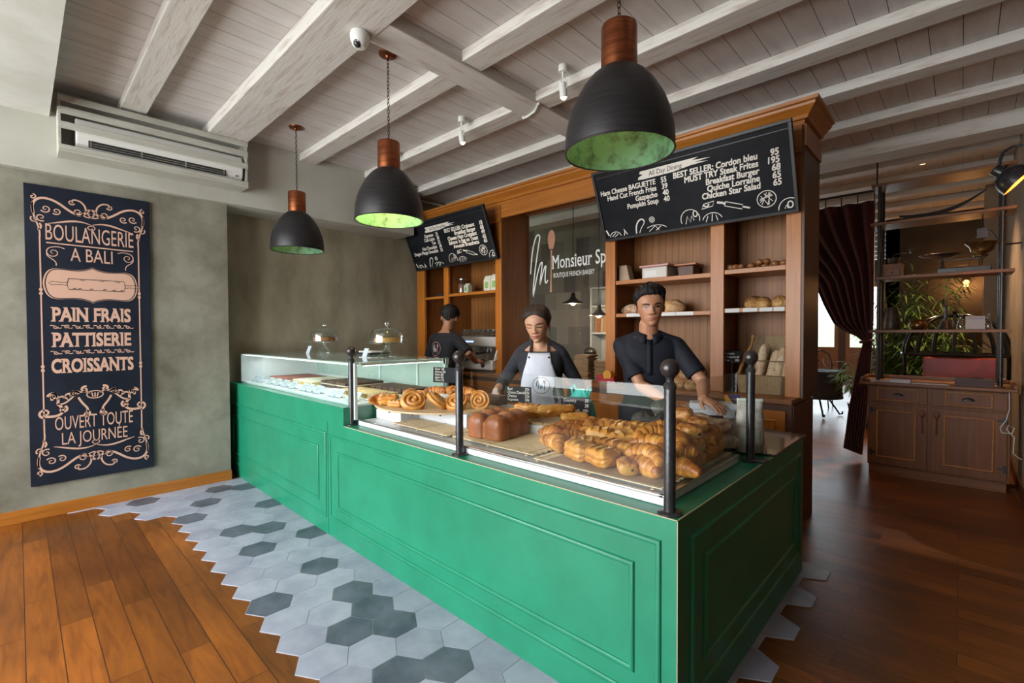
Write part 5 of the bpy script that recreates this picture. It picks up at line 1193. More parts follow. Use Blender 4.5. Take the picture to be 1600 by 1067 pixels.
# lowest shelf
t = thing_at('metal_jug', -0.515, 6.08, 1.4255, 'tapered dull metal jug at the left of the lowest pipe shelf', 'jug')
t.lpart('body', MB().lathe([(0, 0), (0.078, 0), (0.082, 0.012), (0.074, 0.09), (0.056, 0.19), (0.05, 0.222), (0.046, 0.224), (0.05, 0.19), (0, 0.10)], 32), TIN, smooth=True)
t.lpart('handle', MB().tube([(0.055, 0, 0.19), (0.085, 0, 0.195), (0.098, 0, 0.15), (0.09, 0, 0.08), (0.078, 0, 0.05)], 0.006, 8), TIN, smooth=True)
t = thing_at('brass_pot', -0.31, 6.07, 1.4255, 'small round brass pot next to the jug on the lowest pipe shelf', 'pot')
t.lpart('body', MB().lathe([(0, 0), (0.045, 0), (0.064, 0.02), (0.07, 0.045), (0.062, 0.068), (0.056, 0.078), (0.070, 0.094), (0.072, 0.098), (0.066, 0.097), (0.052, 0.08), (0, 0.05)], 32), BRASS, smooth=True)
t.lpart('handles', MB().tube([(-0.068, 0, 0.05), (-0.09, 0, 0.06), (-0.07, 0, 0.08)], 0.004, 6).tube([(0.068, 0, 0.05), (0.09, 0, 0.06), (0.07, 0, 0.08)], 0.004, 6), BRASS, smooth=True)
t = thing_at('hand_bell', -0.11, 6.06, 1.4255, 'dark hand bell with upright handle on the lowest pipe shelf', 'bell')
t.lpart('bell', MB().lathe([(0, 0), (0.060, 0), (0.062, 0.006), (0.048, 0.03), (0.034, 0.07), (0.025, 0.088), (0.008, 0.096), (0, 0.097)], 28), TIN, smooth=True)
t.lpart('handle', MB().lathe([(0, 0.096), (0.008, 0.096), (0.012, 0.12), (0.009, 0.15), (0.014, 0.19), (0.013, 0.215), (0.006, 0.23), (0, 0.232)], 16), IRON, smooth=True)
t = thing_at('card_box', 0.088, 6.06, 1.4255, 'white card box at the right of the lowest pipe shelf', 'box')
t.lpart('box', MB().box(-0.064, 0.064, -0.04, 0.04, 0, 0.12), P('grey_white_card', (0.42, 0.40, 0.42), 0.6), bevel=0.003)
t.lpart('slot', MB().box(-0.055, 0.055, -0.0415, -0.0402, 0.095, 0.103), P('dull_print', (0.28, 0.26, 0.28), 0.7))
for k, x in enumerate((-0.01, 0.175)):
    t = thing_at('glass_cruet', x, 6.14, 1.4255, ['small glass cruet left of the white card box', 'small glass cruet right of the white card box'][k], 'bottle', 'glass cruets')
    t.lpart('bottle', MB().lathe([(0, 0), (0.022, 0), (0.026, 0.02), (0.022, 0.06), (0.010, 0.09), (0.010, 0.115), (0.014, 0.12), (0, 0.121)], 18), GLASS_S, smooth=True)
    t.lpart('stopper', MB().ball((0, 0, 0.135), 0.014, 12), GLASS_S, smooth=True)
# second shelf
t = thing_at('coffee_grinder', -0.505, 6.07, 1.9505, 'old wooden coffee grinder with a crank on the middle pipe shelf', 'grinder')
t.lpart('box', MB().box(-0.075, 0.075, -0.07, 0.07, 0, 0.13), SB, bevel=0.004)
t.lpart('drawer', MB().box(-0.055, 0.055, -0.078, -0.0705, 0.015, 0.07), SBX, bevel=0.003)
t.lpart('knob', MB().ball((0, -0.084, 0.042), 0.008, 10), BRASS, smooth=True)
t.lpart('hopper', MB().lathe([(0, 0.1305), (0.035, 0.1305), (0.05, 0.16), (0.056, 0.19), (0.05, 0.19), (0, 0.15)], 24), TIN, smooth=True)
t.lpart('crank', MB().tube([(0, 0, 0.15), (0, 0, 0.225), (0.02, 0, 0.228), (0.13, 0, 0.225), (0.135, 0, 0.245)], 0.005, 8).ball((0.135, 0, 0.262), 0.016, 12), IRON, smooth=True)
t = thing_at('kitchen_scale', -0.01, 6.09, 1.9505, 'antique balance scale with a shallow oval pan on the middle pipe shelf', 'scale')
t.lpart('base', MB().box(-0.17, 0.20, -0.055, 0.055, 0, 0.055), IRON, bevel=0.008)
t.lpart('pillars', MB().tube([(-0.13, 0, 0.055), (-0.13, 0, 0.15)], [0.016, 0.008], 10).tube([(0.13, 0, 0.055), (0.13, 0, 0.14)], [0.016, 0.008], 10), TIN, smooth=True)
t.lpart('beam', MB().box(-0.16, 0.16, -0.008, 0.008, 0.12, 0.135), TIN, bevel=0.003)
t.lpart('pan', MB().lathe([(0, 0.155), (0.06, 0.156), (0.11, 0.172), (0.135, 0.19), (0.13, 0.192), (0.05, 0.166), (0, 0.164)], 32, (-0.15, 0, 0), Matrix.Diagonal((1.15, 0.8, 1, 1))), TIN, smooth=True)
t.lpart('weight_plate', MB().lathe([(0, 0.142), (0.05, 0.142), (0.052, 0.152), (0, 0.152)], 20, (0.13, 0, 0)), BRASS, smooth=True)
t = thing_at('hanging_scale_pan', 0.125, 6.02, 2.10, 'brass scale pan hung on an iron hook under the upper pipe shelf', 'scale')
t.lpart('pan', MB().lathe([(0, 0), (0.03, 0.002), (0.075, 0.03), (0.085, 0.07), (0.118, 0.105), (0.116, 0.11), (0.08, 0.074), (0.07, 0.034), (0, 0.01)], 32), BRASS, smooth=True)
t.lpart('hanger', MB().tube([(-0.11, 0, 0.10), (-0.06, 0, 0.2), (0, 0, 0.25), (0.06, 0, 0.2), (0.11, 0, 0.10)], 0.004, 6).box(-0.035, 0.035, -0.02, 0.02, 0.15, 0.235).tube([(0, 0, 0.25), (0, 0, 0.3605)], 0.005, 6), IRON)
t.lpart('drip_knob', MB().lathe([(0, -0.03), (0.012, -0.025), (0.008, -0.005), (0.014, 0.0), (0, 0.002)], 12), BRASS, smooth=True)
# top shelf: long curved blade on rests
DKH = P('dark_horn', (0.010, 0.007, 0.006), 0.6, spec=0.3)
t = thing_at('curved_saw', -0.16, 6.05, 2.4905, 'long dark curved blade on small rests on the upper pipe shelf', 'ornament')
bl = MB(); pts = bez((-0.30, 0.055), (-0.05, 0.015), (0.10, 0.03), (0.31, 0.20), 24)
w = [0.010 + 0.028 * math.sin(PI * min(1, k / 24 * 0.9 + 0.08)) for k in range(25)]
bl.loft([[V((u - 0.3 * ww * 0, -0.008, v - ww / 2)), V((u, 0.008, v - ww / 2)), V((u, 0.008, v + ww / 2)), V((u, -0.008, v + ww / 2))] for (u, v), ww in zip(pts, w)])
t.lpart('blade', bl, DKH)
t.lpart('rests', MB().tube([(-0.09, 0, 0), (-0.09, 0, 0.030)], [0.016, 0.008], 8).tube([(0.08, 0, 0), (0.08, 0, 0.035)], [0.016, 0.008], 8), IRON)
# papers and menus on the sideboard top
for k, (x, y, rz, lb) in enumerate([(-0.545, 5.90, 0.1, 'white leaflet at the left end of the sideboard top'), (-0.42, 5.88, -0.05, 'clear leaflet stand second from the left on the sideboard'), (-0.27, 5.87, 0.12, 'white leaflet third from the left on the sideboard'), (-0.16, 5.87, 0.02, 'bluish leaflet just left of the menu stack')]):
    o = MB().box(-0.075, 0.075, -0.045, 0.045, 0, 0.008 if k != 1 else 0.03).build('leaflet', P('leaflet_paper', (0.50, 0.52, 0.58), 0.4) if k == 0 else bpy.data.materials['leaflet_paper'], None)
    o.location = (x, y, 0.9155); o.rotation_euler = (0, 0, rz); tag(o, lb, 'leaflet', 'leaflets on the sideboard')
for k in range(9):
    o = MB().box(-0.125, 0.125, -0.09, 0.09, 0, 0.0075).build('menu_folder', P('plum_cover', (0.10, 0.055, 0.055), 0.5) if k == 0 else bpy.data.materials['plum_cover'], None, bevel=0.0015)
    o.location = (0.085 + 0.004 * math.sin(k * 2.1), 5.93 + 0.004 * math.cos(k * 1.7), 0.9155 + 0.0080 * k); o.rotation_euler = (0, 0, 0.02 * math.sin(k * 3)); tag(o, 'plum coloured menu folder in the flat stack at the right of the sideboard', 'menu', 'stack of menu folders')
cb = MB(); cb.tube([(0.30, 5.872, 0.90), (0.305, 5.866, 0.74), (0.285, 5.862, 0.64), (0.25, 5.862, 0.57), (0.26, 5.86, 0.53), (0.32, 5.862, 0.53), (0.335, 5.862, 0.58), (0.30, 5.862, 0.60), (0.29, 5.862, 0.56), (0.335, 5.862, 0.50), (0.33, 5.866, 0.36), (0.37, 5.868, 0.32), (0.384, 5.87, 0.32)], 0.004, 6)
tag(cb.build('white_cable', PLASTIC_W, None, loc=(0.3, 5.87, 0.3), smooth=True), 'thin white cable looping down the right end of the sideboard', 'cable')
# ================================================================ curtain
VELVET = P('wine_velvet', (0.075, 0.006, 0.012), 0.8, col2=(0.035, 0.003, 0.006), nscale=5, stretch=(1, 1, 0.2), sheen=0.3)
ct = Thing('curtain', (-0.9, 6.45, 0.05), 'dark wine red velvet curtain tied back beside the sideboard', 'curtain')
KE = [(2.83, -1.95, -0.70), (2.45, -1.62, -0.70), (2.2, -1.36, -0.70), (2.04, -1.24, -0.70), (1.80, -1.16, -0.70), (1.54, -1.06, -0.70), (1.42, -0.94, -0.705), (1.33, -0.81, -0.71), (1.28, -0.79, -0.715), (1.15, -0.82, -0.715), (0.85, -0.87, -0.73), (0.5, -0.92, -0.75), (0.07, -0.96, -0.79)]
rings = []; NF = 120
for i in range(61):
    t_ = i / 60; z = 2.83 - (2.83 - 0.07) * t_
    for (za, la, ra), (zb, lb_, rb) in zip(KE, KE[1:]):
        if za >= z >= zb - 1e-6:
            f = (za - z) / (za - zb); L = la + (lb_ - la) * f; Rr = ra + (rb - ra) * f; break
    wd = Rr - L; amp = 0.035 * min(1, 0.28 + wd * 0.55)
    ring = []
    for k in range(NF):
        s_ = k / (NF - 1); x = L + wd * s_
        sag = 0.0
        if z > 1.33: sag = -0.10 * (1 - s_) * math.sin(PI * min(1, (2.83 - z) / 1.5))
        ring.append((x, 6.45 + amp * math.sin(2 * PI * 7 * s_ + 0.6 * math.sin(z * 3)), z + sag + (0.05 * (1 - s_) - 0.03 if z < 0.2 else 0)))
    rings.append(ring)
cmesh = MB(); cmesh.loft([[V(p) for p in r] for r in rings], cap=False, closed=False)
o = ct.part('drape', cmesh, VELVET, smooth=True, ang=180); md = o.modifiers.new('thickness', 'SOLIDIFY'); md.thickness = 0.006
ct.part('tie_back', MB().tube([(-0.80 + 0.055 * math.cos(a) + 0.045, 6.45 + 0.06 * math.sin(a), 1.30 + 0.01 * math.cos(a)) for a in [2 * PI * k / 20 for k in range(21)]], 0.016, 8), VELVET, smooth=True)
rd = Thing('curtain_rod', (-1.3, 6.45, 2.91), 'black iron curtain rod with clips below the ceiling beams', 'rod')
rd.part('pole', MB().tube([(-2.1, 6.45, 2.935), (-0.645, 6.45, 2.935)], 0.013, 12), IRON, smooth=True)
rg = MB()
for k in range(9): rg.tube([(-1.9 + 0.15 * k, 6.45 + 0.018 * math.cos(a), 2.929 + 0.018 * math.sin(a)) for a in [2 * PI * j / 12 for j in range(13)]], 0.003, 5).box(-1.905 + 0.15 * k, -1.895 + 0.15 * k, 6.444, 6.456, 2.82, 2.91)
rd.part('rings', rg, IRON)
hk = rd.part('ceiling_bracket', MB().tube([(-0.68, 6.45, 2.935), (-0.68, 6.45, CEIL)], 0.008, 8).tube([(-2.05, 6.45, 2.935), (-2.05, 6.45, CEIL)], 0.008, 8), IRON)
# ================================================================ wall lamp
wl = Thing('wall_lamp', (0.385, 5.35, 2.75), 'black gooseneck wall lamp with a tilted cone shade and orange glow on the right wall', 'wall lamp')
wl.part('arm', MB().tube([(0.378, 5.35, 2.80), (0.33, 5.35, 2.835), (0.27, 5.35, 2.84), (0.22, 5.35, 2.81), (0.203, 5.35, 2.75), (0.20, 5.35, 2.70)], 0.011, 10), IRON, smooth=True)
wl.part('wall_plate', MB().box(0.372, 0.385, 5.29, 5.41, 2.70, 2.87), IRON, bevel=0.003)
MS = Matrix.Translation((0.20, 5.35, 2.66)) @ V((-0.74, -0.02, 0.67)).to_track_quat('Z', 'Y').to_matrix().to_4x4() @ Matrix.Scale(0.86, 4)
wl.part('socket', MB().lathe([(0, 0.05), (0.042, 0.05), (0.046, 0.04), (0.046, -0.02), (0, -0.02)], 24, M=MS), IRON, smooth=True)
op = [(0.040, -0.018), (0.085, -0.035), (0.118, -0.075), (0.132, -0.12), (0.14, -0.165)]
m = MB(); rr = [[MS @ V((r * math.cos(2 * PI * k / 36), r * math.sin(2 * PI * k / 36), z)) for k in range(36)] for r, z in op]; m.loft(rr, cap=False)
wl.part('shade', m, IRON, smooth=True)
m = MB(); rr = [[MS @ V(((r - 0.003) * math.cos(2 * PI * k / 36), (r - 0.003) * math.sin(2 * PI * k / 36), z - 0.001)) for k in range(36)] for r, z in op[::-1]]; m.loft(rr, cap=False)
wl.part('shade_lining', m, P('copper_lining', (0.60, 0.22, 0.07), 0.4, 0.6), smooth=True, label='copper inside of the shade')
wl.part('bulb', MB().ball(MS @ V((0, 0, -0.085)), 0.03, 14), emission('filament_glow', (1.0, 0.38, 0.08), 5.0), smooth=True, label='glowing orange bulb')
l = bpy.data.lights.new('wall_lamp_beam', 'POINT'); l.energy = 7; l.color = (1.0, 0.42, 0.13); l.shadow_soft_size = 0.03
o = bpy.data.objects.new('wall_lamp_beam', l); COL.objects.link(o); o.location = MS @ V((0, 0, -0.13)); o['kind'] = 'helper'
# ================================================================ things further back in the dining room
db = Thing('domed_booth', (-0.06, 7.4, 0), 'black ribbed domed frame with a red upholstered back panel behind the sideboard', 'booth')
LACQ = P('black_lacquer', (0.008, 0.008, 0.009), 0.2, spec=0.6); RED = P('red_leather', (0.42, 0.035, 0.025), 0.4, col2=(0.21, 0.022, 0.018), nscale=5, bump=0.05, bscale=40)
rb = MB()
for k in range(16):
    a = PI * k / 8 / 1.0; pts = [(-0.06 + 0.455 * math.cos(a) * math.cos(e) ** 0.75, 7.42 + 0.30 * math.sin(a) * math.cos(e) ** 0.75, 1.14 + 0.45 * math.sin(e)) for e in [PI / 2 * 0.97 * j / 12 for j in range(13)]]
    rb.tube(pts, 0.014, 8)
db.part('dome_ribs', rb, LACQ, smooth=True)
for z, r in ((1.14, 0.020), (0.86, 0.016)):
    db.part('ring', MB().tube([(-0.06 + 0.46 * math.cos(a), 7.42 + 0.31 * math.sin(a), z) for a in [2 * PI * k / 40 for k in range(41)]], r, 8), LACQ, smooth=True)
db.part('finial', MB().lathe([(0, 1.56), (0.05, 1.56), (0.05, 1.585), (0.015, 1.60), (0.025, 1.63), (0, 1.65)], 16, (-0.06, 7.42, 0)), LACQ, smooth=True)
db.part('red_back', MB().box(-0.315, 0.275, 7.105, 7.135, 0.80, 1.115), RED, bevel=0.014, label='red leather upholstered panel')
db.part('red_seat', MB().box(-0.36, 0.30, 7.16, 7.66, 0.50, 0.60), RED, bevel=0.02)
db.part('base', MB().box(-0.48, 0.36, 7.12, 7.72, 0.0, 0.499), LACQ, bevel=0.01)
lg = MB()
for a in (0.3, 1.2, 1.95, 2.85, 3.5, 4.35, 5.1, 5.95): lg.tube([(-0.06 + 0.46 * math.cos(a), 7.42 + 0.31 * math.sin(a), 0.0), (-0.06 + 0.46 * math.cos(a), 7.42 + 0.31 * math.sin(a), 1.14)], 0.018, 8)
db.part('uprights', lg, LACQ, smooth=True)
LEAF = P('palm_leaf', (0.07, 0.15, 0.025), 0.5, col2=(0.15, 0.25, 0.045), nscale=3, rnd=0.1); STEM = P('palm_stem', (0.07, 0.08, 0.03), 0.6)
def palm(x, y, h, n, seed, label, spread=0.5):
    rr = random.Random(seed); t = Thing('palm_plant', (x, y, 0), label, 'plant', 'palms against the dark wall')
    st = MB(); lf = MB()
    for k in range(n):
        a = rr.random() * 2 * PI; hh = h * (0.45 + 0.55 * rr.random()); d = spread * (0.3 + 0.7 * rr.random())
        tip = V((d * math.cos(a), min(d * math.sin(a), 0.3) * 0.8, hh)); pts = [V((0.03 * math.cos(a), 0.03 * math.sin(a), 0.3)).lerp(tip, s) + V((0, 0, 0.12 * math.sin(PI * s))) for s in [j / 8 for j in range(9)]]
        st.tube(pts, [0.006 - 0.0005 * j for j in range(9)], 5)
        for j in range(3, 9):
            for q in range(5):
                b_ = a + (q - 2) * 0.75 + rr.uniform(-.2, .2); L = 0.16 + 0.10 * rr.random(); dr = V((math.cos(b_), math.sin(b_), rr.uniform(-0.7, 0.35))).normalized(); sd = dr.cross(V((0, 0, 1))).normalized() * 0.011
                p = pts[j]; lf.add([p, p + dr * L * 0.4 + sd, p + dr * L + V((0, 0, -0.05)), p + dr * L * 0.4 - sd], [(0, 1, 2, 3)])
    t.lpart('stems', st, STEM, smooth=True); t.lpart('leaves', lf, LEAF)
    t.lpart('pot', MB().lathe([(0, 0), (0.12, 0), (0.17, 0.3), (0.18, 0.34), (0.16, 0.34), (0, 0.31)], 24), TIN, smooth=True)
palm(-0.66, 8.6, 2.2, 44, 3, 'green palm at the left against the dark wall, behind the metal jug', 0.42)
palm(-0.30, 8.3, 2.4, 44, 5, 'taller green palm behind the brass pot and hand bell', 0.45)
palm(-1.06, 8.6, 1.1, 10, 8, 'low leafy palm showing beside the curtain hem', 0.35)
pl_ = Thing('picture_lamp', (0.04, 9.99, 2.14), 'small glowing orange spotlight on the dark dining wall', 'lamp')
pl_.part('arm', MB().tube([(0.04, 9.99, 2.10), (0.04, 9.93, 2.12), (0.04, 9.90, 2.13)], 0.008, 8).lathe([(0, 9.985), (0.03, 9.985), (0.03, 9.999), (0, 9.999)], 12, M=Matrix.Translation((0.04, 0, 2.10)) @ Matrix.Rotation(-PI / 2, 4, 'X')), IRON)
pl_.part('bulb', MB().ball((0.04, 9.88, 2.14), 0.035, 14), bpy.data.materials['filament_glow'], smooth=True)
l = bpy.data.lights.new('picture_lamp_glow', 'POINT'); l.energy = 10; l.color = (1.0, 0.45, 0.15); l.shadow_soft_size = 0.04
o = bpy.data.objects.new('picture_lamp_glow', l); COL.objects.link(o); o.location = (0.04, 9.80, 2.1); o['kind'] = 'helper'
dl = Thing('ceiling_downlight', (-0.34, 7.02, CEIL), 'small round glowing recessed downlight between the dining room beams', 'ceiling light')
dl.lpart('ring', MB().lathe([(0, -0.006), (0.05, -0.006), (0.055, -0.0005), (0, -0.0005)], 24), STEEL, smooth=True)
dl.lpart('lens', MB().lathe([(0, -0.009), (0.035, -0.009), (0.038, -0.0062), (0, -0.0061)], 20), SPOTGLOW)
l = bpy.data.lights.new('downlight_beam', 'SPOT'); l.energy = 130; l.color = (1.0, 0.68, 0.40); l.spot_size = 1.7; l.spot_blend = 0.7
o = bpy.data.objects.new('downlight_beam', l); COL.objects.link(o); o.location = (-0.34, 7.02, CEIL - 0.03); o['kind'] = 'helper'
# iron table and chair seen through the doorway gap
it = Thing('garden_table', (-1.78, 9.3, 0), 'black iron table with scroll legs in the doorway beyond the counter', 'table')
it.part('top', MB().lathe([(0, 0.72), (0.38, 0.72), (0.385, 0.735), (0.38, 0.75), (0, 0.75)], 36, (-1.78, 9.3, 0)), LACQ, smooth=True)
it.part('cloth', MB().lathe([(0.39, 0.30), (0.375, 0.45), (0.383, 0.60), (0.39, 0.752), (0, 0.753)], 36, (-1.78, 9.3, 0)), P('dark_cloth', (0.02, 0.018, 0.02), 0.8), smooth=True)
for a in (0.5, 2.07, 3.64, 5.21):
    pts = [(-1.78 + r * math.cos(a), 9.3 + r * math.sin(a), z) for r, z in [(0.22, 0.72), (0.12, 0.5), (0.18, 0.3), (0.3, 0.12), (0.36, 0.02), (0.40, 0.03), (0.40, 0.07)]]
    it.part('leg', MB().tube(pts, 0.014, 8), LACQ, smooth=True)
ic = Thing('iron_chair', (-1.95, 10.4, 0), 'wrought iron chair with curled back in the bright doorway', 'chair')
ic.part('seat', MB().lathe([(0, 0.44), (0.2, 0.44), (0.21, 0.455), (0, 0.46)], 24, (-1.95, 10.4, 0)), LACQ, smooth=True)
bb = MB().tube([(-2.13, 10.5, 0.45), (-2.14, 10.56, 0.8), (-2.08, 10.58, 0.98), (-1.95, 10.59, 1.05), (-1.82, 10.58, 0.98), (-1.76, 10.56, 0.8), (-1.77, 10.5, 0.45)], 0.011, 8)
for sg in (1, -1): bb.tube([(-1.95 + sg * 0.02, 10.53, 0.46), (-1.95 + sg * 0.09, 10.56, 0.7), (-1.95 + sg * 0.03, 10.58, 0.85), (-1.95 + sg * 0.10, 10.58, 0.92), (-1.95 + sg * 0.12, 10.57, 0.82)], 0.008, 6)
ic.part('backrest', bb, LACQ, smooth=True)
for dx, dy in ((-.16, -.14), (.16, -.14), (-.17, .12), (.17, .12)): ic.part('leg', MB().tube([(-1.95 + dx, 10.4 + dy, 0.44), (-1.95 + dx * 1.25, 10.4 + dy * 1.25, 0)], 0.011, 8), LACQ, smooth=True)
# ================================================================ behind the glass partition
def collage():
    m, nt, b = newmat('newsprint_collage'); n, l = nt.nodes, nt.links
    tc = n.new('ShaderNodeTexCoord'); mp = n.new('ShaderNodeMapping'); mp.inputs['Rotation'].default_value = (PI / 2, 0, 0); l.new(tc.outputs['Object'], mp.inputs[0])
    br = n.new('ShaderNodeTexBrick'); br.offset = 0.35; br.squash = 1.6; br.squash_frequency = 3; br.inputs['Scale'].default_value = 1
    br.inputs['Brick Width'].default_value = 0.26; br.inputs['Row Height'].default_value = 0.30; br.inputs['Mortar Size'].default_value = 0.0
    br.inputs['Color1'].default_value = (0.42, 0.36, 0.30, 1); br.inputs['Color2'].default_value = (0.13, 0.11, 0.10, 1); l.new(mp.outputs[0], br.inputs['Vector'])
    no = n.new('ShaderNodeTexNoise'); no.inputs['Scale'].default_value = 60; l.new(tc.outputs['Object'], no.inputs['Vector'])
    mx = n.new('ShaderNodeMix'); mx.data_type = 'RGBA'; mx.blend_type = 'MULTIPLY'; mx.inputs[0].default_value = 0.7; l.new(br.outputs['Color'], mx.inputs[6]); l.new(no.outputs['Color'], mx.inputs[7])
    l.new(mx.outputs[2], b.inputs['Base Color']); b.inputs['Roughness'].default_value = 0.7; return m
struct('wall_collage', MB().box(-7.5, -4.05, 6.6, 6.75, 0, CEIL), collage())
def small_pendant(x, y, z, lb):
    t = Thing('dining_lamp', (x, y, z), lb, 'pendant lamp', 'small dining lamps behind the glass')
    t.lpart('shade', MB().lathe([(0.15, 0), (0.145, 0.015), (0.07, 0.05), (0.035, 0.09), (0.028, 0.15), (0, 0.152)], 28), IRON, smooth=True)
    t.lpart('bulb', MB().ball((0, 0, 0.01), 0.035, 12), SPOTGLOW, smooth=True)
    t.lpart('cord', MB().tube([(0, 0, 0.15), (0, 0, 0.5), (0.005, 0, CEIL - z - 0.001)], 0.006, 6), IRON)
    l = bpy.data.lights.new('dining_lamp_light', 'POINT'); l.energy = 14; l.color = (1.0, 0.72, 0.45); l.shadow_soft_size = 0.04
    o = bpy.data.objects.new('dining_lamp_light', l); COL.objects.link(o); o.location = (x, y, z - 0.06); o['kind'] = 'helper'
small_pendant(-3.85, 5.25, 1.80, 'small dark dining lamp with warm bulb seen through the partition, left one')
small_pendant(-3.60, 5.5, 1.63, 'small dark dining lamp with warm bulb half hidden by the right shelf upright')
bs = Thing('bookcase', (-4.0, 6.35, 0), 'pale bookcase with a few books seen through the glass partition', 'bookcase')
PALEP = P('pale_grey_paint', (0.42, 0.46, 0.48), 0.6)
bs.part('frame', MB().box(-4.22, -4.19, 6.2, 6.5, 0, 2.1).box(-3.72, -3.69, 6.2, 6.5, 0, 2.1).box(-4.19, -3.72, 6.48, 6.5, 0, 2.1), PALEP)
for z in (0.5, 0.95, 1.38, 1.8, 2.08): bs.part('shelf', MB().box(-4.189, -3.721, 6.2, 6.479, z, z + 0.025), PALEP)
for k, (w, h, c) in enumerate([(0.05, 0.24, (0.25, 0.16, 0.06)), (0.04, 0.26, (0.30, 0.10, 0.05)), (0.045, 0.23, (0.4, 0.3, 0.18)), (0.05, 0.25, (0.35, 0.20, 0.07))]):
    x = -4.16 + 0.055 * k
    single('book', MB().box(x, x + w, 6.24, 6.42, 1.4055, 1.4055 + h), P('book_cloth_%d' % k, c, 0.7), (x, 6.3, 1.4055), 'upright book on the bookcase behind the glass, ' + ['first from the left', 'second from the left, reddish', 'third from the left, palest', 'fourth from the left'][k], 'book', 'books behind the glass')
ctb = Thing('cafe_table', (-3.75, 5.2, 0), 'pale cafe table beside the seated guest behind the partition', 'table')
ctb.part('top', MB().box(-4.15, -3.45, 4.95, 5.55, 0.72, 0.75), PALEP, bevel=0.005); ctb.part('pedestal', MB().lathe([(0, 0), (0.2, 0), (0.2, 0.02), (0.035, 0.04), (0.035, 0.72), (0, 0.72)], 20, (-3.8, 5.25, 0)), IRON, smooth=True)
# ================================================================ things on the shelves, the worktop and the counter
Zw = 0.9455
def sitem(nm, mesh, x, y, z, rz, lb, cat, group=None): return loaf(nm, mesh, x, y, z, rz, lb, cat, group)
BOULE = blob_mesh('country_loaf', CR_BOULE, 0.115, 0.10, 0.075, 4, 0.06, 10, lambda a, p: 1 - 0.10 * max(0, math.cos(2 * a)) ** 6 * max(0, math.sin(p)))
sitem('country_loaf', BOULE, -1.84, 3.98, 1.5825, 0.6, 'golden split topped loaf right of the young man on the middle shelf', 'bread')
sitem('country_loaf', blob_mesh('country_loaf', CR_FLOUR, 0.10, 0.085, 0.06, 9, 0.08), -2.23, 3.98, 1.5825, 0.2, 'dark crusted loaf on the middle shelf left of the young man', 'bread')
SEEDL = blob_mesh('seeded_loaf', CR_SEED, 0.065, 0.055, 0.05, 3, 0.07, 16)
for x, y, z, s, w in [(-1.165, 3.93, 1.5945, 1.1, 'left and tallest of the three on the right bay shelf'), (-1.085, 3.90, 1.5945, 0.95, 'middle of the three on the right bay shelf'), (-0.985, 3.93, 1.5945, 1.0, 'right of the three on the right bay shelf')]:
    o = sitem('seeded_loaf', SEEDL, x, y, z, x * 7, 'small seed crusted loaf, ' + w, 'bread', 'seeded loaves'); o.scale = (s, s, s * 1.15)
for x, y, s, w in [(-1.655, 3.93, 1.05, 'largest, standing behind the arm'), (-1.72, 3.83, 0.7, 'smaller, in front of the big one'), (-1.575, 3.80, 0.75, 'smaller, right of the forearm'), (-1.83, 3.86, 0.6, 'tucked behind the young man')]:
    o = sitem('round_loaf', BOULE, x, y, Zw + (0.10 if s > 1 else 0.0), x * 5, 'round country loaf on the worktop, ' + w, 'bread', 'country loaves on the worktop'); o.scale = (s, s, s)
    if s > 1: o.rotation_euler = (1.1, 0, 0.4)
NUTM = P('glazed_nut', (0.16, 0.055, 0.016), 0.35, col2=(0.30, 0.13, 0.05), nscale=60)
rr = random.Random(11)
for k in range(13):
    if k < 3: x, y, z = -1.315 + 0.04 * k, 3.86, 1.8935
    else: x, y, z = -1.19 + 0.027 * (k - 3), 3.86 + 0.05 * ((k * 3) % 2), 1.8935 + (0.022 if k in (6, 8) else 0)
    o = MB().ball((0, 0, 0.022), 0.027, 12, (1.15, 0.9, 0.85)).build('small_bun', NUTM, None, smooth=True); o.location = (x, y, z); o.rotation_euler = (0, 0, k)
    tag(o, 'small brown glazed bun ' + ('in the short left group' if k < 3 else 'in the long right heap') + ' on the upper right bay shelf', 'bun', 'small buns, left group' if k < 3 else 'small buns, right heap')
bxt = Thing('storage_box', (-1.96, 3.96, 1.8825), 'clear plastic storage box with a pink lid on the upper shelf', 'box')
bxt.part('box', MB().box(-2.075, -1.84, 3.86, 4.06, 1.883, 1.985), P('cloudy_plastic', (0.52, 0.48, 0.44), 0.35), bevel=0.01)
bxt.part('lid', MB().box(-2.095, -1.82, 3.845, 4.075, 1.9855, 2.003), P('pink_lid', (0.55, 0.30, 0.28), 0.4), bevel=0.005)
bxt.part('sticker', MB().box(-2.05, -1.93, 3.8585, 3.8598, 1.90, 1.955), STRIP)
bx2 = Thing('storage_box', (-1.73, 4.05, 1.8825), 'brown tub with an orange lid behind the pink lidded box', 'box')
bx2.part('tub', MB().box(-1.80, -1.66, 3.98, 4.12, 1.883, 1.985), TEAK_DK, bevel=0.008); bx2.part('lid', MB().box(-1.835, -1.63, 3.955, 4.14, 1.9855, 2.0), P('orange_lid', (0.50, 0.20, 0.10), 0.4), bevel=0.004)
pgb = MB(); pgb.loft([[V((-2.33 + dx, 3.92 + dy, 1.8825)) for dx, dy in ((0.02, -0.05), (0.13, -0.05), (0.13, 0.05), (0.02, 0.05))], [V((-2.27 - 0.06 + dx, 3.92 + dy, 2.03)) for dx, dy in ((0.0, -0.04), (0.09, -0.04), (0.09, 0.04), (0.0, 0.04))]][::1])
single('paper_bag', pgb, KRAFT, (-2.27, 3.92, 1.8825), 'brown folded paper bag leaning at the left end of the upper shelf', 'bag', bevel=0.004)
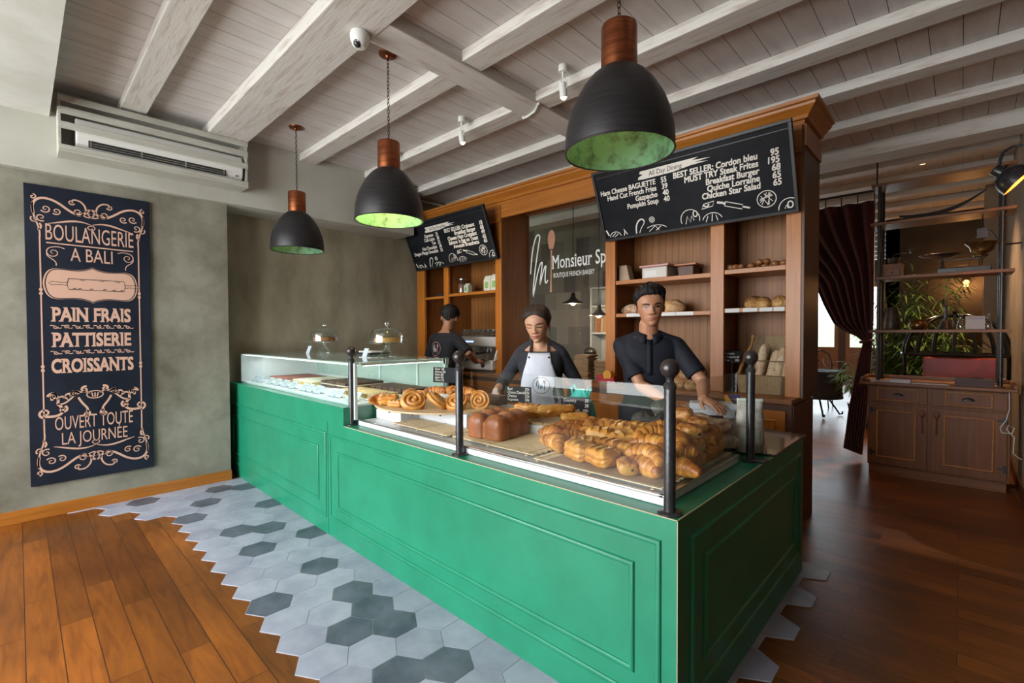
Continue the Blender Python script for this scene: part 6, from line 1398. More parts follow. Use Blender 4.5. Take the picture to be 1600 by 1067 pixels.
# basket of baguettes
CANE = P('basket_cane', (0.28, 0.19, 0.10), 0.7, col2=(0.42, 0.31, 0.18), nscale=7, stretch=(30, 30, 4), bump=0.5, bscale=30)
def tcx(s): return V((-1.095, 3.94, Zw)) + V(s)
bk_ = Thing('bread_basket', (-1.09, 3.95, Zw), 'woven cane basket with a tall back holding baguettes in the right bay', 'basket')
m = MB(); rg = []
for z, ex in [(0.0, 0.0), (0.004, 0.0), (0.09, 0.012), (0.135, 0.015)]:
    rg.append([V((-1.095 + (0.16 + ex) * sx, 3.95 + (0.10 + ex * 0.8) * sy, Zw + 0.001 + z)) for sx, sy in [(-1, -0.7), (-0.85, -1), (0.85, -1), (1, -0.7), (1, 0.7), (0.85, 1), (-0.85, 1), (-1, 0.7)]])
m.loft(rg); bk_.part('tray', m, CANE)
bk_.part('back_panel', MB().add_q([(-1.25, 4.06, Zw + 0.136), (-0.94, 4.06, Zw + 0.136), (-0.93, 4.15, Zw + 0.43), (-1.21, 4.15, Zw + 0.43)], 0.012), CANE)
bk_.part('side_stick', MB().tube([(-1.255, 3.87, Zw + 0.136), (-1.235, 3.93, Zw + 0.25), (-1.20, 4.0, Zw + 0.36), (-1.195, 4.02, Zw + 0.42)], 0.012, 8).ball((-1.193, 4.02, Zw + 0.43), 0.018, 10), P('cane_stick', (0.30, 0.15, 0.05), 0.5), smooth=True)
bk_.part('cross_cord', MB().tube([(-1.235, 3.93, Zw + 0.25), (-1.1, 3.905, Zw + 0.245), (-0.94, 3.91, Zw + 0.245)], 0.004, 6), TWINE)
def baguette_mesh():
    rings = []; bake = []; N = 30
    for i in range(N + 1):
        t = i / N; e = abs(2 * t - 1); r = 0.033 * max(0.05, 1 - e ** 5) ** 0.6; ring = []; bk = []
        for k in range(18):
            a = 2 * PI * k / 18; sl = max(0, math.sin(t * 5 * PI * 1.2 + math.cos(a))) * max(0, math.cos(a - PI)) ; ring.append(V((r * math.cos(a), r * math.sin(a) * 0.9, (t) * 0.40))); bk.append(0.3 + 0.55 * sl)
        rings.append(ring); bake.append(bk)
    return rings_mesh('baguette', rings, bake, CR_PALE)
BG = baguette_mesh()
for k, (x, tx, ty, s, w) in enumerate([(-1.145, -0.28, 0.10, 0.92, 'leftmost and tallest'), (-1.07, -0.26, 0.16, 0.80, 'second from the left'), (-1.015, -0.27, 0.12, 0.86, 'third, partly behind its neighbours'), (-0.965, -0.26, 0.05, 0.85, 'rightmost, half behind the upright')]):
    o = bpy.data.objects.new('baguette', BG); COL.objects.link(o); o.location = (x, 3.915 + 0.02 * (k % 2), Zw + 0.022); o.rotation_euler = (tx, ty, PI / 2 * 0); o.scale = (1.0, 1.0, s); tag(o, 'floury baguette standing in the cane basket, ' + w, 'baguette', 'baguettes in the basket')
def card_sign(nm, x, y, z, w, h, rz, tilt, lines, lb, stick=0.0, sz=0.028, prices=None):
    t = Thing(nm, (x, y, z), lb, 'sign', None, rz)
    M = Matrix.Translation((0, 0, stick)) @ Matrix.Rotation(-tilt, 4, 'X')
    t.lpart('board', MB().box(-w / 2, w / 2, 0, 0.004, 0, h, M), BLACK, bevel=0.001)
    m = MB(); ux, uy = M.to_3x3() @ V((1, 0, 0)), M.to_3x3() @ V((0, 0, 1)); nrm = M.to_3x3() @ V((0, -1, 0)); C0 = M @ V((0, 0, 0)) + nrm * 0.0012
    for i, a in enumerate(lines):
        m.text(a, sz, C0 + ux * (-w * 0.42) + uy * (h - (i + 1) * h / (len(lines) + 0.5)), ux, uy, 'LEFT', 0.85, 0.1)
        if prices: m.text(prices[i], sz, C0 + ux * (w * 0.43) + uy * (h - (i + 1) * h / (len(lines) + 0.5)), ux, uy, 'RIGHT', 0.85, 0.1)
    t.lpart('chalk_lettering', m, CHALK)
    if stick: t.lpart('stem', MB().tube([(0, 0.002, 0.004), (0, 0.002, stick + 0.02)], 0.004, 6).lathe([(0, 0), (0.025, 0), (0.025, 0.004), (0, 0.005)], 16), IRON)
    else: t.lpart('foot', MB().box(-w * 0.3, w * 0.3, 0.0045, 0.03, 0, 0.004), IRON)
    return t
card_sign('price_sign', -1.30, 3.86, Zw, 0.115, 0.092, 0.25, 0.1, ['Ciabatta', 'Multigrain', 'Rye'], 'small black chalk price sign on a stem left of the baguette basket', 0.225, 0.022, ['', '65', '35k'])
# left unit: jar, cups, bags
jr = Thing('glass_jar', (-4.62, 3.93, 1.9055), 'tall glass jar of brown grounds with a silver lid on the left shelf', 'jar')
jr.lpart('jar', MB().lathe([(0, 0), (0.058, 0), (0.062, 0.01), (0.062, 0.14), (0.048, 0.165), (0.046, 0.175), (0, 0.176)], 24), GLASS_S, smooth=True)
jr.lpart('contents', MB().lathe([(0, 0.004), (0.054, 0.004), (0.056, 0.12), (0, 0.125)], 20), P('brown_grounds', (0.13, 0.05, 0.025), 0.9, col2=(0.2, 0.09, 0.05), nscale=80), smooth=True)
jr.lpart('lid', MB().lathe([(0, 0.1765), (0.05, 0.1765), (0.052, 0.19), (0.02, 0.205), (0, 0.207)], 24), STEEL, smooth=True)
for k, (x, lb) in enumerate([(-4.50, 'white printed tin right of the tall glass jar'), (-4.12, 'white patterned packet left of the pair on the left shelf'), (-4.00, 'white and green packet beside the left upright'), (-3.92, 'purple patterned packet against the upright')]):
    t = Thing('tea_packet', (x, 3.92, 1.9055), lb, 'packet', 'packets on the left shelf')
    h = [0.125, 0.19, 0.20, 0.19][k]; w = [0.04, 0.055, 0.055, 0.035][k]; c = [(0.45, 0.5, 0.42), (0.55, 0.56, 0.5), (0.55, 0.57, 0.52), (0.30, 0.10, 0.16)][k]
    t.lpart('pack', MB().loft([[V((sx * w * f, sy * 0.035 * g, z)) for sx, sy in ((-1, -1), (1, -1), (1, 1), (-1, 1))] for f, g, z in ((1, 1, 0), (1.02, 1, h * 0.7), (1.0, 0.2, h))]), P('packet_%d' % k, c, 0.5), bevel=0.004)
    t.lpart('print', MB().box(-w * 0.6, w * 0.5, -0.0368, -0.0355, h * 0.2, h * 0.6), P('packet_print_%d' % k, [(0.2, 0.3, 0.12), (0.25, 0.38, 0.1), (0.2, 0.4, 0.15), (0.5, 0.3, 0.4)][k], 0.6))
t = Thing('dark_pan', (-5.05, 3.93, 1.8855), 'dark low dish on the narrow left bay shelf', 'dish'); t.lpart('dish', MB().lathe([(0, 0), (0.07, 0), (0.085, 0.035), (0.08, 0.035), (0, 0.01)], 24), IRON, smooth=True); t.lpart('lid_knob', MB().ball((0, 0, 0.03), 0.02, 12), IRON, smooth=True)
# espresso machine
em = Thing('espresso_machine', (-4.25, 3.95, Zw), 'silver two group espresso machine on the worktop under the left shelves', 'coffee machine')
CHROME = P('polished_chrome', (0.62, 0.62, 0.63), 0.12, 1.0); DKP = P('dark_plastic', (0.015, 0.015, 0.016), 0.35)
em.part('base', MB().box(-4.66, -3.86, 3.72, 4.18, Zw + 0.03, Zw + 0.15), P('silver_enamel', (0.50, 0.50, 0.50), 0.35, 0.2), bevel=0.02); 
for x in (-4.62, -3.90):
    for y in (3.76, 4.14): em.part('foot', MB().tube([(x, y, Zw), (x, y, Zw + 0.03)], 0.018, 10), DKP)
em.part('back_body', MB().box(-4.66, -3.86, 3.98, 4.18, Zw + 0.151, Zw + 0.42), STEEL, bevel=0.01)
em.part('head', MB().box(-4.66, -3.86, 3.80, 3.979, Zw + 0.30, Zw + 0.42), bpy.data.materials['silver_enamel'], bevel=0.015)
em.part('side_panel', MB().loft([[V((-3.859 + dx, y, z)) for y, z in ((3.74, Zw + 0.15), (4.18, Zw + 0.15), (4.18, Zw + 0.44), (3.86, Zw + 0.44), (3.80, Zw + 0.30))] for dx in (0, 0.02)]), PLASTIC_W)
em.part('cup_rail', MB().box(-4.66, -3.86, 3.80, 4.18, Zw + 0.4205, Zw + 0.43).tube([(-4.65, 3.81, Zw + 0.47), (-3.87, 3.81, Zw + 0.47)], 0.006, 8), CHROME)
bt = MB()
for k in range(8): bt.box(-4.50 + 0.03 * k, -4.48 + 0.03 * k, 3.794, 3.7995, Zw + 0.35, Zw + 0.368)
em.part('buttons', bt, emission('blue_button_glow', (0.35, 0.45, 1.0), 1.6), label='row of lit blue buttons')
em.part('drip_grid', MB().box(-4.60, -3.92, 3.70, 3.96, Zw + 0.1505, Zw + 0.16), CHROME)
for x in (-4.42, -4.08):
    g_ = em.part('group_head', MB().lathe([(0, Zw + 0.24), (0.038, Zw + 0.24), (0.038, Zw + 0.299), (0, Zw + 0.299)], 20, (x, 3.87, 0)), CHROME, smooth=True)
    em.part('portafilter', MB().tube([(x, 3.87, Zw + 0.232), (x, 3.80, Zw + 0.232), (x, 3.68, Zw + 0.225)], [0.012, 0.012, 0.017], 10), DKP, parent=g_, smooth=True)
em.part('steam_wand', MB().tube([(-3.96, 3.80, Zw + 0.29), (-3.955, 3.74, Zw + 0.27), (-3.93, 3.72, Zw + 0.17)], 0.005, 8), CHROME, smooth=True)
em.part('badge', MB().lathe([(0, 0), (0.03, 0), (0.03, 0.003), (0, 0.003)], 20, (-4.02, 3.719, Zw + 0.09), Matrix.Rotation(PI / 2, 4, 'X')), DKP)
cupm = MB().lathe([(0, 0), (0.022, 0), (0.034, 0.05), (0.036, 0.075), (0.033, 0.075), (0, 0.008)], 18)
for k in range(14):
    x, y = -4.60 + 0.088 * (k % 7), 3.93 + 0.10 * (k // 7)
    o = cupm.build('glass_cup', GLASS_S, None, smooth=True); o.location = (x, y, Zw + 0.4305); tag(o, 'small glass on the cup rail of the coffee machine, ' + ['front', 'back'][k // 7] + ' row', 'glass', 'glasses on the coffee machine, ' + ['front row', 'back row'][k // 7])
t = Thing('juice_jug', (-3.93, 3.96, Zw + 0.4305), 'white jug with orange band on top of the coffee machine', 'jug')
t.lpart('body', MB().lathe([(0, 0), (0.05, 0), (0.055, 0.02), (0.052, 0.15), (0.045, 0.17), (0.05, 0.18), (0, 0.181)], 24), PLASTIC_W, smooth=True); t.lpart('band', MB().lathe([(0.0555, 0.02), (0.0562, 0.025), (0.055, 0.07), (0.0545, 0.075)], 24), P('orange_band', (0.75, 0.25, 0.02), 0.4), smooth=True)
# worktop by the partition: cardboard trays, tape dispenser, bowls
CARDB = P('cardboard', (0.36, 0.24, 0.13), 0.8, col2=(0.28, 0.18, 0.10), nscale=12, rnd=0.12)
def cardstack(x, y, n, lb, gr, w=0.085):
    for k in range(n):
        m = MB().loft([[V((sx * w * f, sy * 0.08 * f, z)) for sx, sy in ((-1, -1), (1, -1), (1, 1), (-1, 1))] for f, z in ((0.86, 0), (1.0, 0.014), (1.03, 0.0155))])
        o = m.build('cardboard_tray', CARDB, None, bevel=0.002); o.location = (x + 0.006 * math.sin(k * 2.3), y + 0.006 * math.cos(k * 3.1), Zw + 0.0165 * k); o.rotation_euler = (0, 0, 0.05 * math.sin(k * 1.9)); tag(o, lb, 'tray', gr)
cardstack(-2.68, 3.86, 15, 'brown cardboard tray in the taller stack on the worktop by the partition', 'tall stack of cardboard trays')
cardstack(-2.48, 3.90, 12, 'brown cardboard tray in the lower stack beside the red tape dispenser', 'low stack of cardboard trays', 0.08)
td = Thing('tape_dispenser', (-2.36, 3.74, Zw), 'red tape dispenser with a yellow roll on the worktop', 'tape dispenser')
td.lpart('body', MB().loft([[V((x, y, z)) for x, z in ((-0.09, 0), (0.09, 0), (0.09, 0.07), (0.05, 0.045), (-0.02, 0.04), (-0.05, 0.075), (-0.09, 0.075))] for y in (-0.03, 0.03)]), P('red_plastic', (0.40, 0.02, 0.04), 0.35), bevel=0.004)
td.lpart('tape_roll', MB().lathe([(0.022, -0.018), (0.045, -0.018), (0.045, 0.018), (0.022, 0.018)], 24, (0.01, 0, 0.072), Matrix.Rotation(PI / 2, 4, 'X')), P('amber_tape', (0.65, 0.32, 0.04), 0.3), smooth=True)
single('green_mat', MB().box(-2.40, -2.02, 3.648, 3.70, Zw + 0.0002, Zw + 0.004), P('green_mat', (0.02, 0.20, 0.04), 0.5), (-2.2, 3.67, Zw), 'thin bright green cutting mat at the worktop edge by the young man', 'mat')
for k, (x, y, lb) in enumerate([(-2.93, 3.80, 'clear wrinkled plastic bowl stack left of the cardboard trays'), (-3.05, 3.93, 'further clear plastic bowl stack by the woman\'s shoulder')]):
    t = Thing('bowl_stack', (x, y, Zw), lb, 'bowl')
    for j in range(4): t.lpart('bowl', MB().lathe([(0, 0.002 + 0.02 * j), (0.045, 0.002 + 0.02 * j), (0.075, 0.05 + 0.02 * j), (0.072, 0.05 + 0.02 * j), (0, 0.008 + 0.02 * j)], 24), GLASS_S if j % 2 else PLASTIC_W, smooth=True)
single('white_note', MB().box(-2.92, -2.80, 3.645, 3.66, Zw + 0.0002, Zw + 0.012), STRIP, (-2.86, 3.65, Zw), 'small white paper note on the worktop edge', 'note')
# ---- signs and bags among the bread
card_sign('price_sign', -2.10, 2.26, 0.9012, 0.185, 0.105, 0.35, -0.05, ['Roti', 'Choco Danish', 'Cheese', 'Baguette'], 'small black chalk price sign standing among the puff pastry bars before the apron', 0.055, 0.026, ['20k', '25k', '22k', '20k'])
card_sign('price_sign', -2.83, 2.22, 0.9376, 0.21, 0.115, 0.25, 0.05, ['Butter 18k', 'Almond 25k', 'Raisin 20k', 'Apple 22k', 'Choco 22k'], 'small black chalk price sign behind the swirl pastries of the round tray', 0.10, 0.024)
TEAL = P('teal_plastic_bag', (0.0, 0.30, 0.26), 0.35, col2=(0.01, 0.42, 0.36), nscale=8, bump=0.4, bscale=18)
tg = Thing('teal_bag', (-1.74, 2.44, ZL + 0.001), 'teal plastic carrier bag standing behind the croissants', 'bag')
m = MB(); M_ = 40; rgs = []
for f, z in [(0.92, 0.0), (1.0, 0.03), (0.96, 0.10), (0.82, 0.17), (0.62, 0.21), (0.42, 0.235), (0.30, 0.26)]:
    rgs.append([V((-1.74 + 0.118 * f * math.cos(2 * PI * k / M_) * (1 + 0.05 * math.sin(7 * 2 * PI * k / M_ + z * 20)), 2.45 + 0.06 * f * math.sin(2 * PI * k / M_) * (1 + 0.08 * math.sin(9 * 2 * PI * k / M_)), ZL + 0.001 + z)) for k in range(M_)])
m.loft(rgs); tg.part('bag_body', m, TEAL, smooth=True)
tg.part('handles', MB().tube([(-1.80, 2.45, ZL + 0.22), (-1.81, 2.45, ZL + 0.27), (-1.79, 2.45, ZL + 0.285), (-1.77, 2.45, ZL + 0.25)], 0.008, 6).tube([(-1.70, 2.45, ZL + 0.22), (-1.68, 2.45, ZL + 0.275), (-1.66, 2.45, ZL + 0.27), (-1.68, 2.45, ZL + 0.22)], 0.008, 6), TEAL, smooth=True)
card_sign('price_sign', -1.705, 2.345, 0.8392, 0.185, 0.135, 0.4, 0.12, ['Country', 'Loaf', 'Sourdough', 'Loaf'], 'black chalk price sign leaning against the teal bag behind the croissants', 0.045, 0.028, ['35', '28', '40k', '45k'])
card_sign('price_sign', -0.965, 2.56, 0.8825, 0.12, 0.085, 0.5, 0.15, ['Rye 35', 'Oat 35'], 'small black chalk price sign in front of the white tissue box', 0.0, 0.026)
tz = Thing('tissue_box', (-1.01, 2.68, 0.9455), 'white card box lying open on the rear shelf in front of the young man\'s hand', 'box', None, 0.5)
tz.lpart('box', MB().box(-0.11, 0.11, -0.06, 0.06, 0, 0.075), P('white_card', (0.60, 0.61, 0.64), 0.6), bevel=0.003)
tz.lpart('flap', MB().box(-0.125, 0.115, -0.075, -0.0605, 0.045, 0.078), P('white_card_flap', (0.52, 0.53, 0.56), 0.6), bevel=0.002)
ctm = Thing('card_terminal', (-0.945, 2.88, 0.9455), 'yellow and dark card reader at the back of the counter return', 'card reader', None, 0.6)
ctm.lpart('stand', MB().box(-0.03, 0.03, -0.03, 0.05, 0, 0.012), DKP, bevel=0.004)
RT = Matrix.Translation((0, 0, 0.035)) @ Matrix.Rotation(0.28, 4, 'X')
ctm.lpart('body', MB().box(-0.045, 0.045, -0.09, 0.09, 0, 0.04, RT), P('yellow_plastic', (0.75, 0.36, 0.02), 0.35), bevel=0.01)
ctm.lpart('keypad', MB().box(-0.036, 0.036, -0.08, 0.0, 0.0402, 0.044, RT), DKP, bevel=0.002)
ctm.lpart('screen', MB().box(-0.034, 0.034, 0.012, 0.07, 0.0402, 0.043, RT), P('violet_screen', (0.05, 0.05, 0.25), 0.2))
ctm.lpart('cord', MB().tube([(0.03, 0.06, 0.05), (0.06, 0.06, 0.075), (0.095, 0.03, 0.07), (0.11, 0.0, 0.02), (0.115, -0.01, -0.10)], 0.006, 8), bpy.data.materials['yellow_plastic'], smooth=True)
pb2 = Thing('flour_bag', (-0.775, 2.56, ZL + 0.0125), 'crumpled pale printed paper bag beside the rear iron post', 'bag', None, 0.5)
m = MB(); rgs = []
for f, g_, z in [(1.0, 1.0, 0), (1.04, 1.05, 0.05), (1.0, 0.95, 0.12), (1.02, 0.9, 0.17), (0.9, 0.6, 0.21), (0.92, 0.22, 0.24), (0.94, 0.16, 0.255)]:
    rgs.append([V((0.062 * f * (abs(math.cos(a)) ** 0.5) * (1 if math.cos(a) > 0 else -1) + 0.004 * math.sin(a * 5 + z * 40), 0.042 * g_ * (abs(math.sin(a)) ** 0.5) * (1 if math.sin(a) > 0 else -1) + 0.003 * math.sin(a * 4 + z * 60), z)) for a in [2 * PI * k / 32 for k in range(32)]])
m.loft(rgs); pb2.lpart('bag', m, P('printed_paper', (0.46, 0.46, 0.42), 0.5, col2=(0.30, 0.27, 0.22), nscale=14, lo=0.48, hi=0.6), smooth=True)
pb2.lpart('label', MB().box(-0.03, 0.035, -0.0475, -0.0455, 0.05, 0.11), P('pale_mint', (0.45, 0.55, 0.50), 0.5))
pb2.lpart('folded_top', MB().box(-0.06, 0.06, -0.012, 0.012, 0.2551, 0.268), P('mint_fold', (0.50, 0.58, 0.50), 0.5), bevel=0.003)
bt_ = Thing('service_tray', (-4.17, 2.62, 0.0), 'dark round tray with white napkins on the case top beside the barista', 'tray')
bpy.data.objects.remove(bt_.o)
bt_ = Thing('service_tray', (-3.86, 2.20, CZ + 0.0003), 'dark tray with folded white napkins on the case top left of the barista', 'tray')
bt_.lpart('tray', MB().box(-0.15, 0.15, -0.10, 0.10, 0, 0.018), DKP, bevel=0.006); bt_.lpart('napkins', MB().box(-0.11, 0.10, -0.06, 0.06, 0.0182, 0.032), STRIP, bevel=0.003)
# ================================================================ people
def skin_mat(name, c, c2):
    m = P(name, c, 0.48, col2=c2, nscale=9, sss=0.25, bump=0.04, bscale=90); return m
HT = [(0.0, .024, .066, .012), (.012, .034, .080, .022), (.042, .049, .087, .048), (.08, .0605, .0875, .074), (.12, .0685, .088, .092), (.15, .0725, .0905, .098), (.18, .0705, .084, .096), (.205, .060, .069, .083), (.222, .043, .048, .06), (.232, .021, .023, .03), (.236, .002, .002, .003)]
def lerp_tab(T, z):
    if z <= T[0][0]: return T[0][1:]
    for p, q in zip(T, T[1:]):
        if z <= q[0]:
            f = (z - p[0]) / (q[0] - p[0]); return tuple(a + (b - a) * f for a, b in zip(p[1:], q[1:]))
    return T[-1][1:]
def smooth_tab(T, z):
    d = 0.006; A = [lerp_tab(T, z + k * d) for k in (-1, 0, 1)]
    return tuple((a + 2 * b + c) / 4 for a, b, c in zip(*A))
def G(x, s): return math.exp(-(x / s) ** 2)
def head_pt(z, a, fem=0.0, off=0.0):
    hw, F, B = smooth_tab(HT, z) if z < 0.225 else lerp_tab(HT, z)
    if fem and z < 0.09: hw *= 1 - 0.07 * fem * (1 - z / 0.09)
    s, c = math.sin(a), math.cos(a)
    x = hw * math.copysign(abs(s) ** 0.92, s); y = -F * math.copysign(abs(c) ** 0.85, c) if c > 0 else -B * c
    dy = 0.0
    if c > 0:
        u = abs(x)
        ridge = 0.0
        if z > 0.082: ridge = 0.005 + 0.0165 * max(0, 1 - (z - 0.084) / 0.046) if z < 0.13 else 0.005 * max(0, 1 - (z - 0.13) / 0.02)
        else: ridge = 0.0215 * max(0, 1 - (0.082 - z) / 0.011)
        dy += ridge * G(x, 0.0095 + 0.004 * G(z - 0.085, 0.012))
        dy += 0.0085 * G(u - 0.0125, 0.0065) * G(z - 0.083, 0.0075)
        dy += -0.0085 * G(u - 0.031, 0.015) * G(z - 0.121, 0.011) + 0.0052 * G(u - 0.031, 0.0105) * G(z - 0.119, 0.0068)
        dy += 0.004 * G(u - 0.028, 0.02) * G(z - 0.138, 0.007)
        dy += 0.0065 * G(x, 0.019) * G(z - 0.0575, 0.0048) + 0.0075 * G(x, 0.0165) * G(z - 0.0455, 0.0055) - 0.002 * G(x, 0.02) * G(z - 0.0515, 0.0015)
        dy += -0.004 * G(x, 0.02) * G(z - 0.034, 0.006) + 0.005 * G(x, 0.018) * G(z - 0.014, 0.010)
        dy += 0.0045 * G(u - 0.042, 0.018) * G(z - 0.088, 0.022)
    p = V((x, y - dy * c ** 0.3 if c > 0 else y, z))
    if off:
        n = V((s * 1.1, -c, 0)).normalized(); f = max(0, (z - 0.16) / 0.076); n = (n * (1 - f) + V((0, 0, 1)) * f).normalized(); p = p + n * off
    return p
def face_uv(u, z, fem, off):
    hw = smooth_tab(HT, z)[0]; a = math.asin(max(-0.95, min(0.95, math.copysign(min(1, abs(u) / hw) ** (1 / 0.92), u))))
    return head_pt(z, a, fem) + V((math.sin(a) * 0.4, -1, 0)).normalized() * off
def face_patch(mb, outline, fem, off, M, rings=4):
    cx = sum(p[0] for p in outline) / len(outline); cz = sum(p[1] for p in outline) / len(outline); n = len(outline)
    vs = [M @ face_uv(cx, cz, fem, off * 1.15)]; fs = []
    for r in range(1, rings + 1):
        f = r / rings; o_ = off * (1.0 if r < rings else 0.2)
        vs += [M @ face_uv(cx + (u - cx) * f, cz + (z - cz) * f, fem, o_) for u, z in outline]
    for k in range(n): fs.append((0, 1 + k, 1 + (k + 1) % n))
    for r in range(rings - 1):
        for k in range(n): q = (k + 1) % n; fs.append((1 + r * n + k, 1 + (r + 1) * n + k, 1 + (r + 1) * n + q, 1 + r * n + q))
    mb.add(vs, fs)
def face_stroke(mb, pts, w, fem, off, M):
    N = len(pts); ws = w if isinstance(w, list) else [w] * N; up, dn = [], []
    for i, (u, z) in enumerate(pts):
        t = V((pts[min(i + 1, N - 1)][0] - pts[max(i - 1, 0)][0], pts[min(i + 1, N - 1)][1] - pts[max(i - 1, 0)][1])).normalized(); nn = V((-t.y, t.x)) * ws[i] / 2
        up.append((u + nn.x, z + nn.y)); dn.append((u - nn.x, z - nn.y))
    face_patch(mb, up + dn[::-1], fem, off, M, 1) if False else mb.add([M @ face_uv(a, b, fem, off) for a, b in up] + [M @ face_uv(a, b, fem, off) for a, b in dn], [(i, i + 1, N + i + 1, N + i) for i in range(N - 1)])
def hair_cap(mb, line, vol, fem, M, seed, amp=0.004, n=72, rows=16):
    rings = []
    for r in range(rows + 1):
        f = r / rows; ring = []
        for k in range(n):
            a = 2 * PI * k / n; aa = abs(a if a <= PI else a - 2 * PI)
            z0 = line(math.degrees(aa)); z = z0 + (0.2355 - z0) * (1 - (1 - f) ** 1.5)
            o = -0.003 if r == 0 else vol(math.degrees(aa), z) * min(1, 0.18 + f * 2.6)
            jag = amp * noise.noise(V((math.sin(a) * 9 + seed, math.cos(a) * 9, z * 55))) + amp * 0.8 * noise.noise(V((math.sin(a) * 30 + seed, math.cos(a) * 30, z * 18)))
            ring.append(M @ head_pt(min(z + (jag * 0.7 if r == 0 else 0), 0.2355), a, fem, o + (jag if r else 0)))
        rings.append(ring)
    mb.loft(rings)
def hand(mb, wrist, d, nrm, side, sc=1.0, curl=0.25, spread=0.09):
    """wrist -> palm -> five fingers; d = finger direction, nrm = back of the hand, side = +1 when the thumb lies on d x nrm"""
    d = V(d).normalized(); nrm = V(nrm); nrm = (nrm - d * nrm.dot(d)).normalized(); w = d.cross(nrm).normalized() * side; wrist = V(wrist)
    def ring(c, hw, th, n=14): return [c + w * (hw * math.cos(2 * PI * k / n)) + nrm * (th * math.sin(2 * PI * k / n)) for k in range(n)]
    mb.loft([ring(wrist - d * 0.02 * sc, 0.026 * sc, 0.019 * sc), ring(wrist + d * 0.01 * sc, 0.029 * sc, 0.018 * sc), ring(wrist + d * 0.045 * sc, 0.039 * sc, 0.0165 * sc), ring(wrist + d * 0.08 * sc, 0.041 * sc, 0.0145 * sc), ring(wrist + d * 0.096 * sc, 0.037 * sc, 0.011 * sc)])
    for k, (off, L, r) in enumerate([(0.0285, 0.072, 0.0088), (0.0095, 0.081, 0.0090), (-0.0095, 0.075, 0.0086), (-0.0275, 0.058, 0.0076)]):
        r *= sc; L *= sc; p = wrist + d * 0.085 * sc + w * off * sc; a = spread * (1.5 - k) ; dr = (d + w * a).normalized(); pts = [p - dr * 0.015 * sc, p]; ang = 0.0; c = curl * (1 + 0.15 * k)
        for seg in (0.45, 0.31, 0.24):
            ang += c; q = dr * math.cos(ang) - nrm * math.sin(ang); pts.append(pts[-1] + q * L * seg)
        mb.tube(pts, [r, r, r * 0.97, r * 0.9, r * 0.72], 10); mb.ball(pts[-1], r * 0.74, 10)
    p = wrist + d * 0.022 * sc + w * 0.026 * sc - nrm * 0.004 * sc; t = (d * 0.62 + w * 0.72 - nrm * 0.12 * (1 + curl)).normalized()
    pts = [p, p + t * 0.034 * sc, p + t * 0.034 * sc + (t + d * 0.5).normalized() * 0.026 * sc]; pts.append(pts[-1] + (t * 0.6 + d).normalized() * 0.024 * sc)
    mb.tube(pts, [0.0155 * sc, 0.012 * sc, 0.0105 * sc, 0.0075 * sc], 10); mb.ball(pts[-1], 0.0078 * sc, 10)
def ik(sh, wr, L1, L2, pole):
    sh, wr = V(sh), V(wr); d = wr - sh; L = min(d.length, (L1 + L2) * 0.995); u = d.normalized()
    a = (L1 * L1 - L2 * L2 + L * L) / (2 * L); h = math.sqrt(max(0, L1 * L1 - a * a)); pl = V(pole); pl = (pl - u * pl.dot(u)).normalized()
    return sh + u * a + pl * h
def lerpv(a, b, t): return V(a).lerp(V(b), t)
def rings_torso(T, grow, M, n=36, z0=-1, z1=9):
    out = []
    for z, hw, hd, yc in T:
        if z < z0 or z > z1: continue
        out.append([M @ V(((hw + grow) * math.copysign(abs(math.cos(2 * PI * k / n)) ** 0.85, math.cos(2 * PI * k / n)), yc + (hd + grow) * math.copysign(abs(math.sin(2 * PI * k / n)) ** 0.9, math.sin(2 * PI * k / n)), z)) for k in range(n)])
    return out
def torso_front(T, u, z, M, off, back=False):
    TT = [(t[0],) + t[1:] for t in T]; hw, hd, yc = lerp_tab(TT, z); s = max(-0.98, min(0.98, u / (hw + off)))
    c = math.sqrt(1 - (abs(s) ** (1 / 0.85)) ** 2); y = yc + (hd + off) * (c ** 0.9) * (1 if back else -1); return M @ V((u, y, z))
def remesh(o, vs, it=4, f=0.5):
    md = o.modifiers.new('remesh', 'REMESH'); md.mode = 'VOXEL'; md.voxel_size = vs; md.use_smooth_shade = True
    if it: md = o.modifiers.new('smooth', 'SMOOTH'); md.iterations = it; md.factor = f
    return o
LIP_M = P('lip_pink', (0.36, 0.13, 0.10), 0.4); LIP_F = P('lip_red', (0.38, 0.06, 0.07), 0.35)
EYEW = P('eye_white', (0.22, 0.19, 0.17), 0.5, spec=0.2); IRIS = P('dark_iris', (0.012, 0.008, 0.006), 0.15); HAIR = P('black_hair', (0.005, 0.0045, 0.0045), 0.6, spec=0.25, col2=(0.012, 0.010, 0.009), nscale=40, stretch=(6, 6, 1), bump=0.4, bscale=30)
HAIRB = P('dark_brown_hair', (0.011, 0.006, 0.005), 0.55, spec=0.3, col2=(0.035, 0.02, 0.015), nscale=40, stretch=(6, 6, 1), bump=0.4, bscale=30)
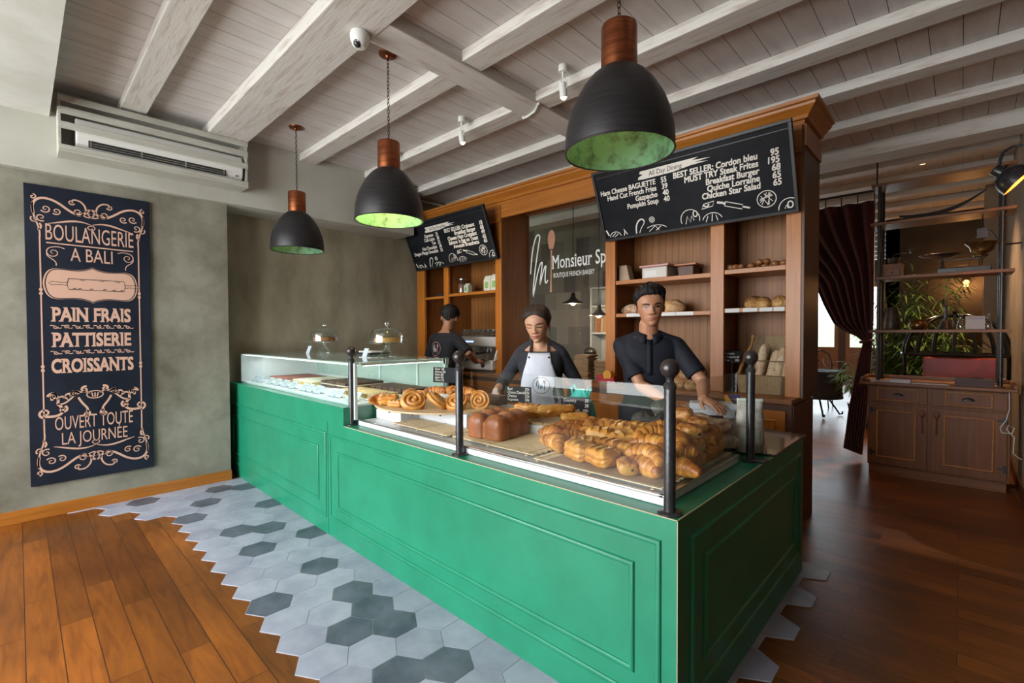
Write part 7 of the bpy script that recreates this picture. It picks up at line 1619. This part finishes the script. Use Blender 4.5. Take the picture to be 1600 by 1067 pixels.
def person(loc, face, label, skin, k, T, lean, head_off, head_rot, hs, arms, fem, hairm, hair, eyes, shirtm, sleeve, pants):
    """face: heading angle (0 looks along -Y); k: body scale; arms: [(side, wrist_world, finger_dir_world, back_of_hand_world, curl, elbow_pole_local)]"""
    t = Thing('person', loc, label, 'person', None, face)
    RW = Matrix.Translation(loc) @ Matrix.Rotation(face, 4, 'Z'); RI = RW.inverted(); R3 = RI.to_3x3()
    LM = Matrix.Translation((0, 0, 0.95 * k)) @ Matrix.Rotation(lean, 4, 'X') @ Matrix.Translation((0, 0, -0.95 * k))
    SK = Matrix.Scale(k, 4)
    ML = LM @ SK
    body = MB(); body.loft(rings_torso(T, -0.008, ML))
    nk = [ML @ V(p) for p in ((0, 0.012, 1.36), (0, 0.004, 1.42), (0, -0.006, 1.47))]
    MH = LM @ Matrix.Translation(V(head_off)) @ Matrix.Rotation(head_rot[2], 4, 'Z') @ Matrix.Rotation(head_rot[0], 4, 'X') @ Matrix.Rotation(head_rot[1], 4, 'Y') @ Matrix.Diagonal((1.10 * hs, 1.02 * hs, 0.955 * hs, 1))
    nk.append(MH @ V((0, 0.012, 0.035))); nk.append(MH @ V((0, 0.02, 0.07)))
    nr = 0.050 if fem else 0.057
    body.tube(nk, [nr * 1.35 * k, nr * 1.05 * k, nr * k, nr * k, nr * k], 20)
    N, Mm = 96, 96; rings = []
    for i in range(N + 1):
        z = 0.236 * i / N; rings.append([MH @ head_pt(z, 2 * PI * j / Mm, fem) for j in range(Mm)])
    body.loft(rings)
    for sg in (1, -1):
        ME = MH @ Matrix.Translation((sg * 0.0715, 0.012, 0.108)) @ Matrix.Rotation(sg * 0.35, 4, 'Z')
        body.ball((0, 0, 0), 1.0, 16, (0.0075, 0.019, 0.031), ME); body.v[-17 * 0:]  # ear
    sh_parts = MB(); sh_parts.loft(rings_torso(T, 0.004, ML, z0=0.80, z1=1.37 if fem else 1.40))
    hands = []
    for sg, wr, fd, bk, curl, pole in arms:
        sh = ML @ V((sg * (0.162 if not fem else 0.142), 0.012, 1.330 if not fem else 1.322)); w = RI @ V(wr); d = R3 @ V(fd); b = R3 @ V(bk)
        el = ik(sh, w, 0.285 * k, 0.25 * k, pole); a = 1.0 if not fem else 0.88
        body.tube([lerpv(sh, el, -0.06), sh, lerpv(sh, el, 0.35), lerpv(sh, el, 0.8), el, lerpv(el, w, 0.25), lerpv(el, w, 0.6), lerpv(el, w, 0.92), w], [r * k * a for r in (0.045, 0.049, 0.046, 0.039, 0.037, 0.0395, 0.034, 0.0265, 0.026)], 16)
        hand(body, w, d, b, sg if True else 1, k * (1.0 if not fem else 0.92), curl); hands.append((w, d, b, sg, curl))
        if sleeve < 1: sl = [lerpv(sh, el, -0.10), sh, lerpv(sh, el, 0.4), lerpv(sh, el, sleeve)]; rr = [0.046, 0.062, 0.062, 0.062]
        else: f = sleeve - 1; sl = [lerpv(sh, el, -0.10), sh, lerpv(sh, el, 0.4), lerpv(sh, el, 0.85), el, lerpv(el, w, f * 0.5), lerpv(el, w, f)]; rr = [0.042, 0.056, 0.053, 0.049, 0.048, 0.046, 0.038]
        sh_parts.tube(sl, [r * k for r in rr], 18); sh_parts.ball(sh, 0.060 * k if not fem else 0.054 * k, 18)
        sh_parts.tube([ML @ V((sg * 0.045, 0.010, 1.408)), ML @ V((sg * 0.09, 0.012, 1.376)), sh + V((0, 0, 0.012))], [0.030 * k, 0.040 * k, 0.048 * k], 14)
    for sg in (1, -1):
        hip, kn, an = V((sg * 0.085, 0.0, 0.88)) * k, V((sg * 0.095, -0.015, 0.48)) * k, V((sg * 0.10, 0.02, 0.085)) * k
        body.tube([hip, lerpv(hip, kn, 0.4), kn, lerpv(kn, an, 0.3), lerpv(kn, an, 0.8), an], [r * k for r in (0.085, 0.075, 0.055, 0.056, 0.040, 0.038)], 16)
        body.tube([an + V((0, 0.03, -0.04)), an + V((0, -0.06, -0.055)), an + V((0, -0.16, -0.065))], [0.035, 0.036, 0.026], 12)
        lg = MB().tube([hip + V((0, 0, 0.06)), lerpv(hip, kn, 0.4), kn, lerpv(kn, an, 0.5), an + V((0, 0, 0.0))], [r * k for r in (0.105, 0.094, 0.076, 0.068, 0.062)], 18)
        t.lpart('trouser_leg', lg, pants, smooth=True)
        t.lpart('shoe', MB().tube([an + V((0, 0.055, -0.045)), an + V((0, 0.0, -0.042)), an + V((0, -0.09, -0.052)), an + V((0, -0.19, -0.058)), an + V((0, -0.21, -0.06))], [0.030, 0.046, 0.045, 0.036, 0.015], 14).box(an.x - 0.045, an.x + 0.045, an.y - 0.20, an.y + 0.08, 0.0, 0.02), DKP, smooth=True)
    bo_ = t.lpart('body', body, skin, fix=True); remesh(bo_, 0.0036, 2, 0.4)
    so = t.lpart('shirt', sh_parts, shirtm, fix=True); remesh(so, 0.006, 8, 0.5)
    m = MB(); hair_cap(m, hair[0], hair[1], fem, MH, hair[2], hair[3]); hair_o = t.lpart('hair', m, hairm, smooth=True, ang=180)
    # face details
    m = MB()
    for sg in (1, -1):
        b_ = [(sg * 0.013, 0.135), (sg * 0.022, 0.1395), (sg * 0.034, 0.1415), (sg * 0.044, 0.1395), (sg * 0.050, 0.1355)]; face_stroke(m, b_, [0.006, 0.0085, 0.008, 0.0055, 0.002] if not fem else [0.0045, 0.006, 0.0055, 0.004, 0.0015], fem, 0.0016, MH)
    t.lpart('eyebrows', m, hairm)
    if eyes == 'open':
        for sg in (1, -1):
            ex = sg * 0.031; al = [(ex + 0.0145 * math.cos(q), 0.1195 + (0.0052 if math.sin(q) > 0 else 0.0040) * math.sin(q) * (1 - 0.25 * abs(math.cos(q)))) for q in [2 * PI * j / 20 for j in range(20)]]
            m = MB(); face_patch(m, al, fem, 0.0016, MH); e_ = t.lpart('eye', m, EYEW, smooth=True)
            m = MB(); face_patch(m, [(ex + sg * 0.0 + 0.0070 * math.cos(q), 0.1198 + 0.0052 * math.sin(q)) for q in [2 * PI * j / 16 for j in range(16)]], fem, 0.0024, MH); t.lpart('iris', m, IRIS, parent=e_, smooth=True)
            m = MB(); face_stroke(m, [(ex - 0.0155 + 0.031 * j / 8, 0.1195 + 0.0052 * math.sin(PI * j / 8)) for j in range(9)], 0.0034, fem, 0.0030, MH); t.lpart('upper_lid', m, IRIS, parent=e_)
    elif eyes == 'down':
        m = MB()
        for sg in (1, -1): face_stroke(m, [(sg * 0.031 - 0.0155 + 0.031 * j / 8, 0.1165 - 0.0040 * math.sin(PI * j / 8)) for j in range(9)], 0.0042, fem, 0.0022, MH)
        t.lpart('lowered_lashes', m, IRIS)
    if eyes:
        lw = 0.0225 if not fem else 0.0265; cu_ = 0.0 if not fem else 0.0045
        up_ = [(-lw + 2 * lw * j / 12, 0.0515 + cu_ * (abs(j - 6) / 6) ** 2 + (0.0085 * math.sin(PI * j / 12) ** 0.8) * (0.86 if j == 6 else 1)) for j in range(13)]; lo_ = [(lw - 2 * lw * j / 12, 0.0515 + cu_ * (abs(j - 6) / 6) ** 2 - 0.0100 * math.sin(PI * j / 12)) for j in range(13)]
        m = MB(); face_patch(m, up_ + lo_[1:-1], fem, 0.0011, MH); lp = t.lpart('lips', m, LIP_F if fem else LIP_M, smooth=True)
        m = MB(); face_stroke(m, [(-lw + 2 * lw * j / 12, 0.0515 + cu_ * (abs(j - 6) / 6) ** 2) for j in range(13)], 0.0016, fem, 0.0020, MH); t.lpart('mouth_line', m, P('mouth_shade', (0.06, 0.015, 0.013), 0.6) if 'mouth_shade' not in bpy.data.materials else bpy.data.materials['mouth_shade'], parent=lp)
        m = MB()
        for sg in (1, -1): face_patch(m, [(sg * 0.0085 + 0.0035 * math.cos(q), 0.0765 + 0.0018 * math.sin(q)) for q in [2 * PI * j / 10 for j in range(10)]], fem, 0.0009, MH, 2)
        t.lpart('nostrils', m, bpy.data.materials['mouth_shade'])
    return t, ML, MH, hands
TM = [(0.80, .150, .100, .01), (0.90, .165, .112, .008), (1.00, .150, .103, .004), (1.10, .147, .098, .0), (1.20, .160, .105, .0), (1.27, .178, .110, .003), (1.32, .180, .100, .008), (1.355, .168, .082, .012), (1.385, .130, .066, .013), (1.41, .090, .058, .012), (1.43, .060, .054, .008)]
TF = [(0.80, .175, .115, .01), (0.90, .180, .120, .008), (1.00, .165, .108, .004), (1.08, .150, .100, .0), (1.17, .155, .110, -.004), (1.25, .162, .120, -.008), (1.31, .162, .103, .002), (1.35, .150, .080, .010), (1.38, .118, .062, .012), (1.405, .080, .054, .012), (1.425, .052, .048, .008)]
NAVYS = P('navy_polo', (0.006, 0.0075, 0.014), 0.75, spec=0.3, col2=(0.010, 0.012, 0.020), nscale=12, bump=0.6, bscale=6)
CHARC = P('charcoal_jersey', (0.018, 0.020, 0.028), 0.8, spec=0.3, col2=(0.026, 0.028, 0.036), nscale=12, bump=0.6, bscale=7)
DKSH = P('dark_tshirt', (0.008, 0.009, 0.013), 0.8, spec=0.3, col2=(0.012, 0.013, 0.017), nscale=12, bump=0.7, bscale=6)
JEAN = P('navy_trousers', (0.015, 0.018, 0.030), 0.8)
SK1 = skin_mat('tan_skin', (0.44, 0.215, 0.125), (0.38, 0.175, 0.098)); SK2 = skin_mat('warm_skin', (0.47, 0.255, 0.155), (0.42, 0.215, 0.13)); SK3 = skin_mat('brown_skin', (0.30, 0.14, 0.08), (0.26, 0.12, 0.065))
def line_m(d): return lerp_tab([(0, .193), (30, .192), (48, .182), (62, .166), (75, .150), (84, .100), (92, .098), (100, .135), (118, .125), (150, .07), (180, .055)], d)[0]
def vol_m(d, z): return (0.018 + 0.018 * max(0, math.cos(math.radians(d)))) * min(1, max(0.12, (z - 0.14) / 0.075)) + 0.004
ym, MLm, MHm, hm = person((-1.455, 2.79, 0), math.radians(31), 'young man in a black short sleeved polo shirt leaning with both hands on the counter', SK1, 1.0, TM, math.radians(7), (0.012, -0.014, 1.462), (math.radians(-2), math.radians(-3), math.radians(4)), 1.03,
    [(-1, (-1.205, 2.575, 1.005), (0.70, -0.70, -0.30), (-0.1, -0.25, 0.9), 0.22, (-0.5, 0.6, 0.2)), (1, (-1.025, 2.60, 1.045), (0.86, -0.40, -0.20), (0.1, -0.1, 0.95), 0.2, (0.5, 0.6, -0.3))],
    0.0, HAIR, (line_m, vol_m, 3.0, 0.012), 'open', NAVYS, 0.78, JEAN)
# collar and placket
m = MB()
for sg in (1, -1):
    cl_ = []
    for j in range(9):
        a = j / 8; ang = -PI / 2 + sg * (0.30 + a * 2.5); r = 0.066
        top = V((r * 0.90 * math.cos(ang), 0.0 + r * 0.95 * math.sin(ang), 1.440 - 0.030 * (1 - a))); bot = V((r * 1.28 * math.cos(ang) * (1 + 0.1 * (1 - a)), -0.004 + r * 1.28 * math.sin(ang), 1.398 - 0.045 * max(0, 1 - a * 2.2)))
        cl_.append((MLm @ top, MLm @ bot))
    q = [V(p) for pr in cl_ for p in pr]
    m.add(q, [(2 * j, 2 * j + 1, 2 * j + 3, 2 * j + 2) for j in range(8)])
o = ym.lpart('collar', m, NAVYS, smooth=True); md = o.modifiers.new('thickness', 'SOLIDIFY'); md.thickness = 0.004; md.offset = 0
m = MB(); m.add([torso_front(TM, u, z, MLm, 0.0085) for z in [1.375 - 0.03 * j for j in range(8)] for u in (-0.014, 0.014)], [(2 * j, 2 * j + 1, 2 * j + 3, 2 * j + 2) for j in range(7)])
o = ym.lpart('placket', m, NAVYS, smooth=True); md = o.modifiers.new('thickness', 'SOLIDIFY'); md.thickness = 0.003
for z in (1.355, 1.30, 1.24): ym.lpart('button', MB().ball(torso_front(TM, 0, z, MLm, 0.012), 0.005, 8), DKP, smooth=True, parent=o)
def bib(th, T, ML, pts, off, mat, name, back=False):
    """a cloth panel lying on the torso; pts = [(z, left, right)]"""
    n = 14; m = MB(); vs = []
    for z, a, b in pts:
        for j in range(n + 1): vs.append(torso_front(T, a + (b - a) * j / n, z, ML, off, back) if z >= 0.80 else ML @ V((a + (b - a) * j / n, -0.115 - off - 0.006 * math.sin(j * 1.9), z)))
    m.add(vs, [(i * (n + 1) + j, i * (n + 1) + j + 1, (i + 1) * (n + 1) + j + 1, (i + 1) * (n + 1) + j) for i in range(len(pts) - 1) for j in range(n)])
    o = th.lpart(name, m, mat, smooth=True, ang=180); md = o.modifiers.new('thickness', 'SOLIDIFY'); md.thickness = 0.003; return o
def badge(th, T, ML, cx, cz, r, off, back, c1, c2, par=None):
    f = (lambda u, z: torso_front(T, u, z, ML, off, back)); sx = -1 if back else 1
    def st(mb, pts, w):
        N = len(pts); vs = []
        for i in range(N):
            tt = V((pts[min(i + 1, N - 1)][0] - pts[max(i - 1, 0)][0], pts[min(i + 1, N - 1)][1] - pts[max(i - 1, 0)][1])); tt = tt.normalized() if tt.length > 1e-9 else V((1, 0)); nn = V((-tt.y, tt.x)) * w / 2
            vs += [f(cx + sx * (pts[i][0] + nn.x), cz + pts[i][1] + nn.y), f(cx + sx * (pts[i][0] - nn.x), cz + pts[i][1] - nn.y)]
        mb.add(vs, [(2 * i, 2 * i + 1, 2 * i + 3, 2 * i + 2) for i in range(N - 1)])
    m = MB(); st(m, [(r * math.cos(2 * PI * j / 40), r * math.sin(2 * PI * j / 40)) for j in range(41)], r * 0.06); th.lpart('badge_ring', m, c1, parent=par)
    m = MB(); st(m, [(-0.52 * r, -0.15 * r), (-0.48 * r, 0.35 * r), (-0.30 * r, 0.62 * r), (-0.22 * r, 0.4 * r), (-0.38 * r, -0.5 * r), (-0.12 * r, 0.12 * r), (-0.05 * r, 0.0), (-0.12 * r, -0.5 * r), (0.08 * r, 0.05 * r), (0.14 * r, -0.08 * r), (0.10 * r, -0.42 * r), (0.2 * r, -0.36 * r)], r * 0.09); th.lpart('badge_monogram', m, c2, parent=par)
    m = MB(); st(m, [(0.42 * r + 0.001, 0.62 * r), (0.42 * r, 0.55 * r), (0.42 * r, 0.25 * r)], r * 0.26); st(m, [(0.42 * r, 0.25 * r), (0.40 * r, -0.2 * r), (0.39 * r, -0.62 * r)], r * 0.08); th.lpart('badge_spoon', m, c1, parent=par)
MAROON = P('maroon_print', (0.16, 0.03, 0.04), 0.7); NAVYP = P('navy_print', (0.03, 0.05, 0.12), 0.7)
def line_f(d): return lerp_tab([(0, .200), (14, .196), (30, .184), (50, .164), (64, .138), (80, .098), (95, .078), (120, .07), (180, .05)], d)[0]
def vol_f(d, z): return 0.010 + 0.006 * max(0, (z - 0.17) / 0.06) + 0.005 * max(0, math.sin(math.radians(d)))
yw, MLw, MHw, hw_ = person((-2.185, 2.60, 0), math.radians(33), 'young woman in a dark top and pale apron reaching a gloved hand to the pastries', SK2, 0.96, TF, math.radians(9), (0.0, -0.045, 1.375), (math.radians(7), math.radians(-5), math.radians(-6)), 1.04,
    [(-1, (-2.315, 2.26, 1.01), (0.20, -0.60, -0.75), (-0.35, -0.75, 0.5), 0.55, (-0.55, 0.1, -0.8)), (1, (-1.985, 2.62, 0.86), (0.1, -0.2, -0.95), (0.9, -0.3, 0.1), 0.25, (0.5, 0.6, 0))],
    1.0, HAIRB, (line_f, vol_f, 8.0, 0.0045), 'down', CHARC, 1.55, JEAN)
yw.lpart('hair_bun', MB().ball(MHw @ V((0, 0.125, 0.135)), 0.042, 20, (1, 0.85, 1.0)).tube([MHw @ V(p) for p in ((-0.066, -0.03, 0.13), (-0.0735, -0.022, 0.09), (-0.070, -0.02, 0.05))], [0.004, 0.003, 0.001], 6).tube([MHw @ V(p) for p in ((0.067, -0.03, 0.13), (0.075, -0.02, 0.08), (0.074, -0.012, 0.02))], [0.004, 0.003, 0.001], 6), HAIRB, smooth=True)
APR = P('pale_apron', (0.52, 0.55, 0.64), 0.8, col2=(0.60, 0.63, 0.71), nscale=4, stretch=(3, 3, 1), bump=0.4, bscale=6)
ap = bib(yw, TF, MLw, [(1.345, -0.078, 0.078), (1.325, -0.082, 0.082), (1.28, -0.090, 0.090), (1.22, -0.110, 0.110), (1.15, -0.132, 0.132), (1.08, -0.145, 0.145), (1.0, -0.168, 0.168), (0.9, -0.180, 0.180), (0.8, -0.176, 0.176), (0.7, -0.19, 0.19), (0.55, -0.195, 0.195)], 0.014, APR, 'apron')
badge(yw, TF, MLw, 0.012, 1.115, 0.062, 0.0185, False, MAROON, NAVYP, ap)
m = MB()
for sg in (1, -1): m.tube([torso_front(TF, sg * 0.072, 1.31, MLw, 0.013), torso_front(TF, sg * 0.066, 1.36, MLw, 0.010), MLw @ V((sg * 0.06, -0.02, 1.412)), MLw @ V((sg * 0.058, 0.03, 1.43)), MLw @ V((sg * 0.03, 0.065, 1.435)), MLw @ V((0, 0.07, 1.435))], [0.009] * 6, 8, 0.45)
yw.lpart('neck_strap', m, P('black_strap', (0.012, 0.012, 0.014), 0.7), parent=ap, smooth=True)
m = MB().tube([torso_front(TF, 0.105, z, MLw, 0.02) + V((0.008 * math.sin(z * 40), -0.004, 0)) for z in [1.17 - 0.02 * j for j in range(14)]], 0.0025, 6).tube([torso_front(TF, 0.112, z, MLw, 0.02) + V((0.006 * math.cos(z * 50), -0.004, 0)) for z in [1.17 - 0.02 * j for j in range(12)]], 0.0025, 6)
yw.lpart('apron_strings', m, bpy.data.materials['black_strap'], parent=ap, smooth=True)
GLV = glass('plastic_glove', (0.80, 0.80, 0.82), 0.9, 0.25)
m = MB(); w, d, b, sg, cu2 = hw_[0]
hand(m, w, d, b, sg, 1.02, cu2); m.tube([w - d.normalized() * 0.085, w - d.normalized() * 0.05, w - d.normalized() * 0.01, w + d.normalized() * 0.02], [0.050, 0.046, 0.036, 0.036], 16, cap=False)
gl = yw.lpart('plastic_glove', m, P('milky_glove', (0.62, 0.60, 0.60), 0.35, spec=0.6, bump=0.8, bscale=40), fix=True, label='crinkled clear plastic glove'); remesh(gl, 0.004, 2, 0.4)
_gn = gl.data.materials[0].node_tree.nodes['Principled BSDF']; _gn.inputs['Alpha'].default_value = 0.55
def line_b(d): return lerp_tab([(0, .185), (60, .165), (80, .11), (95, .10), (105, .13), (130, .09), (180, .045)], d)[0]
def vol_b(d, z): return 0.012 + 0.010 * min(1, max(0, (z - 0.12) / 0.08))
ba, MLb, MHb, hb_ = person((-4.27, 3.33, 0), math.radians(188), 'barista seen from behind in a dark T shirt working at the espresso machine', SK3, 1.015, TM, math.radians(9), (0.0, -0.015, 1.475), (math.radians(10), 0, math.radians(30)), 1.14,
    [(1, (-4.46, 3.60, 1.12), (-0.1, 0.9, -0.1), (0, 0.1, 0.9), 0.5, (0.7, 0.5, -0.3)), (-1, (-3.98, 3.58, 1.08), (-0.1, 0.9, 0.1), (0.5, 0.1, 0.8), 0.5, (-0.8, 0.5, -0.3))],
    0.0, HAIR, (line_b, vol_b, 5.0, 0.010), None, DKSH, 0.97, JEAN)
badge(ba, TM, MLb, 0.035, 1.20, 0.075, 0.010, True, P('rose_print', (0.42, 0.20, 0.18), 0.7), P('white_print', (0.5, 0.5, 0.52), 0.7))
# seated guest seen through the partition
gu = Thing('person', (-3.95, 5.75, 0), 'seated guest with a dark cap and brown top seen through the glass partition', 'person', None, math.radians(70))
m = MB(); m.loft(rings_torso([(z - 0.50, a, b_, c) for z, a, b_, c in TM], 0.0, Matrix.Identity(4)))
MHg = Matrix.Translation((0, -0.02, 0.95)) @ Matrix.Rotation(0.25, 4, 'X'); m.tube([(0, 0, 0.86), (0, 0, 0.96), MHg @ V((0, 0.02, 0.07))], 0.055, 14); m.loft([[MHg @ head_pt(0.236 * i / 40, 2 * PI * j / 40) for j in range(40)] for i in range(41)])
for sg in (1, -1):
    m.tube([(sg * 0.16, 0, 0.86), (sg * 0.2, -0.05, 0.65), (sg * 0.12, -0.28, 0.76)], [0.05, 0.045, 0.03], 12); m.tube([(sg * 0.09, 0.0, 0.42), (sg * 0.1, -0.40, 0.46), (sg * 0.1, -0.42, 0.05)], [0.09, 0.065, 0.045], 12); hand(m, (sg * 0.12, -0.28, 0.765), (-sg * 0.3, -0.9, 0), (0, 0, 1), sg, 1.0, 0.3)
o = gu.lpart('body', m, SK3, fix=True); remesh(o, 0.007, 2)
m = MB(); m.loft(rings_torso([(z - 0.50, a, b_, c) for z, a, b_, c in TM], 0.012, Matrix.Identity(4)))
for sg in (1, -1): m.tube([(sg * 0.14, 0, 0.88), (sg * 0.16, 0, 0.86), (sg * 0.195, -0.04, 0.68)], [0.06, 0.066, 0.06], 14)
o = gu.lpart('shirt', m, P('brown_top', (0.12, 0.05, 0.03), 0.8), fix=True); remesh(o, 0.009, 4)
m = MB(); hair_cap(m, lambda d: lerp_tab([(0, .172), (90, .15), (180, .12)], d)[0], lambda d, z: 0.012, 0, MHg, 1.0, 0.0); m.loft([[MHg @ V((0.06 * math.sin(a) * s, -0.08 - 0.07 * math.cos(a) * s, 0.168 - 0.01 * s + dz)) for a in [PI * (j / 12 - 0.5) for j in range(13)]] for s, dz in ((0.2, 0), (1, 0), (1, 0.006), (0.2, 0.006))])
gu.lpart('cap', m, DKP, smooth=True)
st = Thing('dining_chair', (-3.95, 5.75, 0), 'pale dining chair under the seated guest behind the glass', 'chair', None, math.radians(70))
st.lpart('seat', MB().box(-0.22, 0.22, -0.22, 0.24, 0.28, 0.315), PALEP, bevel=0.01); st.lpart('backrest', MB().box(-0.22, 0.22, 0.215, 0.24, 0.316, 0.80), PALEP, bevel=0.01)
for sx in (-.19, .19):
    for sy in (-.19, .21): st.lpart('leg', MB().box(sx - .015, sx + .015, sy - .015, sy + .015, 0, 0.28), PALEP)
